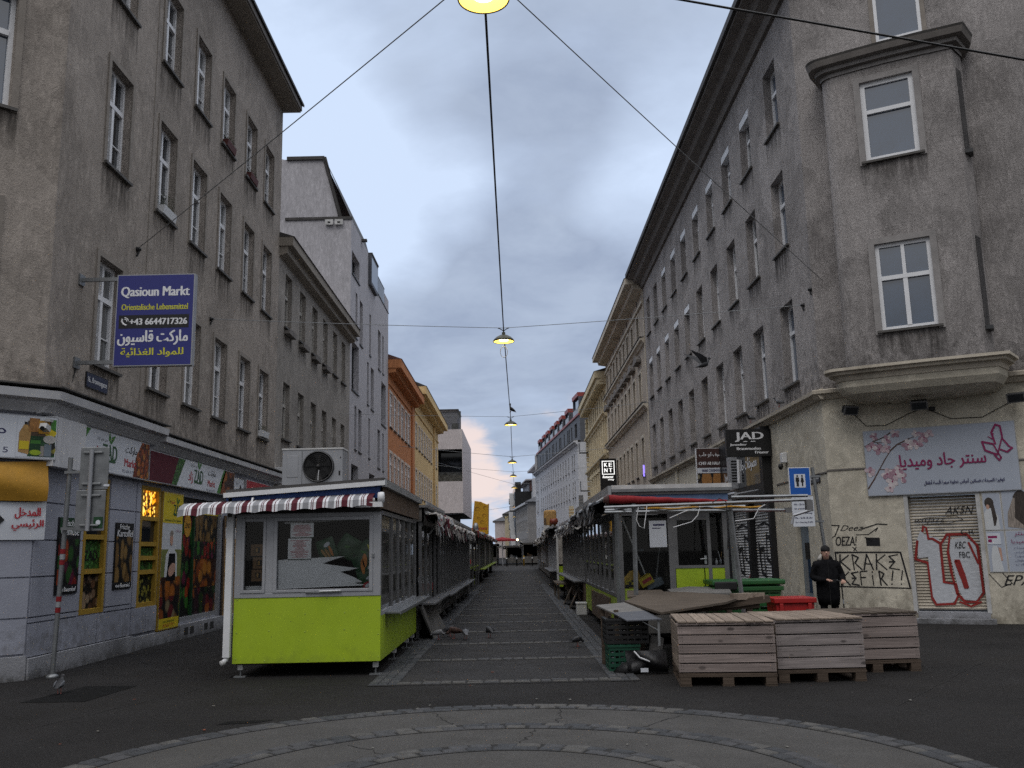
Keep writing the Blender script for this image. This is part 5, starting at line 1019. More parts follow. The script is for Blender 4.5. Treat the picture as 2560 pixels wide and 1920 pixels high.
def kiosk(label, side, xi, xo, y0, y1, zb=.80, zt=2.2, zr=2.55, base='kiosk_dark', pan=1.1, front=True, opening=None, shelf=None, cloths=None, clothr=.09, flap=.15, roofm='alu_dark', frame='alu_dark', front_base=None, legs=True, name='market_kiosk', glass='kiosk_glass', stock=True, seed=0):
    """stall box: side -1 left row, +1 right row; xi is the lane face"""
    rg = random.Random(seed+int(y0*10)); s = side; t = thing(name, label, 'market kiosk', ((xi+xo)/2, (y0+y1)/2, 0)); X = lambda d: xi+s*d
    q = MB(mt=base); q.box(X(.02), X(.06), y0+.02, y1-.02, .18, zb-.03); n = max(1, int((y1-y0)/1.5))
    for i in range(1, n): q.box(X(.012), X(.02), y0+(y1-y0)*i/n-.012, y0+(y1-y0)*i/n+.012, .2, zb-.05, 'black')
    part('base_panel', q, t); q = MB(mt=front_base or base); q.box(X(.06), xo, y0+.02, y0+.06, .18, zb+.2); part('front_panel', q, t)
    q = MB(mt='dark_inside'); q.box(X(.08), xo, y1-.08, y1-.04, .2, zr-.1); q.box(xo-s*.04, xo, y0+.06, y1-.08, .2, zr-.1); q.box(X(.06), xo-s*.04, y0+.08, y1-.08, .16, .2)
    if stock:
        for i in range(int((y1-y0)*1.6)):
            a = rg.uniform(y0+.3, y1-.5); h = rg.uniform(.2, .6); q.box(X(.5), X(.5+rg.uniform(.2, .8)), a, a+rg.uniform(.25, .5), zb-.1, zb+h, rg.choice(['cardboard', 'kiosk_brown', 'white_dirty', 'bag_green', 'dark_inside', 'steel_blue']))
        q.box(X(.3), X(1.4), y0+.2, y1-.2, zb-.14, zb-.1, 'kiosk_dark')
    part('inside', q, t); q = MB(mt=frame); np_ = max(2, round((y1-y0)/pan)); st = (y1-y0)/np_
    for i in range(np_+1): yy = y0+st*i; q.box(X(0), X(.06), yy-.03, yy+.03, zb, zt)
    q.box(X(-.005), X(.065), y0-.03, y1+.03, zt, zt+.08); q.box(X(-.005), X(.065), y0-.03, y1+.03, zb-.03, zb+.03)
    if front:
        fx = [X(.06), (xi+xo)/2, xo]
        for a in fx[1:]: q.box(a-.03, a+.03, y0-.02, y0+.04, zb+.2, zt)
        q.box(X(.03), xo, y0-.025, y0+.045, zt, zt+.08); q.box(X(.03), xo, y0-.025, y0+.045, zb+.17, zb+.23)
    part('frame', q, t); 
    for i in range(np_):
        if opening and opening[0] <= y0+st*(i+.5) <= opening[1]: continue
        q = MB(mt=glass); q.quad((X(.03), y0+st*i+.03, zb+.03), (X(.03), y0+st*(i+1)-.03, zb+.03), (X(.03), y0+st*(i+1)-.03, zt), (X(.03), y0+st*i+.03, zt)); part('pane', q, t)
    if front: q = MB(mt=glass); q.rect(X(.06), xo-s*.03, zb+.23, zt, y0+.01); part('front_pane', q, t)
    q = MB(mt=roofm); q.box(X(-.12), xo+s*.08, y0-.12, y1+.05, zr-.05, zr); q.box(X(-.12), X(-.09), y0-.12, y1+.05, zr, zr+.07, 'alu'); q.box(X(-.05), X(-.01), y0-.08, y1, zt+.08, zr-.05, 'kiosk_dark'); q.box(X(-.05), xo, y0-.08, y0-.04, zt+.08, zr-.05, 'kiosk_dark'); part('roof', q, t)
    if shelf:
        for a, b, z in shelf: q = MB(mt='alu_dark'); q.box(X(-.26), X(-.005), a, b, z-.02, z+.015); q.tube([(X(-.22), a+.2, z-.02), (X(0), a+.2, z-.3)], .012); q.tube([(X(-.22), b-.2, z-.02), (X(0), b-.2, z-.3)], .012); part('shelf', q, t)
    if cloths:
        q = MB(); crumple(q, y0+.1, y1-.1, X(-.18), zt+.12, clothr, cloths, rg, flap=flap, side=s); q.tube([(X(-.1), y0, zt+.25), (X(-.12), y1, zt+.25)], .035, 'white_dirty'); part('awning', q, t)
        for yy in (y0+.5, y1-.5): q = MB(mt='white_dirty'); q.tube([(X(0), yy, zt+.2), (X(-.2), yy+.3, zt+.02), (X(-.1), yy+.1, zt-.15)], .02); part('awning_arm', q, t)
    if legs:
        for yy in [y0+.1+i*(y1-y0-.2)/max(1, int((y1-y0)/2)) for i in range(int((y1-y0)/2)+1)]: q = MB(mt='alu_dark'); q.box(X(.06), X(.12), yy-.03, yy+.03, .02, .18); q.box(X(.03), X(.15), yy-.05, yy+.05, 0, .02); part('leg', q, t)
    return t
# ---- nearest kiosk on the left: lime panels, torn sheet in the window, striped awning
X0, X1, Y0, Y1 = -3.95, -1.90, 13.2, 17.85
k1 = thing('market_kiosk', 'lime green market kiosk with striped awning and fan unit, nearest on the left', 'market kiosk', ((X0+X1)/2, Y0, 0))
q = MB(mt='lime'); q.box(X0, X1, Y0-.02, Y0+.02, .19, 1.075)
for x, z in [(-3.9, 1.05), (-3.6, 1.055), (-3.1, 1.055), (-2.65, 1.055), (-2.2, 1.055), (-3.9, .25), (-3.5, .22), (-2.9, .22), (-2.4, .23), (-1.93, .25), (-3.9, .6), (-3.45, .62), (-3.45, .86), (-2.95, .60), (-2.95, .84), (-2.4, .62), (-2.4, .85), (-1.93, .55), (-1.93, .88)]: q.lathe([(0, .004), (.009, .003), (.012, 0)], (x, Y0-.02, z), 'lime_dirty', 8, (0, -1, 0))
part('front_panel', q, k1, bevel=.003)
for a, b in ((Y0+.02, 16.9), (16.92, 17.83)): q = MB(mt='lime'); q.box(X1-.03, X1, a, b, .19, .80); part('side_panel', q, k1, bevel=.003)
q = MB(mt='lime_dirty')
for i in range(26): yy = 13.4+i*.13+R.uniform(-.05, .05); l = R.uniform(.03, .22); q.box(X1+.0005, X1+.0015, yy-R.uniform(.004, .012), yy+.008, .78-l, .79, 'black')
part('drip_stain', q, k1)
q = MB(mt='alu')
for a, b, c, d in ((X0, X0+.09, 1.075, 2.24), (-3.52, -3.41, 1.14, 2.18), (-2.01, X1, 1.075, 2.24)): q.box(a, b, Y0-.03, Y0+.04, c, d)
q.box(X0+.09, -2.01, Y0-.03, Y0+.04, 1.075, 1.14); q.box(X0+.09, -2.01, Y0-.03, Y0+.04, 2.18, 2.24)
for a, b, c, d in ((-3.86, -3.82, 1.14, 2.18), (-3.56, -3.52, 1.14, 2.18), (-3.41, -3.36, 1.14, 2.18), (-2.06, -2.01, 1.14, 2.18)): q.box(a, b, Y0-.042, Y0+.03, c, d)
for a, b in ((-3.82, -3.56), (-3.36, -2.06)): q.box(a, b, Y0-.042, Y0+.03, 1.14, 1.18); q.box(a, b, Y0-.042, Y0+.03, 2.13, 2.18)
q.box(-2.95, -2.45, Y0-.055, Y0-.043, 1.125, 1.155, 'steel'); q.tube([(-2.75, Y0-.07, 1.15), (-2.45, Y0-.07, 1.155)], .012, 'white_paint', 6); q.box(-2.02, -1.99, Y0-.05, Y0-.03, 1.6, 1.66, 'steel')
part('front_frame', q, k1, bevel=.004)
for a, b in ((-3.83, -3.55), (-3.37, -2.05)): part('front_pane', MB(mt='clear_glass').rect(a, b, 1.17, 2.14, Y0+.002), k1)
q = MB(mt='alu_dark'); ys = (13.24, 14.47, 15.25, 16.0, 16.9, 17.83)
for yy in ys: q.box(X1-.05, X1+.002, yy-.022, yy+.022, .86, 2.2)
q.box(X1-.06, X1+.006, Y0, Y1, 2.2, 2.26); q.box(X1-.05, X1+.004, Y0, Y1, .80, .86, 'alu'); part('side_frame', q, k1)
for a, b in zip(ys[:-1], ys[1:]): part('side_pane', MB(mt='kiosk_glass').quad((X1-.025, a+.02, .86), (X1-.025, b-.02, .86), (X1-.025, b-.02, 2.2), (X1-.025, a+.02, 2.2)), k1)
q = MB(mt='alu_dark'); q.box(X1+.002, X1+.22, 13.6, 18.3, .80, .825, 'steel'); q.box(X1+.22, X1+.235, 13.6, 18.3, .785, .828, 'steel'); part('shelf', q, k1)
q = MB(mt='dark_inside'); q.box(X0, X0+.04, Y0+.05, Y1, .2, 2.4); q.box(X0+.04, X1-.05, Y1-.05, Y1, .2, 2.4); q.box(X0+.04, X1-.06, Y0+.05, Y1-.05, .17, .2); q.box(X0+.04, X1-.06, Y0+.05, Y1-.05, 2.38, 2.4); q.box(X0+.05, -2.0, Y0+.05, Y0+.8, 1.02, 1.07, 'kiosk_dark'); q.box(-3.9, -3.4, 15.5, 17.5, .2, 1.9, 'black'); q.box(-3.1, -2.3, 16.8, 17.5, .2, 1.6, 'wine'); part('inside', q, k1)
RT = Matrix.Rotation(-.058, 3, 'Y')
q = MB(mt='roof_dark'); q.box(-4.08, -1.84, Y0-.15, Y1+.2, 2.575, 2.645, None, RT); q.box(-4.10, -1.82, Y0-.19, Y0-.15, 2.535, 2.60, 'white_paint', RT); q.box(-4.08, -1.86, Y0-.10, Y0-.06, 2.37, 2.53, 'blue_fascia', RT); part('roof', q, k1)
q = MB(mt='zinc'); q.box(-1.86, -1.80, Y0-.15, Y1+.2, 2.58, 2.68); q.box(-1.90, -1.86, Y0-.1, Y1+.2, 2.28, 2.58, 'kiosk_brown'); q.box(-4.05, -4.0, Y0-.1, Y1, 2.2, 2.5, 'kiosk_dark'); q.box(-4.0, -1.9, Y0-.06, Y0+.0, 2.24, 2.38, 'black'); part('side_fascia', q, k1)
q = MB(mt='white_paint'); q.box(-4.07, -3.975, Y0-.08, Y0+.02, .28, 2.42); q.tube([(-4.02, Y0-.03, .30), (-4.03, Y0-.04, .25), (-4.06, Y0-.07, .22)], .035, 'white_paint'); q.lathe([(0, -.05), (.035, -.04), (.038, .02), (.0, .03)], (-4.07, Y0-.08, .21), 'white_dirty', 10, (-.7, -.6, -.3)); part('downpipe', q, k1, bevel=.006)
for x, yy in ((-3.86, Y0+.1), (-1.98, Y0+.1), (-1.96, 15.1), (-1.96, 16.8), (-1.96, 17.7), (-3.9, 17.6), (-3.9, 15.4)):
    q = MB(mt='white_dirty'); q.box(x-.035, x+.035, yy-.035, yy+.035, .10, .19); q.tube([(x, yy, .02), (x, yy, .10)], .012, 'steel', 6); q.box(x-.08, x+.08, yy-.06, yy+.06, 0, .018, 'steel'); part('leg', q, k1)
# awning: roller, striped cloth, scalloped valance
aw = MB(); PAT = [('valance_grey', .085), ('valance_white', .03), ('cloth_maroon', .012), ('valance_white', .012), ('cloth_maroon', .014), ('valance_white', .035), ('cloth_maroon', .085), ('valance_white', .028), ('cloth_maroon', .012), ('valance_white', .035)]
x = -4.68; i = 0; zl = lambda x: 2.345+(x+4.68)/(2.80)*.10
def wv(x): return .014*math.sin(x*9.3)+.008*math.sin(x*21)
def scal(x): return .022*abs(math.sin((x+4.68)*math.pi/.27))
while x < -1.98:
    m, wd = PAT[i % len(PAT)]; i += 1; e = min(x+wd, -1.97); n = max(1, int(wd/.02))
    for k in range(n):
        a, b = x+(e-x)*k/n, x+(e-x)*(k+1)/n; yA, yB = 12.86+wv(a), 12.86+wv(b)
        aw.add([(a, yA-.02, zl(a)-.145+scal(a)), (b, yB-.02, zl(b)-.145+scal(b)), (b, yB, zl(b)-.04), (a, yA, zl(a)-.04)], [(0, 1, 2, 3)], m, True)
        aw.add([(a, yA, zl(a)-.04), (b, yB, zl(b)-.04), (b, yB+.05, zl(b)), (a, yA+.05, zl(a))], [(0, 1, 2, 3)], m, True)
        aw.add([(a, yA+.05, zl(a)), (b, yB+.05, zl(b)), (b, 13.1, zl(b)+.055), (a, 13.1, zl(a)+.055)], [(0, 1, 2, 3)], m, True)
    x = e
part('awning', aw, k1)
q = MB(mt='white_dirty'); q.tube([(-4.66, 12.93, 2.29), (-1.95, 12.93, 2.385)], .035); q.lathe([(.0, -.04), (.075, -.04), (.08, 0), (.075, .04), (0, .04)], (-1.86, 12.92, 2.42), 'white_paint', 14, (1, 0, 0)); q.box(-2.22, -1.84, 12.86, 12.98, 2.29, 2.36, 'white_paint'); part('awning_bar', q, k1)
for xx in (-3.7, -2.1): q = MB(mt='white_dirty'); q.tube([(xx, Y0-.05, 2.46), (xx+.02, 13.0, 2.45), (xx+.02, 12.95, 2.38)], .015, 'white_paint', 6); part('awning_arm', q, k1)
q = MB(mt='white_paint'); q.tube([(-3.28, Y0+.06, 2.11), (-2.22, Y0+.06, 2.15)], .018); part('tube_lamp', q, k1)
# fan unit on its roof
t = thing('fan_unit', 'grey outdoor air conditioning unit with black fan on the lime kiosk roof', 'air conditioner', (-3.17, 14.5, 2.70)); q = MB(mt='alu'); q.box(-3.65, -2.70, 14.5, 14.95, 2.74, 3.29); q.box(-3.345, -3.335, 14.496, 14.5, 2.76, 3.28, 'steel'); q.box(-3.66, -2.69, 14.49, 14.96, 3.29, 3.315, 'white_dirty'); q.box(-3.58, -3.40, 14.494, 14.5, 2.86, 3.2, 'alu'); q.box(-2.74, -2.725, 14.493, 14.5, 3.15, 3.17, 'black'); q.box(-2.76, -2.735, 14.493, 14.5, 2.88, 2.95, 'black'); part('casing', q, t, bevel=.012)
q = MB(mt='black'); q.lathe([(0, .0), (.225, .0), (.24, .03), (.25, .0)], (-3.08, 14.49, 3.02), 'black', 36, (0, -1, 0))
for r_ in (.05, .08, .11, .14, .17, .20, .235): q.lathe([(r_-.004, .034), (r_, .04), (r_+.004, .034)], (-3.08, 14.49, 3.02), 'alu_dark' if r_ > .22 else 'black', 36, (0, -1, 0))
part('fan_grille', q, t); q = MB(mt='alu_dark')
for i in range(5):
    a = i*2*math.pi/5+.3; q.poly([(-3.08+.03*math.cos(a), 14.477, 3.02+.03*math.sin(a)), (-3.08+.2*math.cos(a-.3), 14.477, 3.02+.2*math.sin(a-.3)), (-3.08+.21*math.cos(a+.35), 14.47, 3.02+.21*math.sin(a+.35))], 'black')
q.lathe([(0, .05), (.02, .05), (.035, .03)], (-3.08, 14.48, 3.02), 'black', 12, (0, -1, 0)); q.tube([(-3.06, 14.44, 2.96), (-3.07, 14.44, 2.85), (-3.07, 14.44, 2.8)], .006, 'white_paint', 6); part('fan', q, t)
for xx in (-3.55, -2.85): q = MB(mt='rubber'); q.box(xx-.12, xx+.12, 14.52, 14.93, 2.62, 2.74); part('foot', q, t)
# things inside the window
q = MB(mt='paper'); rg = random.Random(5); pts = [(-3.355, 1.17), (-2.05, 1.20)]
edge = [(-2.20, 1.215), (-2.12, 1.225), (-2.28, 1.25), (-2.16, 1.265), (-2.30, 1.34), (-2.48, 1.41), (-2.36, 1.425), (-2.22, 1.455), (-2.55, 1.50), (-2.73, 1.53), (-2.60, 1.57), (-2.42, 1.625)]
q.poly([(-3.355, Y0+.03, 1.185), (-3.2, Y0+.03, 1.19), (-2.8, Y0+.03, 1.20)]+[(a, Y0+.03, b) for a, b in edge]+[(-3.355, Y0+.03, 1.59)]); solo('torn_sheet', q, 'white sheet with torn right edge behind the kiosk window', 'sheet', (-2.9, Y0+.03, 1.18))
for i, (a, b, c, d, lab) in enumerate(((-3.19, -2.86, 1.90, 2.10, 'upper printed price sheet in the kiosk window'), (-3.22, -2.89, 1.60, 1.885, 'lower printed price sheet with pink lines in the kiosk window'))):
    q = MB(mt='paper'); q.rect(a, b, c, d, Y0+.02); 
    for k in range(16):
        z = d-.03-k*.0165
        if z < c+.02: break
        wd = (b-a)*rg.uniform(.25, .85)/2; q.rect((a+b)/2-wd, (a+b)/2+wd, z-.0045, z+.0045, Y0+.0185, 'print_pink')
    for k in range(16): q.poly([(a+(b-a)*k/16, Y0+.021, c+.002), (a+(b-a)*(k+1)/16, Y0+.021, c+.002), (a+(b-a)*(k+.5)/16, Y0+.021, c-.022)], 'deep_green')
    solo('price_sheet', q, lab, 'paper', ((a+b)/2, Y0+.02, c), group='price sheets in the kiosk window')
def bag(label, c, w, h, d, rot, m, spots, tilt=0.0):
    t = thing('snack_bag', label, 'bag', c, 0, 'bags heaped in the kiosk window'); Rm = Matrix.Translation(c) @ Matrix.Rotation(rot, 4, 'Y') @ Matrix.Rotation(tilt, 4, 'X'); q = MB(Rm, m); n = 8; vs = []
    for side in (-1, 1):
        for j in range(n+1):
            for i in range(n+1):
                u, v = i/n*2-1, j/n*2-1; vs.append((u*w/2, side*d/2*max(0, (1-abs(u)**3)*(1-abs(v)**4))+.004*math.sin(9*u+5*v), (v+1)*h/2))
    k = (n+1)**2; fs = []
    for sd_ in (0, k):
        for j in range(n):
            for i in range(n): a = sd_+j*(n+1)+i; fs.append((a, a+1, a+n+2, a+n+1) if sd_ == 0 else (a, a+n+1, a+n+2, a+1))
    q.add(vs, fs, None, True); part('bag_body', q, t); q = MB(Rm); 
    for x, z, rx, rz, mm, ro in spots: q.disc((x*w, -d/2-.006, z*h), rx, rz, mm, 10, ro)
    part('print', q, t)
bag('dark green snack bag with golden sticks, lying over the torn white sheet', (-2.28, Y0+.10, 1.44), .34, .30, .07, 1.15, 'bag_green', [(-.15, .6, .035, .10, 'bag_orange', 1.2), (.05, .4, .03, .11, 'bag_orange', 1.3), (.2, .7, .03, .04, 'banner', 0)])
bag('green snack bag with tan sticks standing at the left of the heap', (-2.63, Y0+.09, 1.585), .26, .30, .07, -.35, 'bag_green', [(-.2, .35, .02, .08, 'bread', .3), (0, .3, .02, .08, 'bread', .2), (.2, .35, .02, .08, 'bag_orange', .1), (.1, .7, .05, .03, 'banner', .3)])
bag('plain dark green bag at the top of the heap', (-2.48, Y0+.15, 1.62), .28, .32, .08, .55, 'bag_green', [(.0, .5, .04, .02, 'leaf_green', .4)])
bag('dark bag with yellow stripe at the right of the heap', (-2.22, Y0+.13, 1.58), .26, .28, .08, .75, 'bag_green', [(.1, .7, .09, .02, 'txt_yellow', -.4), (-.1, .4, .05, .02, 'leaf_green', .4)])
bag('black bag hanging low behind the torn sheet edge', (-2.24, Y0+.09, 1.30), .22, .26, .05, 1.3, 'bag_green', [(.1, .6, .02, .04, 'banner', .4)])
bag('red and white packet at the bottom right of the window', (-2.16, Y0+.08, 1.19), .12, .24, .05, 1.25, 'txt_red', [(0, .5, .03, .09, 'banner', 0)])
q = MB(mt='steel_blue'); q.box(-2.14, -2.04, Y0+.3, Y0+.34, 1.52, 1.66); solo('price_card', q, 'small pale blue card at the right of the kiosk window', 'card', (-2.09, Y0+.3, 1.52))
for i, (z, dx, lab) in enumerate(((1.30, 0, 'cardboard tray box at the bottom of the stack, behind the narrow pane'), (1.475, .015, 'cardboard box with square hole, second in the stack behind the narrow pane'), (1.655, -.02, 'cardboard box with square hole, topmost of the stack behind the narrow pane'))):
    q = MB(mt='cardboard'); a, b = -3.76+dx, -3.575+dx; q.box(a, b, Y0+.14, Y0+.45, z, z+.16); q.rect(a+.055, b-.055, z+.04, z+.12, Y0+.139, 'black'); q.rect(a+.07, a+.1, z+.05, z+.11, Y0+.1385, 'bread'); solo('cardboard_box', q, lab, 'box', ((a+b)/2, Y0+.3, z), group='boxes stacked in the kiosk')
for z, lab in ((1.07, 'lower white foam box behind the narrow kiosk pane'), (1.155, 'upper white foam box behind the narrow kiosk pane')):
    q = MB(mt='white_paint'); q.box(-3.82, -3.58, Y0+.07, Y0+.35, z, z+.06); q.box(-3.825, -3.575, Y0+.065, Y0+.355, z+.06, z+.08); solo('foam_box', q, lab, 'box', (-3.7, Y0+.2, z), group='foam boxes in the kiosk', bevel=.006)
# ---- rest of the left row
kiosk('dark kiosk with smeared tall panes, directly behind the lime green kiosk', -1, -1.85, -4.0, 18.45, 22.9, .62, 2.18, 2.58, 'kiosk_dark', 1.1, False, (20.9, 23), [(18.5, 22.6, .66)], ['cloth_grey', 'cloth_maroon', 'tarp_grey', 'cloth_grey', 'cloth_maroon', 'cloth_white'], .15, .30, glass='kiosk_glass')
q = MB(mt='cardboard'); 
kiosk('dark kiosk with red parcels and hanging striped cloth, third in the left row', -1, -1.85, -4.0, 23.1, 29.6, .62, 2.15, 2.5, 'kiosk_dark', .95, False, None, [(23.4, 29.4, .60)], ['cloth_grey', 'cloth_white', 'cloth_maroon', 'cloth_grey'], .10, .30)
kiosk('dark kiosk with long grey counter, fourth in the left row', -1, -1.85, -4.0, 29.9, 37.2, .60, 2.15, 2.5, 'kiosk_dark', .9, False, None, [(30.2, 36.8, .58)], ['cloth_grey', 'cloth_grey', 'cloth_white', 'tarp_grey'], .10, .22)
for x, z, m, lab in ((-2.1, .95, 'cloth_red', 'red parcel on the counter inside the open kiosk bay'), (-2.12, 1.12, 'paper', 'white parcel on the red parcel inside the open kiosk bay')):
    q = MB(mt=m); q.box(x-.15, x+.13, 21.7, 22.3, z-.17, z); solo('parcel', q, lab, 'parcel', (x, 22, z-.17), bevel=.01)
t = thing('market_stall', 'open black stall frame with lime rail, in the left row before the trailer', 'market stall', (-2.9, 42.5, 0)); 
for x in (-1.9, -3.9):
    for yy in (38.2, 41.5, 44.8, 47.4): q = MB(mt='alu_dark'); q.box(x-.04, x+.04, yy-.04, yy+.04, 0, 2.4); part('post', q, t)
q = MB(mt='dark_inside'); q.box(-3.9, -2.2, 38.3, 47.3, .1, .9); q.box(-3.92, -3.86, 38.2, 47.4, .1, 2.3); q.box(-3.8, -2.4, 39, 46, .9, 1.25, 'steel_blue'); part('counter', q, t)
q = MB(mt='lime_dirty'); q.box(-1.96, -1.88, 38.2, 47.4, .92, 1.0); part('rail', q, t); q = MB(mt='kiosk_brown'); q.box(-4.1, -1.6, 37.9, 47.6, 2.42, 2.50); crumple(q, 38, 47.5, -1.66, 2.42, .12, ['tarp_grey', 'kiosk_brown', 'cloth_red'], R, .3, flap=.15, side=-1); part('roof', q, t)
def trailer(label, y0, y1, s=-1):
    t = thing('market_trailer', label, 'market trailer', (s*2.9, y0, 0)); q = MB(mt='kiosk_dark'); q.box(s*1.9, s*4.0, y0, y1, .55, 2.45); part('body', q, t)
    q = MB(mt='alu_dark'); 
    for i in range(int((y1-y0)/.9)): q.box(s*1.87, s*1.9, y0+.2+i*.9, y0+.26+i*.9, .75, 2.3)
    q.box(s*1.6, s*1.9, y0+.2, y1-.2, .72, .76, 'lime_dirty'); q.box(s*2.0, s*3.8, y0-.9, y0, .68, .74, 'lime_dirty'); q.tube([(s*2.2, y0-.85, .7), (s*2.15, y0-.9, 0)], .03, 'lime_dirty'); q.tube([(s*3.4, y0-.85, .7), (s*3.4, y0-.9, 0)], .03, 'lime_dirty'); part('shutter_frame', q, t)
    for yy in ((y0*.65+y1*.35), (y0*.5+y1*.5)):
        q = MB(mt='rubber'); q.lathe([(.0, -.1), (.30, -.1), (.34, -.06), (.34, .06), (.30, .1), (0, .1)], (s*2.0, yy, .34), 'rubber', 18, (1, 0, 0)); q.lathe([(.0, .105), (.17, .105), (.18, .10)], (s*2.0, yy, .34), 'zinc', 14, (-s, 0, 0)); part('wheel', q, t)
    q = MB(mt='kiosk_brown'); q.box(s*1.7, s*4.1, y0-.3, y1+.2, 2.45, 2.55); crumple(q, y0, y1, s*1.66, 2.5, .12, ['tarp_grey', 'kiosk_brown', 'cloth_white', 'cloth_red'], R, .4, flap=.2, side=s); part('roof', q, t)
    q = MB(mt='paper'); 
    for i in range(14): a = y0-.012; x = s*R.uniform(2.1, 3.8); z = R.uniform(1.0, 2.2); q.box(x-.12, x+.12, a-.01, a, z-.1, z+.12, R.choice(['paper', 'txt_red', 'black', 'banner']))
    part('poster_sheets', q, t)
trailer('wheeled market trailer with papered end and lime drawbar, under the cheese sculpture', 49.2, 57.5)
trailer('second wheeled market trailer with drooping roof cloth, beyond the first trailer', 59.5, 68)
trailer('farthest wheeled market trailer on the left before the bollards', 70, 80)
# ---- right row
KR = 1.82
k2 = thing('market_kiosk', 'glazed kiosk with pale roof edge and lime door panels, nearest on the right', 'market kiosk', (2.8, 16.4, 0))
q = MB(mt='lime_dirty'); q.box(KR, KR+.04, 16.45, 24.6, .18, .80)
part('side_panel', q, k2); q = MB(mt='kiosk_brown'); q.box(KR-.03, KR, 18.2, 20.2, .16, .72); q.box(KR-.03, KR, 20.25, 22.5, .16, .70); part('wood_panel', q, k2)
q = MB(mt='lime'); q.box(2.79, 3.28, 16.36, 16.40, .72, 1.29); q.box(2.79, 3.28, 16.37, 16.40, .2, .72, 'kiosk_dark'); part('door_panel', q, k2, bevel=.004); q = MB(mt='lime'); q.box(3.30, 3.66, 16.36, 16.40, .72, 1.29); q.box(3.30, 3.66, 16.37, 16.40, .2, .72, 'kiosk_dark'); part('front_panel', q, k2, bevel=.004); q = MB(mt='lime_dirty'); q.box(1.84, 2.06, 16.38, 16.42, .2, .96); q.box(2.06, 2.7, 16.39, 16.42, .2, .90, 'kiosk_dark'); part('front_panel', q, k2)  # shadow behind the crates is put into the lower panels' dark colour
q = MB(mt='alu_dark')
for a, b in ((1.80, 1.88), (2.68, 2.78), (3.36, 3.42), (3.64, 3.72)): q.box(a, b, 16.35, 16.43, .2, 2.24)
q.box(1.80, 3.72, 16.34, 16.43, 2.24, 2.34); q.box(2.78, 3.36, 16.35, 16.42, 2.12, 2.24); q.box(2.78, 2.84, 16.35, 16.42, 1.29, 2.12); q.box(3.42, 3.64, 16.35, 16.42, 1.29, 1.33); q.box(2.84, 3.36, 16.35, 16.42, 1.29, 1.34)
yy = 16.45
for i in range(9): q.box(KR, KR+.05, yy+i*1.02-.025, yy+i*1.02+.025, .8, 2.24)
q.box(KR-.005, KR+.055, 16.4, 24.6, 2.24, 2.32); q.box(KR-.005, KR+.055, 16.4, 24.6, .78, .84); part('frame', q, k2)
for i in range(8): part('side_pane', MB(mt='kiosk_glass').quad((KR+.025, yy+i*1.02+.03, .84), (KR+.025, yy+(i+1)*1.02-.03, .84), (KR+.025, yy+(i+1)*1.02-.03, 2.24), (KR+.025, yy+i*1.02+.03, 2.24)), k2)
for a, b, c in ((1.88, 2.68, .96), (2.84, 3.36, 1.34), (3.42, 3.64, 1.33)): part('front_pane', MB(mt='clear_glass').rect(a, b, c, 2.22 if a != 2.84 else 2.12, 16.388), k2)
q = MB(mt='zinc'); q.tube([(3.22, 16.33, 1.44), (3.33, 16.31, 1.45)], .012, 'zinc', 6); q.box(3.29, 3.33, 16.335, 16.345, 1.36, 1.5, 'zinc'); part('door_handle', q, k2)
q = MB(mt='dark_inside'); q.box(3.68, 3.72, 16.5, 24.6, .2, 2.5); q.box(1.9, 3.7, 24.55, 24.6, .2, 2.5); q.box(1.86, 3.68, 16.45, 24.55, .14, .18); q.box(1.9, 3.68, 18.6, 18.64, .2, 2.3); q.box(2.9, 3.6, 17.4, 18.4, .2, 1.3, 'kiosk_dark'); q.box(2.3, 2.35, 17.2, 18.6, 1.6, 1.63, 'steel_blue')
for i in range(22): a = 19+R.uniform(0, 5); z = R.choice([.9, 1.2, 1.5, 1.8]); q.box(1.98, 2.4, a, a+R.uniform(.15, .4), z, z+R.uniform(.1, .26), R.choice(['white_dirty', 'paper', 'cardboard', 'steel_blue', 'blue_faded', 'yellow_frame', 'kiosk_brown']))
part('inside', q, k2)
q = MB(mt='zinc'); q.box(1.70, 3.74, 16.02, 24.8, 2.56, 2.62, 'alu_dark'); q.box(1.68, 3.76, 15.98, 16.02, 2.66, 2.73, 'white_dirty'); q.box(1.68, 3.76, 15.975, 16.02, 2.61, 2.657, 'steel'); q.box(1.62, 1.675, 15.98, 24.8, 2.56, 2.72, 'zinc'); q.box(1.80, 3.7, 16.05, 16.09, 2.44, 2.56, 'blue_faded'); part('roof', q, k2)
q = MB(); crumple(q, 16.9, 24.6, 1.55, 2.40, .13, ['tarp_black', 'tarp_grey', 'black', 'tarp_black'], R, .16, flap=.25, side=1); q.tube([(1.58, 16.2, 2.52), (1.52, 24.4, 2.5)], .03, 'white_paint'); part('awning', q, k2)
for i in range(5): yy = 16.5+i*2; q = MB(mt='alu_dark'); q.box(KR+.05, KR+.11, yy-.03, yy+.03, 0, .18); part('leg', q, k2)
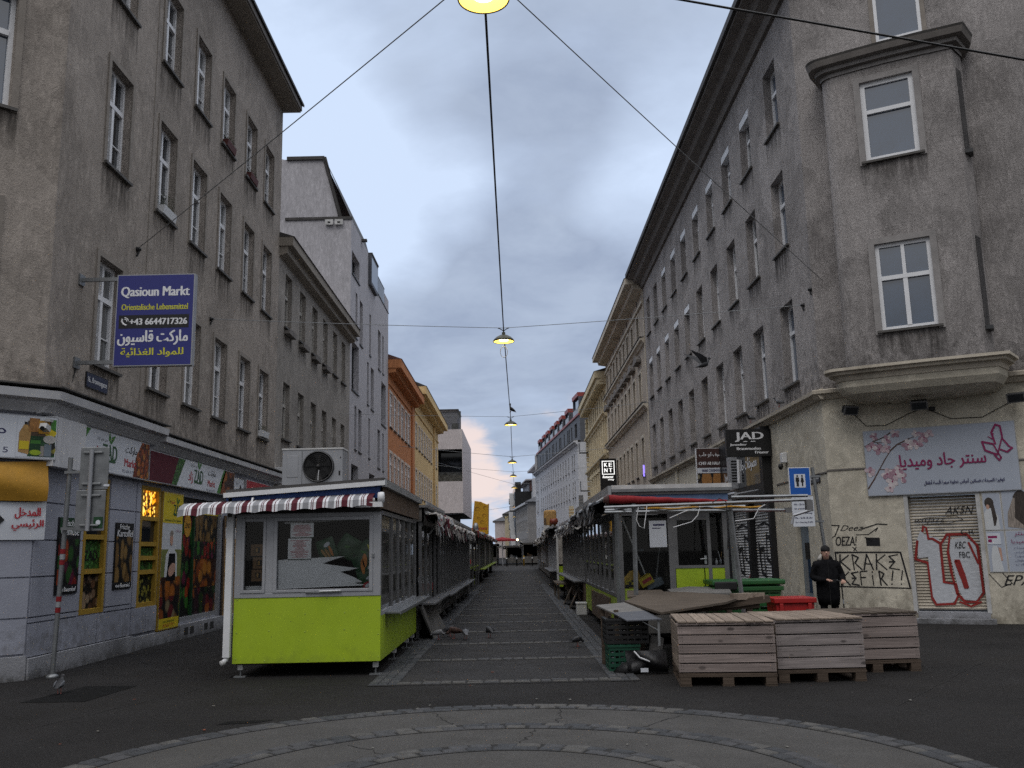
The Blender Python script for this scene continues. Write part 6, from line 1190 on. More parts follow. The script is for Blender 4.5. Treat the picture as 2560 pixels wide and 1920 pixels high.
# loose things inside and before it
t = thing('wall_poster', 'pale blue notice hung behind the kiosk glass, left of the door', 'notice', (2.52, 16.3, 1.8)); q = MB(mt='banner'); q.rect(2.35, 2.65, 1.66, 2.12, 16.33); part('sheet', q, t); q = MB(mt='txt_navy'); q.rect(2.42, 2.62, 2.03, 2.06, 16.328); q.rect(2.40, 2.55, 1.98, 1.995, 16.328); part('print', q, t)
def stick(name, label, cat, pts, r, m, head=None):
    q = MB(mt=m); q.tube(pts, r); 
    if head: q.box(*head)
    return solo(name, q, label, cat, pts[-1])
stick('broom', 'white broom handle leaning inside the right kiosk', 'broom', [(1.95, 16.9, 2.2), (2.45, 17.2, .95)], .014, 'white_paint', (2.38, 2.6, 17.15, 17.28, .86, .95, 'steel_blue'))
stick('broom', 'thin grey broom standing behind the notice', 'broom', [(2.62, 16.9, 1.75), (2.50, 17.0, .9)], .012, 'alu', (2.42, 2.58, 16.95, 17.05, .82, .9, 'black'))
q = MB(); q.loft([((2.05, 16.75, .95), (.2, 0, 0), (0, .15, 0)), ((2.07, 16.75, 1.1), (.18, 0, 0), (0, .14, 0)), ((2.1, 16.78, 1.27), (.07, 0, .02), (0, .06, 0))], 'yellow_frame', 12); q.box(1.92, 2.14, 16.58, 16.62, .96, 1.10, 'checker'); solo('cloth_bundle', q, 'bundle of yellow cloth with black and yellow checks inside the right kiosk', 'cloth', (2.05, 16.7, .95))
q = MB(mt='yellow_sign'); q.box(2.18, 2.42, 16.6, 16.9, 1.0, 1.16, None, Matrix.Rotation(-.5, 3, 'Y')); q.box(2.22, 2.4, 16.595, 16.6, 1.06, 1.12, 'txt_red', Matrix.Rotation(-.5, 3, 'Y')); solo('carton', q, 'tilted yellow carton inside the right kiosk', 'box', (2.3, 16.75, 1.0))
q = MB(mt='steel_blue'); q.box(2.3, 2.62, 16.7, 17.1, .95, 1.1, None, Matrix.Rotation(-.35, 3, 'Y')); solo('plastic_tub', q, 'grey blue plastic tub beside the yellow carton', 'tub', (2.45, 16.9, .95), bevel=.02)
for x, h, m, lab in ((3.47, .16, 'black', 'black bottle on the sill right of the kiosk door'), (3.53, .11, 'white_paint', 'white bottle on the sill right of the kiosk door'), (3.60, .12, 'alu', 'grey jar with brushes on the sill right of the kiosk door')):
    q = MB(); q.lathe([(0, 0), (.024, 0), (.024, h*.7), (.012, h*.8), (.012, h), (0, h)], (x, 16.5, 1.33), m, 12); 
    if m == 'alu': q.tube([(x, 16.5, 1.43), (x-.03, 16.5, 1.58)], .006, 'white_paint', 5); q.tube([(x+.01, 16.5, 1.43), (x+.03, 16.5, 1.56)], .006, 'bread', 5)
    solo('bottle', q, lab, 'bottle' if m != 'alu' else 'jar', (x, 16.5, 1.33))
kiosk('long dark kiosk under black bundled awning, second in the right row', 1, 1.84, 3.9, 25.2, 36.6, .80, 2.2, 2.55, 'kiosk_brown', .95, True, None, [(26, 36, .78)], ['tarp_black', 'tarp_grey', 'black', 'cloth_white'], .13, .25)
kiosk('kiosk with brown shutter and lime lower panel, third in the right row', 1, 1.66, 3.9, 38, 47.5, .80, 2.3, 2.6, 'kiosk_dark', .95, False, None, [(39, 47, .78)], ['tarp_black', 'black', 'cloth_white', 'tarp_black'], .16, .25, front_base='lime', frame='alu')
t = [o for o in COL.objects if o.name.startswith('market_kiosk') and 'third in the right' in o.get('label', '')][0]
q = MB(mt='stucco_low'); q.box(1.74, 2.12, 37.97, 38.0, 1.08, 2.25); q.box(1.66, 1.74, 37.96, 38.02, .2, 2.35, 'white_dirty'); q.box(2.12, 3.9, 37.97, 38.0, 1.08, 2.25); part('front_shutter', q, t)
kiosk('dark shuttered kiosk, fourth in the right row', 1, 1.85, 3.9, 48.2, 58, .80, 2.2, 2.5, 'kiosk_dark', 1.1, False, None, None, ['tarp_black', 'cloth_white', 'black', 'tarp_grey'], .16, .25)
kiosk('pale shuttered kiosk, fifth in the right row', 1, 1.9, 3.9, 58.6, 70, .85, 2.2, 2.5, 'kiosk_dark', 1.2, False, None, None, ['tarp_black', 'cloth_white', 'cloth_white', 'tarp_grey'], .16, .25, frame='alu')
kiosk('farthest shuttered kiosk on the right before the bollards', 1, 1.95, 3.9, 71, 84, .85, 2.2, 2.5, 'kiosk_dark', 1.3, False, None, None, ['tarp_black', 'black', 'cloth_white'], .18, .3)
kiosk('dark kiosk with pale awning beyond the bollards, right', 1, .9, 3.4, 112, 126, .75, 2.3, 2.6, 'kiosk_dark', 1.4, False, None, None, ['tarp_black', 'cloth_white', 'tarp_grey'], .25, .4)
kiosk('dark kiosk beyond the bollards, middle', 1, -1.2, .8, 116, 124, .6, 2.0, 2.3, 'kiosk_dark', 1.2, False, None, None, ['tarp_black', 'cloth_white'], .2, .3)
kiosk('dark kiosk beyond the bollards, left', -1, -2.2, -4.2, 110, 124, .75, 2.2, 2.5, 'kiosk_dark', 1.4, False, None, None, ['cloth_white', 'tarp_grey'], .2, .3)
q = MB(mt='cloth_red'); q.add([(-3.0, 108, 2.95), (.1, 107.2, 2.95), (.1, 109.2, 2.8), (-3, 110, 2.8), (-1.5, 108.6, 3.25)], [(0, 1, 4), (1, 2, 4), (2, 3, 4), (3, 0, 4)]); q.add([(-3.0, 108, 2.95), (.1, 107.2, 2.95), (.1, 107.2, 2.75), (-3, 108, 2.75)], [(0, 1, 2, 3)]); q.tube([(-1.5, 108.6, 0), (-1.5, 108.6, 3.2)], .05, 'alu'); solo('parasol', q, 'red market parasol far down the lane beyond the bollards', 'parasol', (-1.5, 108.6, 0))
q = MB(mt='led_warm'); q.lathe([(0, -.12), (.1, -.08), (.13, 0), (.1, .08), (0, .12)], (.25, 111.8, 2.95), 'led_warm', 12); q.tube([(.25, 111.8, 3.05), (.25, 112.2, 3.2)], .03, 'alu'); solo('work_lamp', q, 'bright warm lamp lit above the far kiosks', 'lamp', (.25, 111.8, 2.85))
# ---- sculptures on the roofs
t = thing('cheese_sculpture', 'giant yellow cheese wedge sculpture standing on the left kiosk roofs', 'sculpture', (-1.9, 50, 2.55)); q = MB(mt='cheese')
q.prism([(-2.32, 2.55), (-1.42, 2.55), (-1.38, 4.18), (-1.46, 4.12), (-1.7, 4.22), (-1.78, 4.27), (-2.14, 4.33)], 'y', 49.6, 50.3); part('wedge', q, t, bevel=.03)
for x, z, rx in ((-2.0, 3.9, .13), (-1.58, 3.95, .10), (-1.64, 3.55, .10), (-1.75, 3.2, .10), (-1.82, 4.18, .08), (-1.95, 3.4, .06)): q = MB(); q.disc((x, 49.595, z), rx, rx*.9, 'cheese_hole', 16); q.disc((x+.02, 49.593, z-.03), rx*.72, rx*.62, 'cheese', 16); part('hole', q, t)
part('lettering', MB(mt='txt_red').text('KÄSE SPEZIES', -1.5, 2.86, 49.59, h=.13, w=1.15, align='r', bold=.01), t)
q = MB(mt='zinc'); q.loft([((-2.05, 48.6, 2.55), (.14, 0, 0), (0, .14, 0)), ((-2.05, 48.6, 2.95), (.14, 0, 0), (0, .14, 0)), ((-2.05, 48.6, 3.12), (.08, 0, 0), (0, .08, 0))], 'zinc', 12); solo('roof_vent', q, 'rounded metal vent in front of the cheese wedge', 'vent', (-2.05, 48.6, 2.5))
t = thing('bread_sculpture', 'giant loaf sculpture with brown sausage on the right kiosk roofs', 'sculpture', (2.0, 52, 2.6)); q = MB(mt='bread'); q.box(1.62, 2.32, 51.7, 52.4, 2.95, 3.85); part('loaf', q, t, bevel=.12); q = MB(mt='sausage'); q.loft([((1.92, 51.6, 3.2), (0, .02, 0), (0, 0, .02)), ((1.95, 51.6, 3.2), (0, .16, 0), (0, 0, .16)), ((2.35, 51.6, 3.22), (0, .16, 0), (0, 0, .16)), ((2.4, 51.6, 3.22), (0, .02, 0), (0, 0, .02))], 'sausage', 12); q.box(1.62, 1.72, 51.55, 51.7, 2.95, 3.4, 'kiosk_brown'); part('sausage', q, t); q = MB(mt='white_dirty'); q.box(1.6, 1.9, 51.4, 52.2, 2.55, 3.0); q.prism([(1.9, 2.55), (2.45, 2.55), (2.45, 2.95), (2.1, 2.95)], 'y', 51.5, 52.2, 'kiosk_brown'); part('base', q, t)
q = MB(mt='stucco_cream'); q.box(2.35, 2.55, 40, 40.2, 2.6, 3.5); 
for i in range(6): q.box(2.34, 2.56, 39.99, 40.0, 2.68+i*.13, 2.71+i*.13, 'bread')
solo('roof_sign', q, 'tall cream roof sign box standing on the right kiosks', 'sign', (2.45, 40.1, 2.6))
q = MB(mt='alu_dark'); q.box(2.72, 2.90, 39.0, 39.2, 2.6, 3.9)
for i in range(8): q.box(2.71, 2.91, 38.99, 39.0, 2.7+i*.15, 2.74+i*.15, 'stucco_grey')
solo('roof_sign', q, 'dark striped roof sign box near the cream one', 'sign', (2.8, 39.1, 2.6))
# lean-to boards by the kiosks
q = MB(mt='kiosk_dark'); q.add([(-1.63, 18.3, .0), (-1.57, 20.7, .0), (-1.86, 20.5, .62), (-1.86, 18.0, .62), (-1.60, 18.3, .0), (-1.54, 20.7, .0), (-1.83, 20.5, .64), (-1.83, 18.0, .64)], [(0, 3, 2, 1), (4, 5, 6, 7), (0, 1, 5, 4), (1, 2, 6, 5), (2, 3, 7, 6), (3, 0, 4, 7)], 'kiosk_dark'); solo('leaning_board', q, 'dark board leaning against the second left kiosk', 'board', (-1.5, 18.9, 0))
for x, yy, a, lab in ((1.58, 26.6, .25, 'worn board leaning by the second right kiosk, behind the white box'), (1.52, 28.6, .35, 'worn board leaning low on the right kiosk row, farther back')):
    q = MB(mt='board_wood'); q.add([(x-.12, yy, 0), (x-.05, yy+.9, 0), (x+.25, yy+.9, .62), (x+.22, yy, .62), (x-.09, yy, 0), (x-.02, yy+.9, 0), (x+.28, yy+.9, .64), (x+.25, yy, .64)], [(0, 3, 2, 1), (4, 5, 6, 7), (0, 1, 5, 4), (1, 2, 6, 5), (2, 3, 7, 6), (3, 0, 4, 7)]); solo('leaning_board', q, lab, 'board', (x, yy, 0))
q = MB(mt='board_wood'); q.box(1.35, 1.80, 31.5, 34.5, .5, .55); [q.box(xx, xx+.06, yy, yy+.06, 0, .5) for xx in (1.38, 1.72) for yy in (31.6, 34.3)]; solo('bench', q, 'small wooden bench along the right kiosks', 'bench', (1.6, 33, 0))
q = MB(mt='white_dirty'); q.box(1.54, 1.80, 24.2, 24.6, 0, .26); q.box(1.53, 1.81, 24.19, 24.61, .262, .31); solo('foam_box', q, 'white foam box on the ground beside the right kiosk row', 'box', (1.67, 24.4, 0), bevel=.012)
# ================================================================== SIGNS ON THE RIGHT
def hang_sign(label, x0, x1, z0, z1, y, face, th=.16, rim='black', arm=True):
    F = FR(0, y, 0, 0); t, yy = sign_board('shop_sign', label, 'sign', F, x0, x1, z0, z1, th, face, rim, .0)
    if arm and x1 < 6.99: 
        for z in (z0+.15, z1-.15): part('bracket', MB(F, 'steel').box(x1, 7.0, -.1, -.06, z-.02, z+.02), t)
    return t, F, yy
t, F, y = hang_sign('black projecting jeweller sign with big white serif letters, by the yellow corner', 5.77, 6.99, 4.03, 4.77, 25.0, 'black')
q = MB(F, 'txt_white'); q.text('JAD', 6.40, 4.56, y, h=.26, w=.76, bold=.014)
for s in ((6.03, .10), (6.28, .10), (6.52, .12)): pass
q.box(6.24, 6.34, y-.002, y, 4.425, 4.445); q.box(6.44, 6.56, y-.002, y, 4.425, 4.445)
q.text('Juwelier', 5.87, 4.345, y, h=.075, w=.45, align='l', bold=.006); q.text('Brautmoden', 6.37, 4.245, y, h=.075, w=.64, bold=.006); q.text('Friseur', 6.90, 4.14, y, h=.075, w=.36, align='r', bold=.006); part('lettering', q, t)
t, F, y = hang_sign('dark red grill house sign with pictured kebab spits, left of the black jeweller sign', 5.99, 6.96, 3.50, 4.84, 30.3, 'plate_brown', .14, 'white_paint')
q = MB(F); q.rect(6.01, 6.94, 3.52, 4.0, y, 'black'); 
for cx in (6.30, 6.66): q.poly([(cx-.14, y-.001, 3.52), (cx+.14, y-.001, 3.52), (cx+.17, y-.001, 3.8), (cx+.13, y-.001, 4.0), (cx-.13, y-.001, 4.0), (cx-.17, y-.001, 3.8)], 'meat')
for cx in (6.07, 6.90): q.rect(cx-.06, cx+.04, 3.52, 3.98, y-.001, 'cells_tile')
q.rect(6.01, 6.94, 4.02, 4.19, y, 'banner'); part('picture', q, t)
q = MB(F, 'txt_white'); q.text(ar('شيف ابو حلب'), 6.45, 4.62, y-.001, h=.17, w=.72, bold=.003); q.text('CHEF AB HALAB', 6.45, 4.34, y-.001, h=.10, w=.76, bold=.005); q.text('0660 2303410', 6.45, 4.105, y-.002, h=.085, w=.58, m='txt_navy', bold=.005); part('lettering', q, t)
t, F, y = hang_sign('black vertical sign with glowing white square lettering, over the right kiosks', 5.79, 6.88, 4.7, 7.62, 62.0, 'black', .2)
q = MB(F, 'led_white')
for a, b, c, d in ((5.92, 6.76, 7.42, 7.47), (5.92, 6.76, 6.55, 6.60), (5.92, 5.97, 6.60, 7.42), (6.71, 6.76, 6.60, 7.42)): q.rect(a, b, c, d, y)
for s, cx, cz in (('K', 6.18, 7.20), ('E', 6.49, 7.20), ('N', 6.18, 6.84), ('T', 6.49, 6.84)): q.text(s, cx, cz, y, h=.26, w=.20, bold=.012)
q.text('Restaurant', 6.30, 6.40, y, h=.17, w=.72, shear=.4, bold=.006); q.text('Dining', 6.50, 6.20, y, h=.13, w=.4, shear=.4, bold=.004); part('lettering', q, t)
q = MB(mt='alu'); q.box(6.5, 7.0, 27.8, 28.1, 3.35, 4.3)
for i in range(8): q.box(6.56, 6.78, 27.79, 27.8, 3.55+i*.085, 3.60+i*.085, 'black')
solo('ventilation_unit', q, 'slim grey louvred unit on the wall under the black jeweller sign', 'vent', (6.75, 27.95, 3.35), bevel=.01)
t = thing('alarm_box', 'small white and black alarm lamp on the yellow wall beside the black sign', 'alarm', (6.9, 23.6, 3.75)); q = MB(mt='white_paint'); q.box(6.86, 7.0, 23.5, 23.7, 3.72, 3.98); part('casing', q, t, bevel=.02); q = MB(); q.loft([((6.84, 23.6, 3.7), (.05, 0, 0), (0, .06, 0)), ((6.84, 23.6, 3.62), (.07, 0, 0), (0, .08, 0)), ((6.84, 23.6, 3.55), (.03, 0, 0), (0, .04, 0))], 'black', 10); part('lamp_shade', q, t)
q = MB(mt='led_violet'); q.tube([(6.92, 49.0, 6.0), (6.92, 49.0, 5.4)], .045, None, 6); solo('tube_light', q, 'small violet tube light glowing on the beige house wall', 'lamp', (6.92, 49, 5.4))
t, y = sign_board('street_name_plate', 'grey street name plate behind the toilet signpost', 'street sign', RF(), -21.95, -21.1, 3.05, 3.24, .02, 'slate', 'black'); part('lettering', MB(RF(), 'txt_white').text('16., Brunnengasse', -21.52, 3.145, y, h=.07, w=.7), t)
# big bridal shop board
t, y = sign_board('shop_sign', 'wide pale blue shop board with pink blossom and a plum butterfly above the shutter', 'sign', FC, .82, 3.77, 2.655, 4.08, .05, 'board_blue', 'alu', -.002)
q = MB(FC); yy = y-.001; rg = random.Random(3)
def flower(cx, cz, r):
    for i in range(5): a = i*2*math.pi/5+rg.random(); q.disc((cx+r*.55*math.cos(a), yy-.001*(i+1), cz+r*.5*math.sin(a)), r*.5, r*.38, rg.choice(['petal', 'petal_pale', 'petal_deep']), 10, a)
    q.disc((cx, yy-.007, cz), r*.14, r*.14, 'txt_plum', 8)
for pts, w_ in (([(.84, 2.82), (.98, 3.02), (1.10, 3.22), (1.22, 3.42), (1.36, 3.62), (1.5, 3.74), (1.75, 3.85)], .025), ([(1.36, 3.62), (1.22, 3.72), (1.1, 3.8)], .018), ([(.84, 3.74), (1.0, 3.83), (1.25, 3.92), (1.45, 4.05)], .02), ([(1.0, 3.83), (1.2, 3.80)], .012), ([(1.10, 3.22), (1.3, 3.22), (1.5, 3.18)], .015), ([(1.5, 3.74), (1.72, 3.72), (1.9, 3.76)], .014), ([(1.75, 3.85), (1.9, 3.9)], .012)): q.line(pts, w_, yy, 'twig')
for cx, cz, r in ((.98, 3.72, .12), (1.14, 3.66, .13), (1.28, 3.66, .10), (1.30, 3.86, .11), (1.48, 3.98, .10), (1.72, 3.72, .13), (1.9, 3.72, .12), (2.05, 3.85, .12), (2.15, 3.92, .10), (1.9, 3.95, .09), (.90, 3.18, .12), (1.25, 3.12, .13), (1.42, 3.10, .13), (1.55, 3.02, .12), (1.34, 2.95, .13), (1.5, 3.2, .11), (1.28, 2.82, .11), (1.05, 3.95, .09)): flower(cx, cz, r)
part('picture', q, t); q = MB(FC, 'txt_plum'); yy = y-.012
q.text(ar('سنتر جاد وميديا'), 2.35, 3.34, yy, h=.34, w=1.66, bold=.006); q.text(ar('كوفيرة للسيدات فساتين أعراس خطوبة سهرة ألبسة أطفال'), 2.72, 2.89, yy, h=.11, w=1.52, m='txt_navy', bold=.003); part('lettering', q, t)
q = MB(FC, 'txt_plum'); q.line([(3.42, 3.42), (3.34, 3.62), (3.14, 3.68), (3.18, 3.50), (3.30, 3.44), (3.40, 3.40), (3.52, 3.76), (3.50, 3.98), (3.42, 4.02), (3.33, 3.86), (3.38, 3.62)], .032, yy); q.line([(3.52, 3.72), (3.62, 3.56), (3.68, 3.52), (3.58, 3.44), (3.46, 3.50)], .032, yy); q.line([(3.42, 3.42), (3.46, 3.34), (3.42, 3.28), (3.34, 3.40)], .03, yy); q.line([(3.26, 3.78), (3.34, 3.72), (3.36, 3.84)], .018, yy); part('butterfly', q, t)
def wall_poster(label, x0, x1, z0, z1, shapes, words=()):
    t, y = sign_board('poster', label, 'poster', FC, x0, x1, z0, z1, .012, 'board_blue', 'white_dirty', -.004); q = MB(FC)
    for k, (typ, a) in enumerate(shapes):
        if typ == 'd': q.disc((a[0], y-.001*(k+1), a[1]), a[2], a[3], a[4], 14, a[5] if len(a) > 5 else 0)
        else: q.poly([(px, y-.001*(k+1), pz) for px, pz in a[0]], a[1])
    part('picture', q, t); 
    if words:
        q = MB(FC, 'txt_plum')
        for s, cx, cz, h, wd, m in words: q.text(s, cx, cz, y-.015, h=h, w=wd, m=m)
        part('lettering', q, t)
wall_poster('poster of a woman with a dark braid seen from behind, right of the shutter', 3.02, 3.36, 1.86, 2.63, [('p', ([(3.03, 1.87), (3.30, 1.87), (3.28, 2.15), (3.18, 2.34), (3.10, 2.34), (3.03, 2.2)], 'dress')), ('d', (3.14, 2.42, .085, .11, 'hair')), ('p', ([(3.16, 2.4), (3.22, 2.4), (3.26, 2.1), (3.22, 1.95), (3.19, 1.95)], 'hair')), ('d', (3.11, 2.34, .03, .05, 'skin'))])
wall_poster('poster of long wavy streaked hair, right of the braid poster', 3.37, 4.15, 1.86, 2.66, [('d', (3.72, 2.45, .15, .2, 'hair')), ('p', ([(3.58, 2.5), (3.86, 2.5), (4.0, 2.2), (4.02, 1.92), (3.72, 1.88), (3.44, 1.92), (3.46, 2.2)], 'hair_light')), ('p', ([(3.62, 2.5), (3.80, 2.5), (3.86, 2.1), (3.72, 1.95), (3.58, 2.1)], 'hair'))])
wall_poster('poster of a figure in a white dress, below the braid poster', 3.02, 3.36, 1.02, 1.85, [('p', ([(3.08, 1.03), (3.28, 1.03), (3.24, 1.35), (3.20, 1.55), (3.12, 1.55), (3.08, 1.35)], 'dress')), ('d', (3.17, 1.64, .045, .065, 'skin')), ('d', (3.17, 1.69, .05, .04, 'hair')), ('p', ([(3.22, 1.52), (3.27, 1.5), (3.28, 1.25), (3.25, 1.25)], 'skin'))])
wall_poster('white text poster with plum and black arabic lines, lowest at the right edge', 3.37, 4.15, 1.02, 1.85, [], [(ar('سنتر'), 3.66, 1.77, .09, .26, 'txt_plum'), (ar('جاد وميديا'), 3.70, 1.62, .10, .46, 'txt_plum')]+[(ar(s), 3.70, 1.50-i*.083, .055, .40, 'txt_navy') for i, s in enumerate(('كوفيرة للسيدات', 'فساتين أعراس', 'خطوبة سهرة', 'ألبسة أطفال', 'عطورات'))])
q = MB(FC, 'banner'); q.box(3.03, 3.28, -.024, -.018, 1.58, 1.80); q.rect(3.05, 3.22, 1.70, 1.75, -.0245, 'txt_plum'); q.rect(3.05, 3.12, 1.62, 1.68, -.0245, 'txt_plum'); solo('sticker', q, 'small white and pink sticker across the two lower wall posters', 'sticker', tuple(FC @ Vector((3.15, -.02, 1.6))), -CH)
def flood(label, s, z, out, yaw, tilt):
    t = thing('floodlight', label, 'floodlight', tuple(FC @ Vector((s, 0, z))), -CH, 'floodlights over the shop board'); M_ = FC @ Matrix.Translation((s, -out, z)) @ Matrix.Rotation(yaw, 4, 'Z') @ Matrix.Rotation(tilt, 4, 'X'); q = MB(M_, 'black'); q.box(-.15, .15, -.07, .05, -.08, .08); q.box(-.17, .17, -.09, -.07, -.10, .10, 'alu_dark'); q.rect(-.14, .14, -.075, .075, -.092, 'pane_dark')
    for i in range(6): q.box(-.13+i*.05, -.11+i*.05, .05, .09, -.06, .06)
    part('lamp_head', q, t); q = MB(FC, 'black'); q.tube([(s, 0, z+.02), (s, -out*.5, z+.06), (s, -out, z+.02)], .015); q.box(s-.04, s+.04, -.01, 0, z-.03, z+.07); part('bracket', q, t)
flood('black floodlight at the left end of the yellow wall', .62, 4.56, .28, .7, .5); flood('black floodlight under the middle of the bay', 2.05, 4.52, .5, 0, .6); flood('black floodlight right of the bay near the picture edge', 3.86, 4.52, .35, -.2, .4)
q = MB(FC, 'black'); q.tube([(.66, -.02, 4.5), (.9, -.02, 4.2), (1.3, -.02, 4.18), (1.8, -.02, 4.4), (2.1, -.02, 4.5)], .007, None, 5); q.tube([(2.1, -.02, 4.5), (2.6, -.02, 4.22), (3.2, -.02, 4.2), (3.7, -.02, 4.45), (3.85, -.02, 4.5)], .007, None, 5); q.box(2.2, 2.32, -.06, 0, 4.42, 4.5); solo('cable', q, 'thin black cable sagging between the floodlights', 'cable', tuple(FC @ Vector((2.1, 0, 4.2))), -CH)
# toilet signpost
t = thing('signpost', 'leaning grey post with a blue public toilet sign beside the person in black', 'signpost', (6.50, 19.3, 0)); a, b = Vector((6.50, 19.3, 0)), Vector((6.25, 19.3, 3.24)); q = MB(mt='steel'); q.tube([a, b], .036); part('pole', q, t)
for z in (3.05, 2.12): q = MB(mt='steel'); q.box(5.95, 6.40, 19.26, 19.29, z-.02, z+.02); part('bracket', q, t)
q = MB(mt='white_paint'); q.box(5.72, 6.17, 19.22, 19.25, 2.65, 3.24); q.rect(5.735, 6.155, 2.665, 3.225, 19.217, 'traffic_blue'); q.rect(5.83, 6.06, 2.82, 3.10, 19.214, 'banner'); part('sign_panel', q, t, bevel=.003); yy = 19.211; q = MB(mt='txt_black')
for cx in (5.895, 5.995): q.disc((cx, yy, 3.06), .018, .022)
q.poly([(5.862, yy, 3.03), (5.928, yy, 3.03), (5.935, yy, 2.95), (5.92, yy, 2.94), (5.918, yy, 2.845), (5.872, yy, 2.845), (5.870, yy, 2.94), (5.855, yy, 2.95)]); q.poly([(5.978, yy, 3.03), (6.012, yy, 3.03), (6.032, yy, 2.94), (6.012, yy, 2.93), (6.008, yy, 2.845), (5.982, yy, 2.845), (5.978, yy, 2.93), (5.958, yy, 2.94)]); part('pictogram', q, t)
q = MB(mt='banner'); q.box(5.75, 6.20, 19.23, 19.25, 2.02, 2.64); part('sign_panel', q, t); q = MB(mt='txt_navy')
for i, s in enumerate(('Bedürfnisanstalt', 'Mo - Sa 6-18 Uhr', 'So geschlossen', 'ausgen. Feiertag', 'Mo - Sa 8-18 Uhr', 'So + Feiertag 8-20h')): q.text(s, 5.975, 2.57-i*.093, 19.227, h=.038, w=.36, bold=.001)
part('lettering', q, t)
# ================================================================== STALL FRAME, BOARDS, CRATES
t = thing('stall_frame', 'bare metal stall frame with rolled red awning before the right kiosk', 'stall frame', (2.7, 15, 0))
for a, b in (((1.90, 15.1, 0), (1.94, 15.1, 2.36)), ((1.72, 15.9, 0), (1.74, 15.9, 2.34)), ((3.66, 15.1, 0), (3.50, 15.1, 2.40)), ((3.72, 15.9, 0), (3.68, 15.9, 2.38))): q = MB(mt='steel'); q.tube([a, b], .036, None, 4); part('post', q, t)
for a, b in (((1.45, 15.04, 2.31), (4.80, 15.04, 2.37)), ((2.2, 15.12, 2.24), (4.46, 15.12, 2.21)), ((1.55, 15.9, 2.30), (3.95, 15.9, 2.32)), ((1.5, 15.5, 2.25), (3.9, 15.5, 2.24)), ((3.55, 15.16, 2.44), (4.8, 15.16, 2.44)), ((1.72, 15.9, 2.3), (1.94, 15.06, 2.33)), ((3.7, 15.9, 2.3), (3.5, 15.06, 2.3))): q = MB(mt='steel'); q.tube([a, b], .024, None, 4); part('bar', q, t)
q = MB(mt='alu_dark'); q.box(4.72, 4.82, 14.98, 15.1, 2.18, 2.36); q.tube([(4.78, 15.0, 2.2), (4.5, 15.0, 2.12), (4.46, 15.0, 1.98)], .024, 'alu', 4); q.box(4.40, 4.50, 15.08, 15.16, 2.17, 2.25); part('joint', q, t)
q = MB(mt='cloth_red'); n = 24; q.tube([(1.58+2.0*i/n, 15.6+.02*math.sin(i), 2.47-.07*i/n+.004*math.sin(i*1.7)) for i in range(n+1)], [.075-.055*i/n+.003*math.sin(i*2.3) for i in range(n+1)], None, 9); q.tube([(1.5, 15.6, 2.46), (1.58, 15.6, 2.46)], [.05, .10], 'plate_brown', 8); q.tube([(2.1+i*.1, 15.04+.01*math.sin(i*3), 2.275+.01*math.sin(i)) for i in range(20)], .016, 'tarp_yellow', 6); part('awning', q, t)
for pts in ([(2.0, 15.0, 2.3), (1.96, 15.0, 2.1), (2.0, 15.0, 2.0), (2.08, 15.0, 1.96), (2.12, 15.0, 2.2), (2.14, 15.0, 2.32)], [(3.0, 15.0, 2.3), (2.95, 15.0, 2.15), (2.85, 15.0, 2.05), (2.55, 15.0, 1.97)], [(2.5, 15.0, 2.12), (2.75, 15.0, 2.22), (2.95, 15.0, 2.27)], [(3.55, 15.0, 2.05), (3.85, 15.0, 2.08), (3.95, 15.0, 2.25), (4.05, 15.0, 2.3)]): q = MB(mt='white_paint'); q.tube(pts, .007, None, 5); part('cord', q, t)
q = MB(mt='black'); q.tube([(3.2, 15, 2.35), (3.32, 15, 2.42), (3.42, 15, 2.36), (3.44, 15, 2.1), (3.40, 15, 1.6)], .008, None, 5); q.tube([(1.8, 15.02, 2.30), (2.4, 15.0, 2.24), (3.1, 15.0, 2.28), (3.5, 15.0, 2.22)], .01, None, 5); part('cord', q, t)
def slab(name, label, cat, pts, th, m, group=None):
    q = MB(mt=m); n = len(pts); q.add([*pts, *[(x, y, z-th) for x, y, z in pts]], [tuple(range(n)), tuple(range(n, 2*n))[::-1]]+[(i, n+i, n+(i+1) % n, (i+1) % n) for i in range(n)]); c = [sum(p[k] for p in pts)/n for k in range(3)]; return solo(name, q, label, cat, tuple(c), group=group)
slab('wood_board', 'big weathered plywood board lying over the stall tables', 'board', [(1.95, 12.8, .79), (3.0, 13.55, .865), (3.30, 14.0, .90), (3.24, 14.5, .92), (2.7, 15.0, .95), (2.2, 15.3, .955), (1.89, 14.6, .93), (1.60, 14.0, .885)], .03, 'board_wood')
slab('wood_board', 'smaller worn board under the far edge of the big plywood board', 'board', [(2.5, 15.0, .93), (3.40, 14.9, .93), (3.52, 15.6, .97), (3.3, 15.75, .985), (2.9, 15.85, 1.0), (2.5, 15.6, .97)], .03, 'board_grey')
slab('wood_board', 'dark board edge showing left behind the big plywood board', 'board', [(1.75, 14.9, .90), (2.4, 15.1, .92), (2.42, 15.75, .96), (1.85, 15.75, .96)], .03, 'board_wood')
t = thing('trestle_table', 'rough timber trestle carrying the worn boards', 'table', (2.6, 14.2, 0)); q = MB(mt='pallet_wood'); q.box(1.75, 3.6, 14.0, 14.1, .70, .80, None, Matrix.Rotation(-.05, 3, 'Y')); part('beam', q, t); q = MB(mt='pallet_wood'); q.box(2.6, 3.75, 13.95, 14.05, .76, .86, None, Matrix.Rotation(-.12, 3, 'Y')); part('beam', q, t); q = MB(mt='pallet_wood'); q.box(1.8, 3.5, 15.1, 15.2, .74, .84); part('beam', q, t)
for x, y in ((1.85, 14.05), (3.45, 14.05), (1.85, 15.15), (3.4, 15.15)): q = MB(mt='pallet_wood'); q.box(x-.04, x+.04, y-.04, y+.04, 0, .74); part('leg', q, t)
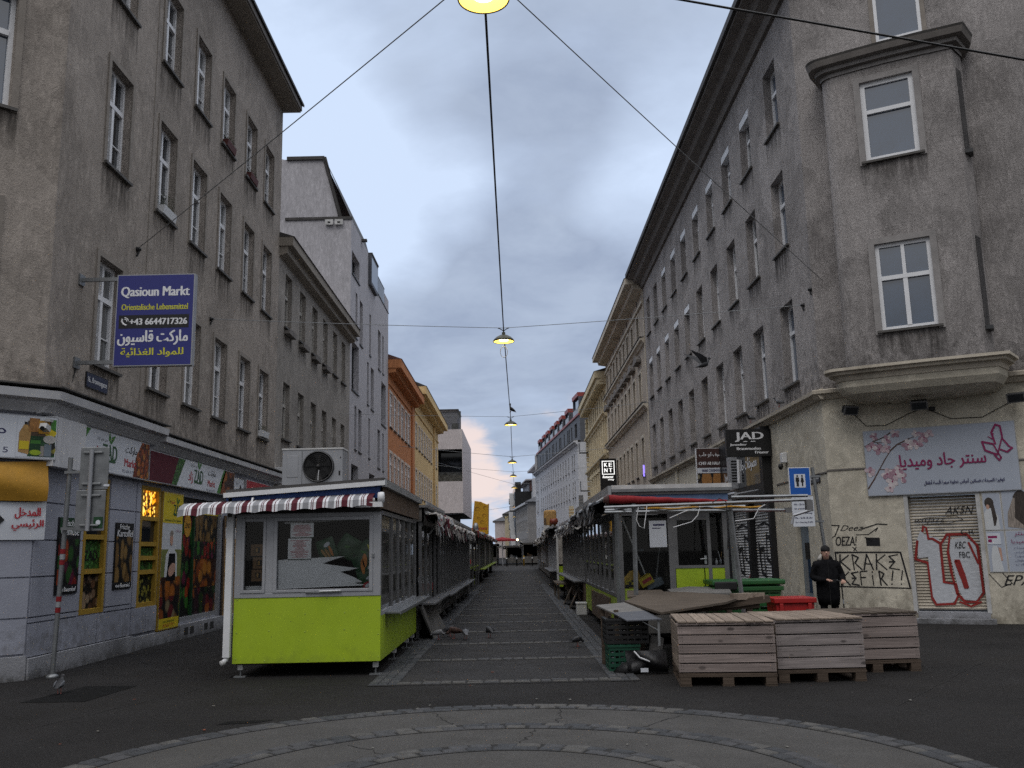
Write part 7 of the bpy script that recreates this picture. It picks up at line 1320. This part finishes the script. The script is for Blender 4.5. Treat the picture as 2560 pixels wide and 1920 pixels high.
for x, yy, rz, lab in ((3.36, 14.0, .25, 'short splintered plank end on the trestle, left'), (3.55, 14.05, -.35, 'short plank offcut on the trestle, right')):
    q = MB(FR(x, yy, 0, rz), 'lid_wood'); q.box(-.18, .14, -.06, .06, .87, .96); solo('plank_offcut', q, lab, 'plank', (x, yy, .87), rz)
t = thing('folding_counter', 'pale grey folding counter with drooping front flap and metal stay', 'counter', (1.55, 13.4, 0)); q = MB(mt='board_grey'); q.add([(1.17, 13.9, .84), (1.59, 13.9, .87), (1.80, 13.3, .785), (1.35, 13.3, .765), (1.17, 13.9, .82), (1.59, 13.9, .85), (1.80, 13.3, .765), (1.35, 13.3, .745)], [(0, 3, 2, 1), (4, 5, 6, 7), (0, 1, 5, 4), (1, 2, 6, 5), (2, 3, 7, 6), (3, 0, 4, 7)]); part('top', q, t)
q = MB(mt='slate'); q.add([(1.35, 13.3, .765), (1.80, 13.3, .785), (1.96, 12.8, .705), (1.48, 12.8, .695), (1.35, 13.3, .75), (1.80, 13.3, .77), (1.96, 12.8, .69), (1.48, 12.8, .68)], [(0, 3, 2, 1), (4, 5, 6, 7), (0, 1, 5, 4), (1, 2, 6, 5), (2, 3, 7, 6), (3, 0, 4, 7)], 'slate'); part('flap', q, t)
q = MB(mt='zinc'); q.box(1.90, 1.93, 12.84, 12.87, .35, .69); q.tube([(1.7, 12.86, .67), (1.91, 12.86, .55)], .01, 'zinc', 5); part('stay', q, t)
for x, y in ((1.25, 13.8), (1.60, 13.8), (1.40, 13.35)): q = MB(mt='pallet_wood'); q.box(x-.03, x+.03, y-.03, y+.03, 0, .8); part('leg', q, t)
def plastic_crate(name, label, x0, x1, y0, y1, z0, z1, m, group=None, lid=None, rows=5):
    t = thing(name, label, 'crate', ((x0+x1)/2, (y0+y1)/2, z0), 0, group); q = MB(mt=m); th = .02
    for a, b, c, d in ((x0, x1, y0, y0+th), (x0, x1, y1-th, y1), (x0, x0+th, y0+th, y1-th), (x1-th, x1, y0+th, y1-th)):
        h = (z1-z0)/rows
        for i in range(rows): q.box(a, b, c, d, z0+i*h, z0+i*h+h*.58)
        n = 6
        for i in range(n+1):
            if b-a > d-c: xx = a+(b-a-.02)*i/n; q.box(xx, xx+.02, c+.003, d-.003, z0, z1)
            else: yy = c+(d-c-.02)*i/n; q.box(a+.003, b-.003, yy, yy+.02, z0, z1)
    q.box(x0+th, x1-th, y0+th, y1-th, z0+.01, z0+.03, m); q.box(x0-.012, x1+.012, y0-.012, y0+.03, z1-.03, z1); q.box(x0-.012, x0+.03, y0+.03, y1, z1-.03, z1); q.box(x1-.03, x1+.012, y0+.03, y1, z1-.03, z1); part('body', q, t)
    if lid: q = MB(mt=lid); q.box(x0-.05, x1+.05, y0-.04, y1+.04, z1+.002, z1+.07); q.box(x0+.02, x1-.02, y0+.02, y1-.02, z1+.07, z1+.09); part('lid', q, t, bevel=.015)
    return t
plastic_crate('plastic_crate', 'dark green slatted crate on the ground under the folding counter', 1.24, 1.66, 12.95, 13.5, 0, .36, 'green_crate')
plastic_crate('plastic_crate', 'black slatted crate stacked on the dark green crate', 1.22, 1.80, 13.0, 13.6, .37, .70, 'black')
q = MB(); cloth(q, 1.45, 2.0, .02, .30, 12.85, 'tarp_black', .25, 12, 6, 0, 1.0); q.loft([((1.5, 12.9, .02), (.22, 0, 0), (0, .2, 0)), ((1.6, 12.9, .12), (.2, 0, 0), (0, .18, 0)), ((1.7, 12.95, .2), (.08, 0, 0), (0, .08, 0))], 'tarp_black', 10); q.tube([(1.55, 12.7, .30), (1.62, 12.68, .22), (1.75, 12.66, .17)], .012, 'white_paint', 6); q.box(1.62, 1.72, 12.62, 12.63, .04, .09, 'banner'); solo('rubbish_bag', q, 'black rubbish bag with a white strap and small label on the ground', 'bag', (1.6, 12.8, 0))
t = thing('folded_box', 'grey scuffed box under the boards beside the wooden crate', 'box', (1.93, 13.2, 0)); q = MB(mt='board_grey'); q.box(1.82, 2.0, 13.1, 13.5, .22, .44, None, Matrix.Rotation(.2, 3, 'Y')); part('upper_box', q, t); q = MB(mt='kiosk_dark'); q.box(1.80, 2.02, 13.08, 13.55, 0, .2); part('lower_box', q, t)
t = plastic_crate('container', 'big green plastic container with lids behind the board, right', 3.28, 4.34, 15.5, 16.2, .05, .92, 'green_bin', None, 'green_bin', 7)
q = MB(mt='green_bin'); q.box(3.22, 4.42, 15.44, 16.24, 1.02, 1.10); q.box(3.25, 3.62, 15.42, 15.46, .94, 1.08, 'black'); part('lid', q, t, bevel=.03)
t = thing('red_container', 'red plastic container standing behind the middle wooden crate', 'container', (4.33, 14.9, 0)); q = MB(mt='red_crate'); q.prism([(4.08, 0), (4.58, 0), (4.63, .76), (4.03, .76)], 'y', 14.7, 15.25); part('body', q, t, bevel=.01); q = MB(mt='red_crate'); q.box(4.0, 4.66, 14.66, 15.29, .76, .84); q.box(4.52, 4.58, 14.66, 14.69, .5, .76); q.box(4.08, 4.14, 14.66, 14.69, .5, .76); part('rim', q, t, bevel=.012)
def pallet_crate(label, x, y, rz, w, d, nf, m, h=.56, lidm='lid_wood', lid_up=0.0):
    F = FR(x, y, 0, rz); t = thing('wooden_crate', label, 'crate', (x, y, 0), rz, 'wooden pallet crates'); rg = random.Random(int(x*100)); z0 = .165
    q = MB(F, 'pallet_wood')
    for a in (0, w/2-.07, w-.14): q.box(a, a+.14, .005, d-.005, .0, .02); [q.box(a+.005, a+.135, b, b+.14, .02, .11) for b in (.0, d/2-.07, d-.14)]
    q.box(-.005, w+.005, -.004, .12, .11, .13); q.box(-.005, w+.005, d-.12, d+.004, .11, .13); q.box(-.005, w+.005, d/2-.06, d/2+.06, .11, .13)
    for i in range(int(d/.16)): q.box(0, w, i*.16+.005, i*.16+.14, .132, .152)
    part('pallet', q, t); ph = h/nf
    for nm, horiz in (('front_panel', True), ('back_panel', True)):
        q = MB(F, m); yy = 0 if nm[0] == 'f' else d-.022
        for i in range(nf): j = rg.uniform(-.003, .003); q.box(rg.uniform(-.004, .004), w+rg.uniform(-.006, .004), yy+j, yy+.022+j, z0+i*ph, z0+(i+1)*ph-rg.uniform(.012, .017))
        if nm[0] == 'f':
            for i in range(nf):
                for xx in (.025, .05, w-.03, w-.055): q.box(xx-.004, xx+.004, yy-.006, yy, z0+i*ph+ph*.3, z0+i*ph+ph*.3+.008, 'sill_dark'); q.box(xx-.004, xx+.004, yy-.006, yy, z0+i*ph+ph*.7, z0+i*ph+ph*.7+.008, 'sill_dark')
        part(nm, q, t, bevel=.003)
    for xx in (0, w-.022):
        q = MB(F, m if False else 'lid_wood')
        for i in range(nf): j = rg.uniform(-.003, .003); q.box(xx+j, xx+.022+j, .024, d-.024, z0+i*ph, z0+(i+1)*ph-rg.uniform(.006, .012))
        part('side_panel', q, t, bevel=.003)
    q = MB(F, 'dark_inside'); q.box(.03, w-.03, .03, d-.03, .16, z0+h-.02); part('inside', q, t)
    q = MB(F, lidm); n = max(6, int(w/.105)); zl_ = z0+h+.012; q.box(-.01, w+.01, -.012, .05, zl_-.012, zl_+.012, m); q.box(-.01, w+.01, d-.05, d+.01, zl_-.012, zl_+.012, m)
    for i in range(n): a = w*i/n; q.box(a+rg.uniform(.002, .007), a+w/n-rg.uniform(.002, .007), -.03+rg.uniform(-.01, .012), d+.03+rg.uniform(-.02, .02), zl_+.014, zl_+.034+rg.uniform(-.002, .004))
    part('lid', q, t, bevel=.003); return t
pallet_crate('weathered wooden crate with five pinkish planks, nearest and left of the three', 1.95, 11.55, -.10, 1.15, 1.32, 5, 'crate_wood', .55)
pallet_crate('weathered wooden crate with four grey planks, middle of the three', 3.17, 11.66, .02, 1.08, 1.30, 4, 'crate_wood_grey', .55)
pallet_crate('wooden crate set farther back, right of the three', 4.10, 12.40, .06, 1.16, .86, 4, 'crate_wood', .55, 'board_wood')
# ================================================================== STREET LAMPS AND OVERHEAD WIRES
def lamp(label, x, y, z, warm=False, first=False):
    t = thing('street_lamp', label, 'street lamp', (x, y, z), 0, 'street lamps hung along the lane'); c = (x, y, z)
    q = MB(); q.lathe([(.30, 0), (.305, .015), (.28, .06), (.21, .13), (.12, .18), (.05, .20), (.05, .27), (.0, .27)], c, 'lamp_shell', 32); part('shade', q, t)
    q = MB(); q.lathe([(.295, .008), (.26, .055), (.18, .11), (.0, .14)], c, 'lamp_inner_warm' if warm else 'lamp_inner', 32); q.lathe([(0, .02), (.12, .03), (.15, .07), (.12, .10), (0, .11)], c, 'lamp_bulb', 20); q.lathe([(.296, .002), (.30, -.004), (.286, -.004), (.286, .006)], c, 'lamp_shell', 32); part('diffuser', q, t)
    q = MB(mt='black'); q.tube([(x-.16, y, z+.40), (x-.10, y, z+.38), (x, y, z+.31), (x+.10, y, z+.38), (x+.16, y, z+.40)], .014, None, 6); q.tube([(x, y, z+.25), (x, y, z+.40)], .018, None, 8); part('hook', q, t)
LP = [(-.235, 9.62, 7.90), (-.21, 25.5, 7.50), (-.10, 43, 7.48), (-.09, 59, 7.20), (-.05, 77, 7.75), (.0, 95, 8.0), (-.15, 142, 8.2), (-1.55, 166, 7.6), (-.1, 150, 7.0)]
LL = ['large glowing street lamp at the top edge, nearest', 'glowing street lamp second along the lane, with a wire loop below it', 'street lamp with the dark bird perched on its cable', 'fourth street lamp along the lane', 'fifth street lamp along the lane, small against pink cloud', 'sixth street lamp along the lane, just above the far roofs', 'orange glowing lamp against the far brick chimney', 'small far lamp hanging lowest and leftmost', 'small far lamp before the black balcony block']
for (x, y, z), lb in zip(LP, LL): lamp(lb, x, y, z, 'orange' in lb)
q = MB(mt='white_dirty'); q.tube([(-.21+.10*math.sin(a), 25.5, 7.36-.16+.16*math.cos(a)) for a in [i*math.pi/8 for i in range(17)]], .008, None, 5); solo('wire_loop', q, 'pale loop of wire hanging under the second lamp', 'wire', (-.21, 25.5, 7.2))
def wire(name, label, pts, r, m='black', group='overhead wires', sag=0.0, n=14):
    P_ = []
    for a, b in zip(pts[:-1], pts[1:]):
        a, b = Vector(a), Vector(b)
        for i in range(n): t_ = i/n; p = a.lerp(b, t_); p.z -= sag*4*t_*(1-t_); P_.append(p)
    P_.append(Vector(pts[-1])); q = MB(mt=m); q.tube(P_, r, None, 6); return solo(name, q, label, 'cable', tuple(pts[0]), group=group)
wire('power_cable', 'dark twisted cable running down the lane from lamp to lamp', [(-.25, 2, 8.2)]+[(x, y+.02, z+.42) for x, y, z in LP[:6]]+[(-.1, 142, 8.6)], .016, sag=.05)
TW = [('near span wire in a wide V from both facades to the nearest lamp', (-7, 16.54, 7.37), 0, (7, 19.91, 7.48)), ('span wire holding the second lamp', (-7, 20.79, 7.11), 1, (7, 21.27, 7.27)), ('span wire holding the third lamp under the bird', (-7, 36.8, 7.25), 2, (7, 34.24, 7.22)), ('thin span wire holding the fourth lamp', (-7, 56, 8.1), 3, (7, 58, 8.0)), ('thin span wire holding the fifth lamp', (-7, 76, 8.8), 4, (7, 77, 8.4)), ('thin span wire holding the sixth lamp', (-7, 82, 9.6), 5, (7, 96, 8.8))]
for lb, a, i, b in TW:
    x, y, z = LP[i]; wire('span_wire', lb, [a, (x, y, z+.40), b], .008 if i < 3 else .012, 'steel', sag=.02)
wire('span_wire', 'far thin span wire crossing above the cheese sculpture', [(-7, 84, 4.9), (.2, 130, 7.9)], .015, 'black', sag=.1)
for i, (p, d, lb) in enumerate((((-7, 16.54, 7.37), 1, 'dark wall hook of the near span wire on the brown facade'), ((7, 19.91+.75, 7.48), -1, 'dark wall hook of the near span wire on the grey facade'), ((-7, 20.79, 7.11), 1, 'dark wall hook of the second span wire on the brown facade'), ((7, 21.27, 7.27), -1, 'dark wall hook of the second span wire on the grey facade'))):
    q = MB(mt='black'); x, y, z = p; q.lathe([(0, .09), (.03, .08), (.05, .02), (.05, 0)], p, 'black', 10, (d, 0, 0)); q.tube([(x+d*.06, y, z), (x+d*.02, y-.02, z-.14)], .018, None, 6); solo('wall_hook', q, lb, 'hook', p)
wire('power_cable', 'thick black cable crossing the top right corner of the view', [(-7.6, 8, 8.82), (1.72, 8, 6.79), (4.89, 8, 6.10), (13, 8.6, 4.5)], .011)
# bollards
for i, (x, y, lab) in enumerate(((-.97, 101.5, 'thin steel bollard at the far end of the lane, leftmost'), (.11, 101.5, 'thin steel bollard at the far end of the lane, second from left'), (.89, 101.5, 'thin steel bollard at the far end of the lane, third from left'), (1.8, 101.5, 'thin steel bollard at the far end of the lane, rightmost'))):
    q = MB(); q.lathe([(0, 0), (.07, 0), (.07, .95), (.085, 1.0), (.06, 1.08), (0, 1.1)], (x, y, 0), 'black' if i != 2 else 'yellow_frame', 10); q.tube([(x, y, .8), (x, y, .92)], .074, 'white_paint', 10); solo('bollard', q, lab, 'bollard', (x, y, 0), group='bollards at the far end of the lane')
# ================================================================== PERSON AND BIRDS
def skin_mesh(name, joints, edges, radii, m, parent, root=0, sub=2, M=None):
    me = bpy.data.meshes.new(name); inv = FRAME[parent.name].inverted(); me.from_pydata([tuple(inv @ ((M or Matrix()) @ Vector(j))) for j in joints], edges, []); me.materials.append(MATS[m])
    o = bpy.data.objects.new(name, me); COL.objects.link(o); o.parent = parent; FRAME[o.name] = FRAME[parent.name]
    md = o.modifiers.new('skin', 'SKIN'); md.use_smooth_shade = True; lay = me.skin_vertices[0].data if len(me.skin_vertices) else None
    if lay is None:
        bm = bmesh.new(); bm.from_mesh(me); bm.verts.layers.skin.verify(); bm.to_mesh(me); bm.free(); lay = me.skin_vertices[0].data
    for i, r in enumerate(radii): lay[i].radius = r if isinstance(r, tuple) else (r, r); lay[i].use_root = (i == root)
    s = o.modifiers.new('sub', 'SUBSURF'); s.levels = sub; s.render_levels = sub; return o
PF = FR(6.20, 18.75, 0, rad(-8)); PZ = 1.0
p = thing('person', 'person in black coat and knitted cap standing by the yellow corner wall', 'person', (6.20, 18.75, 0), rad(-8))
J = [(0, 0, .84), (0, .0, 1.0), (0, .01, 1.16), (0, .0, 1.28), (0, -.015, 1.36),
     (-.10, 0, .78), (-.105, -.015, .43), (-.11, .02, .09), (-.13, -.13, .045), (.10, 0, .78), (.105, -.01, .43), (.11, .02, .09), (.13, -.13, .045),
     (-.19, .0, 1.25), (-.275, .03, 1.00), (-.16, -.17, .955), (-.07, -.25, .965), (.19, .0, 1.25), (.285, .03, 1.01), (.26, -.16, .955), (.24, -.23, .955)]
E_ = [(0, 1), (1, 2), (2, 3), (3, 4), (0, 5), (5, 6), (6, 7), (7, 8), (0, 9), (9, 10), (10, 11), (11, 12), (3, 13), (13, 14), (14, 15), (15, 16), (3, 17), (17, 18), (18, 19), (19, 20)]
Rr = [(.19, .15), (.20, .15), (.21, .15), (.17, .12), (.075, .075), .115, .078, .055, .045, .115, .078, .055, .045, .095, .085, .062, .045, .095, .085, .062, .045]
skin_mesh('body', J, E_, Rr, 'coat', p, 0, 2, PF)
q = MB(PF); q.loft([((0, 0, .47), (.20, 0, 0), (0, .15, 0)), ((0, 0, .62), (.225, 0, 0), (0, .165, 0)), ((0, 0, .84), (.225, 0, 0), (0, .17, 0)), ((0, .0, 1.02), (.225, 0, 0), (0, .165, 0)), ((0, .01, 1.18), (.235, 0, 0), (0, .155, 0)), ((0, .01, 1.28), (.20, 0, 0), (0, .13, 0)), ((0, .0, 1.35), (.10, 0, 0), (0, .09, 0))], 'coat', 18); q.rect(-.005, .005, .5, 1.3, -.172, 'black'); part('coat', q, p)
hz = 1.385; q = MB(PF)
q.loft([((0, -.01, hz-.06), (.05, 0, 0), (0, .05, 0)), ((0, -.02, hz), (.055, 0, 0), (0, .06, 0)), ((0, -.03, hz+.03), (.062, 0, 0), (0, .078, 0)), ((0, -.025, hz+.08), (.072, 0, 0), (0, .09, 0)), ((0, -.02, hz+.13), (.076, 0, 0), (0, .094, 0)), ((0, -.015, hz+.18), (.07, 0, 0), (0, .088, 0)), ((0, -.01, hz+.215), (.03, 0, 0), (0, .04, 0))], 'skin', 18)
q.loft([((0, -.115, hz+.12), (.010, 0, 0), (0, .006, 0)), ((0, -.128, hz+.09), (.016, 0, 0), (0, .012, 0)), ((0, -.118, hz+.075), (.014, 0, 0), (0, .008, 0))], 'skin', 8)
for s in (-1, 1): q.disc((s*.030, -.1165, hz+.115), .012, .006, 'hair', 8); q.disc((s*.030, -.1155, hz+.132), .017, .004, 'hair', 8); q.loft([((s*.074, -.0, hz+.07), (.008, 0, 0), (0, .015, 0)), ((s*.082, -.0, hz+.10), (.010, 0, 0), (0, .02, 0)), ((s*.078, 0, hz+.13), (.006, 0, 0), (0, .012, 0))], 'skin', 8)
q.disc((0, -.1115, hz+.045), .022, .005, 'txt_plum', 8); part('head', q, p)
q = MB(PF); q.loft([((0, -.015, hz+.128), (.085, 0, 0), (0, .104, 0)), ((0, -.015, hz+.155), (.088, 0, 0), (0, .107, 0)), ((0, -.01, hz+.19), (.085, 0, 0), (0, .10, 0)), ((0, 0, hz+.225), (.062, 0, 0), (0, .075, 0)), ((0, .0, hz+.245), (.02, 0, 0), (0, .025, 0))], 'knit', 18); part('cap', q, p)
q = MB(PF); q.loft([((-.11, .02, 1.33), (.05, 0, 0), (0, .06, 0)), ((-.115, .02, 1.39), (.05, 0, .02), (0, .07, 0)), ((-.09, .03, 1.45), (.03, 0, .02), (0, .05, 0))], 'fur_pale', 10); q.loft([((.0, .07, 1.31), (.16, 0, 0), (0, .07, 0)), ((0, .08, 1.37), (.15, 0, 0), (0, .07, 0)), ((0, .08, 1.43), (.11, 0, 0), (0, .05, 0))], 'coat', 14); part('hood', q, p)
def hand(c, d, side):
    """palm and five bent fingers, root at wrist c, pointing along d"""
    c = Vector(c); d = Vector(d).normalized(); u = Vector((0, 0, 1)); w_ = d.cross(u).normalized(); u = w_.cross(d)
    js = [c, c+d*.045, c+d*.085]; ed = [(0, 1), (1, 2)]; rr = [.024, (.034, .018), (.036, .016)]
    for k, (off, ln) in enumerate(((-.03, .062), (-.010, .075), (.011, .07), (.030, .055))):
        b = len(js); js += [c+d*.088+w_*off, c+d*(.088+ln*.45)+w_*off-u*.008, c+d*(.088+ln*.72)+w_*off-u*(.03+.004*k)]; ed += [(2, b), (b, b+1), (b+1, b+2)]; rr += [.0095, .009, .008]
    b = len(js); js += [c+d*.04+w_*side*.036-u*.004, c+d*.075+w_*side*.052-u*.016, c+d*.098+w_*side*.046-u*.028]; ed += [(1, b), (b, b+1), (b+1, b+2)]; rr += [.011, .0105, .009]
    return js, ed, rr
for c, d, s in (((-.075, -.245, .965), (.9, -.35, -.1), 1), ((.24, -.225, .955), (-.1, -1, -.3), -1)):
    js, ed, rr = hand(c, d, s); skin_mesh('hand', [tuple(x) for x in js], ed, rr, 'skin', p, 0, 1, PF)
q = MB(PF, 'black'); q.box(.02, .10, -.335, -.32, .915, .935); q.tube([(.03, -.30, .96), (.12, -.31, .95), (.22, -.30, .94)], .008, None, 6); q.lathe([(0, -.006), (.018, 0), (0, .006)], (.13, -.31, .955), 'zinc', 8); solo('chain', q, 'short dark strap with shiny links held between both hands', 'strap', tuple(PF @ Vector((.1, -.31, .94))), rad(-8))
q = MB(PF, 'black'); q.tube([(.21, -.26, .92), (.225, -.24, .5), (.25, -.20, .012)], .013, None, 8); q.tube([(.14, -.32, .935), (.19, -.29, .945), (.25, -.26, .93)], .016, None, 8); q.box(.215, .235, -.256, -.236, .5, .58, 'alu'); solo('walking_stick', q, 'black walking stick hanging from the hand of the person in black', 'walking stick', tuple(PF @ Vector((.25, -.2, 0))), rad(-8))
# birds: one continuous body (tail to beak), beak and legs as parts
def bird(label, x, y, z, rz, L_=.30, body='feather_grey', head='feather_dark', cat='pigeon', stand=True, pitch=0.0, wings=None, group=None, peck=False, wingm='feather_grey'):
    F = Matrix.Translation((x, y, z)) @ Matrix.Rotation(rz, 4, 'Z') @ Matrix.Rotation(pitch, 4, 'X'); t = thing('pigeon' if cat == 'pigeon' else 'crow', label, cat, (x, y, z), rz, group); k = L_/.30; h = .10*k if stand else 0
    hd = -.05*k if peck else .10*k
    S = [(-.17, .0, .03, .006), (-.12, .005, .034, .012), (-.08, .02, .045, .035), (-.03, .035, .058, .052), (.03, .045, .06, .058), (.075, .055, .048, .050), (.10, .055+hd*.45, .032, .034), (.115, .05+hd*.9, .028, .030), (.135, .05+hd*1.05, .024, .024), (.155, .05+hd*1.0, .008, .008)]
    q = MB(F, body); q.loft([((0, a*k, h+b*k), (c*k, 0, 0), (0, 0, d*k)) for a, b, c, d in S], None, 12); 
    part('body', q, t); q = MB(F, head); q.loft([((0, .108*k, h+(.05+hd*.8)*k/k if False else h+.05*k+hd*.75), (.030*k, 0, 0), (0, 0, .031*k)), ((0, .122*k, h+.05*k+hd*.98), (.030*k, 0, 0), (0, 0, .030*k)), ((0, .142*k, h+.05*k+hd*1.03), (.022*k, 0, 0), (0, 0, .022*k))], None, 10); part('head', q, t)
    q = MB(F, 'beak'); q.tube([(0, .152*k, h+.05*k+hd*1.0), (0, .180*k, h+.04*k+hd*.95)], [.007*k, .001], None, 6); part('beak', q, t)
    if stand:
        for s in (-1, 1): q = MB(F, 'foot'); q.tube([(s*.022*k, .01*k, h), (s*.022*k, .012*k, .004)], .005*k, None, 5); q.tube([(s*.022*k, -.01*k, .004), (s*.022*k, .045*k, .004)], .004*k, None, 4); part('leg', q, t)
    for s in (-1, 1):
        q = MB(F, wingm)
        if wings: 
            W_ = [(s*.04, .06, .065), (s*.04, -.05, .055), (s*.09, -.13, .15), (s*.16, -.30, .30), (s*.12, -.09, .22), (s*.08, .05, .14)]; q.add([(x*k, y*k, h+z*k) for x, y, z in W_]+[(x*k+s*.006, y*k, h+z*k+.008*k) for x, y, z in W_], [(0, 1, 2, 5), (5, 2, 4), (4, 2, 3), (11, 8, 7, 6), (10, 8, 11), (9, 8, 10)])
        else: q.loft([((s*.045*k, -.14*k, h+.025*k), (.004*k, 0, 0), (0, 0, .006*k)), ((s*.052*k, -.06*k, h+.045*k), (.010*k, 0, 0), (0, 0, .030*k)), ((s*.057*k, .02*k, h+.055*k), (.010*k, 0, 0), (0, 0, .040*k)), ((s*.045*k, .07*k, h+.055*k), (.004*k, 0, 0), (0, 0, .02*k))], None, 10)
        part('wing', q, t)
    return t
bird('grey pigeon standing alone on the dark asphalt patch', -5.75, 12.0, .004, .15, .25, 'feather_dark')
bird('pale headed pigeon in the group beside the leaning board', -1.52, 18.15, .016, -1.4, .27, 'feather_white', 'feather_dark', group='pigeons on the lane', peck=True, wingm='feather_white')
bird('brown pigeon in the middle of the group on the lane', -1.20, 18.25, .016, 1.7, .33, 'feather_brown', 'feather_brown', group='pigeons on the lane', peck=True, wingm='feather_brown')
bird('dark pigeon behind the brown one on the lane', -1.34, 18.75, .016, -.9, .30, 'feather_dark', 'feather_dark', group='pigeons on the lane', wingm='feather_dark')
bird('small speckled pigeon right of the brown one, seen from behind', -.98, 18.05, .016, .2, .28, 'feather_grey', 'feather_white', group='pigeons on the lane', peck=True)
bird('dark pigeon alone in the middle of the lane', -.53, 18.35, .016, .5, .30, 'feather_dark', 'feather_dark', group='pigeons on the lane', peck=True, wingm='feather_dark')
bird('dark pigeon by the right edge of the lane under the folding counter', 1.02, 16.3, .016, -1.2, .26, 'feather_dark', 'feather_dark', wingm='feather_dark', peck=True)
bird('pigeon on the cornice corner above the black sign', 6.78, 26.0, 5.10, 1.9, .30, 'feather_dark', 'feather_dark', wingm='feather_grey')
bird('pigeon on the cornice nearer the yellow corner', 6.78, 23.1, 5.10, 1.2, .28, 'feather_grey', 'feather_dark')
bird('dark pigeon flying with raised wings before the grey facade', 2.98, 14, 4.40, -1.35, .25, 'feather_dark', 'feather_dark', stand=False, pitch=.1, wings=(.5, .75), wingm='feather_dark')
bird('black crow perched on the lamp cable', -.10, 41.7, 7.86, 1.40, .40, 'black', 'black', 'crow', True, .45, None, wingm='black')
# small lamps are seen directly; sampling them as lights only adds grain
for nm in ('lamp_inner', 'lamp_bulb', 'lamp_inner_warm', 'led_white', 'led_violet', 'led_warm', 'tinsel'):
    MATS[nm].cycles.emission_sampling = 'NONE'
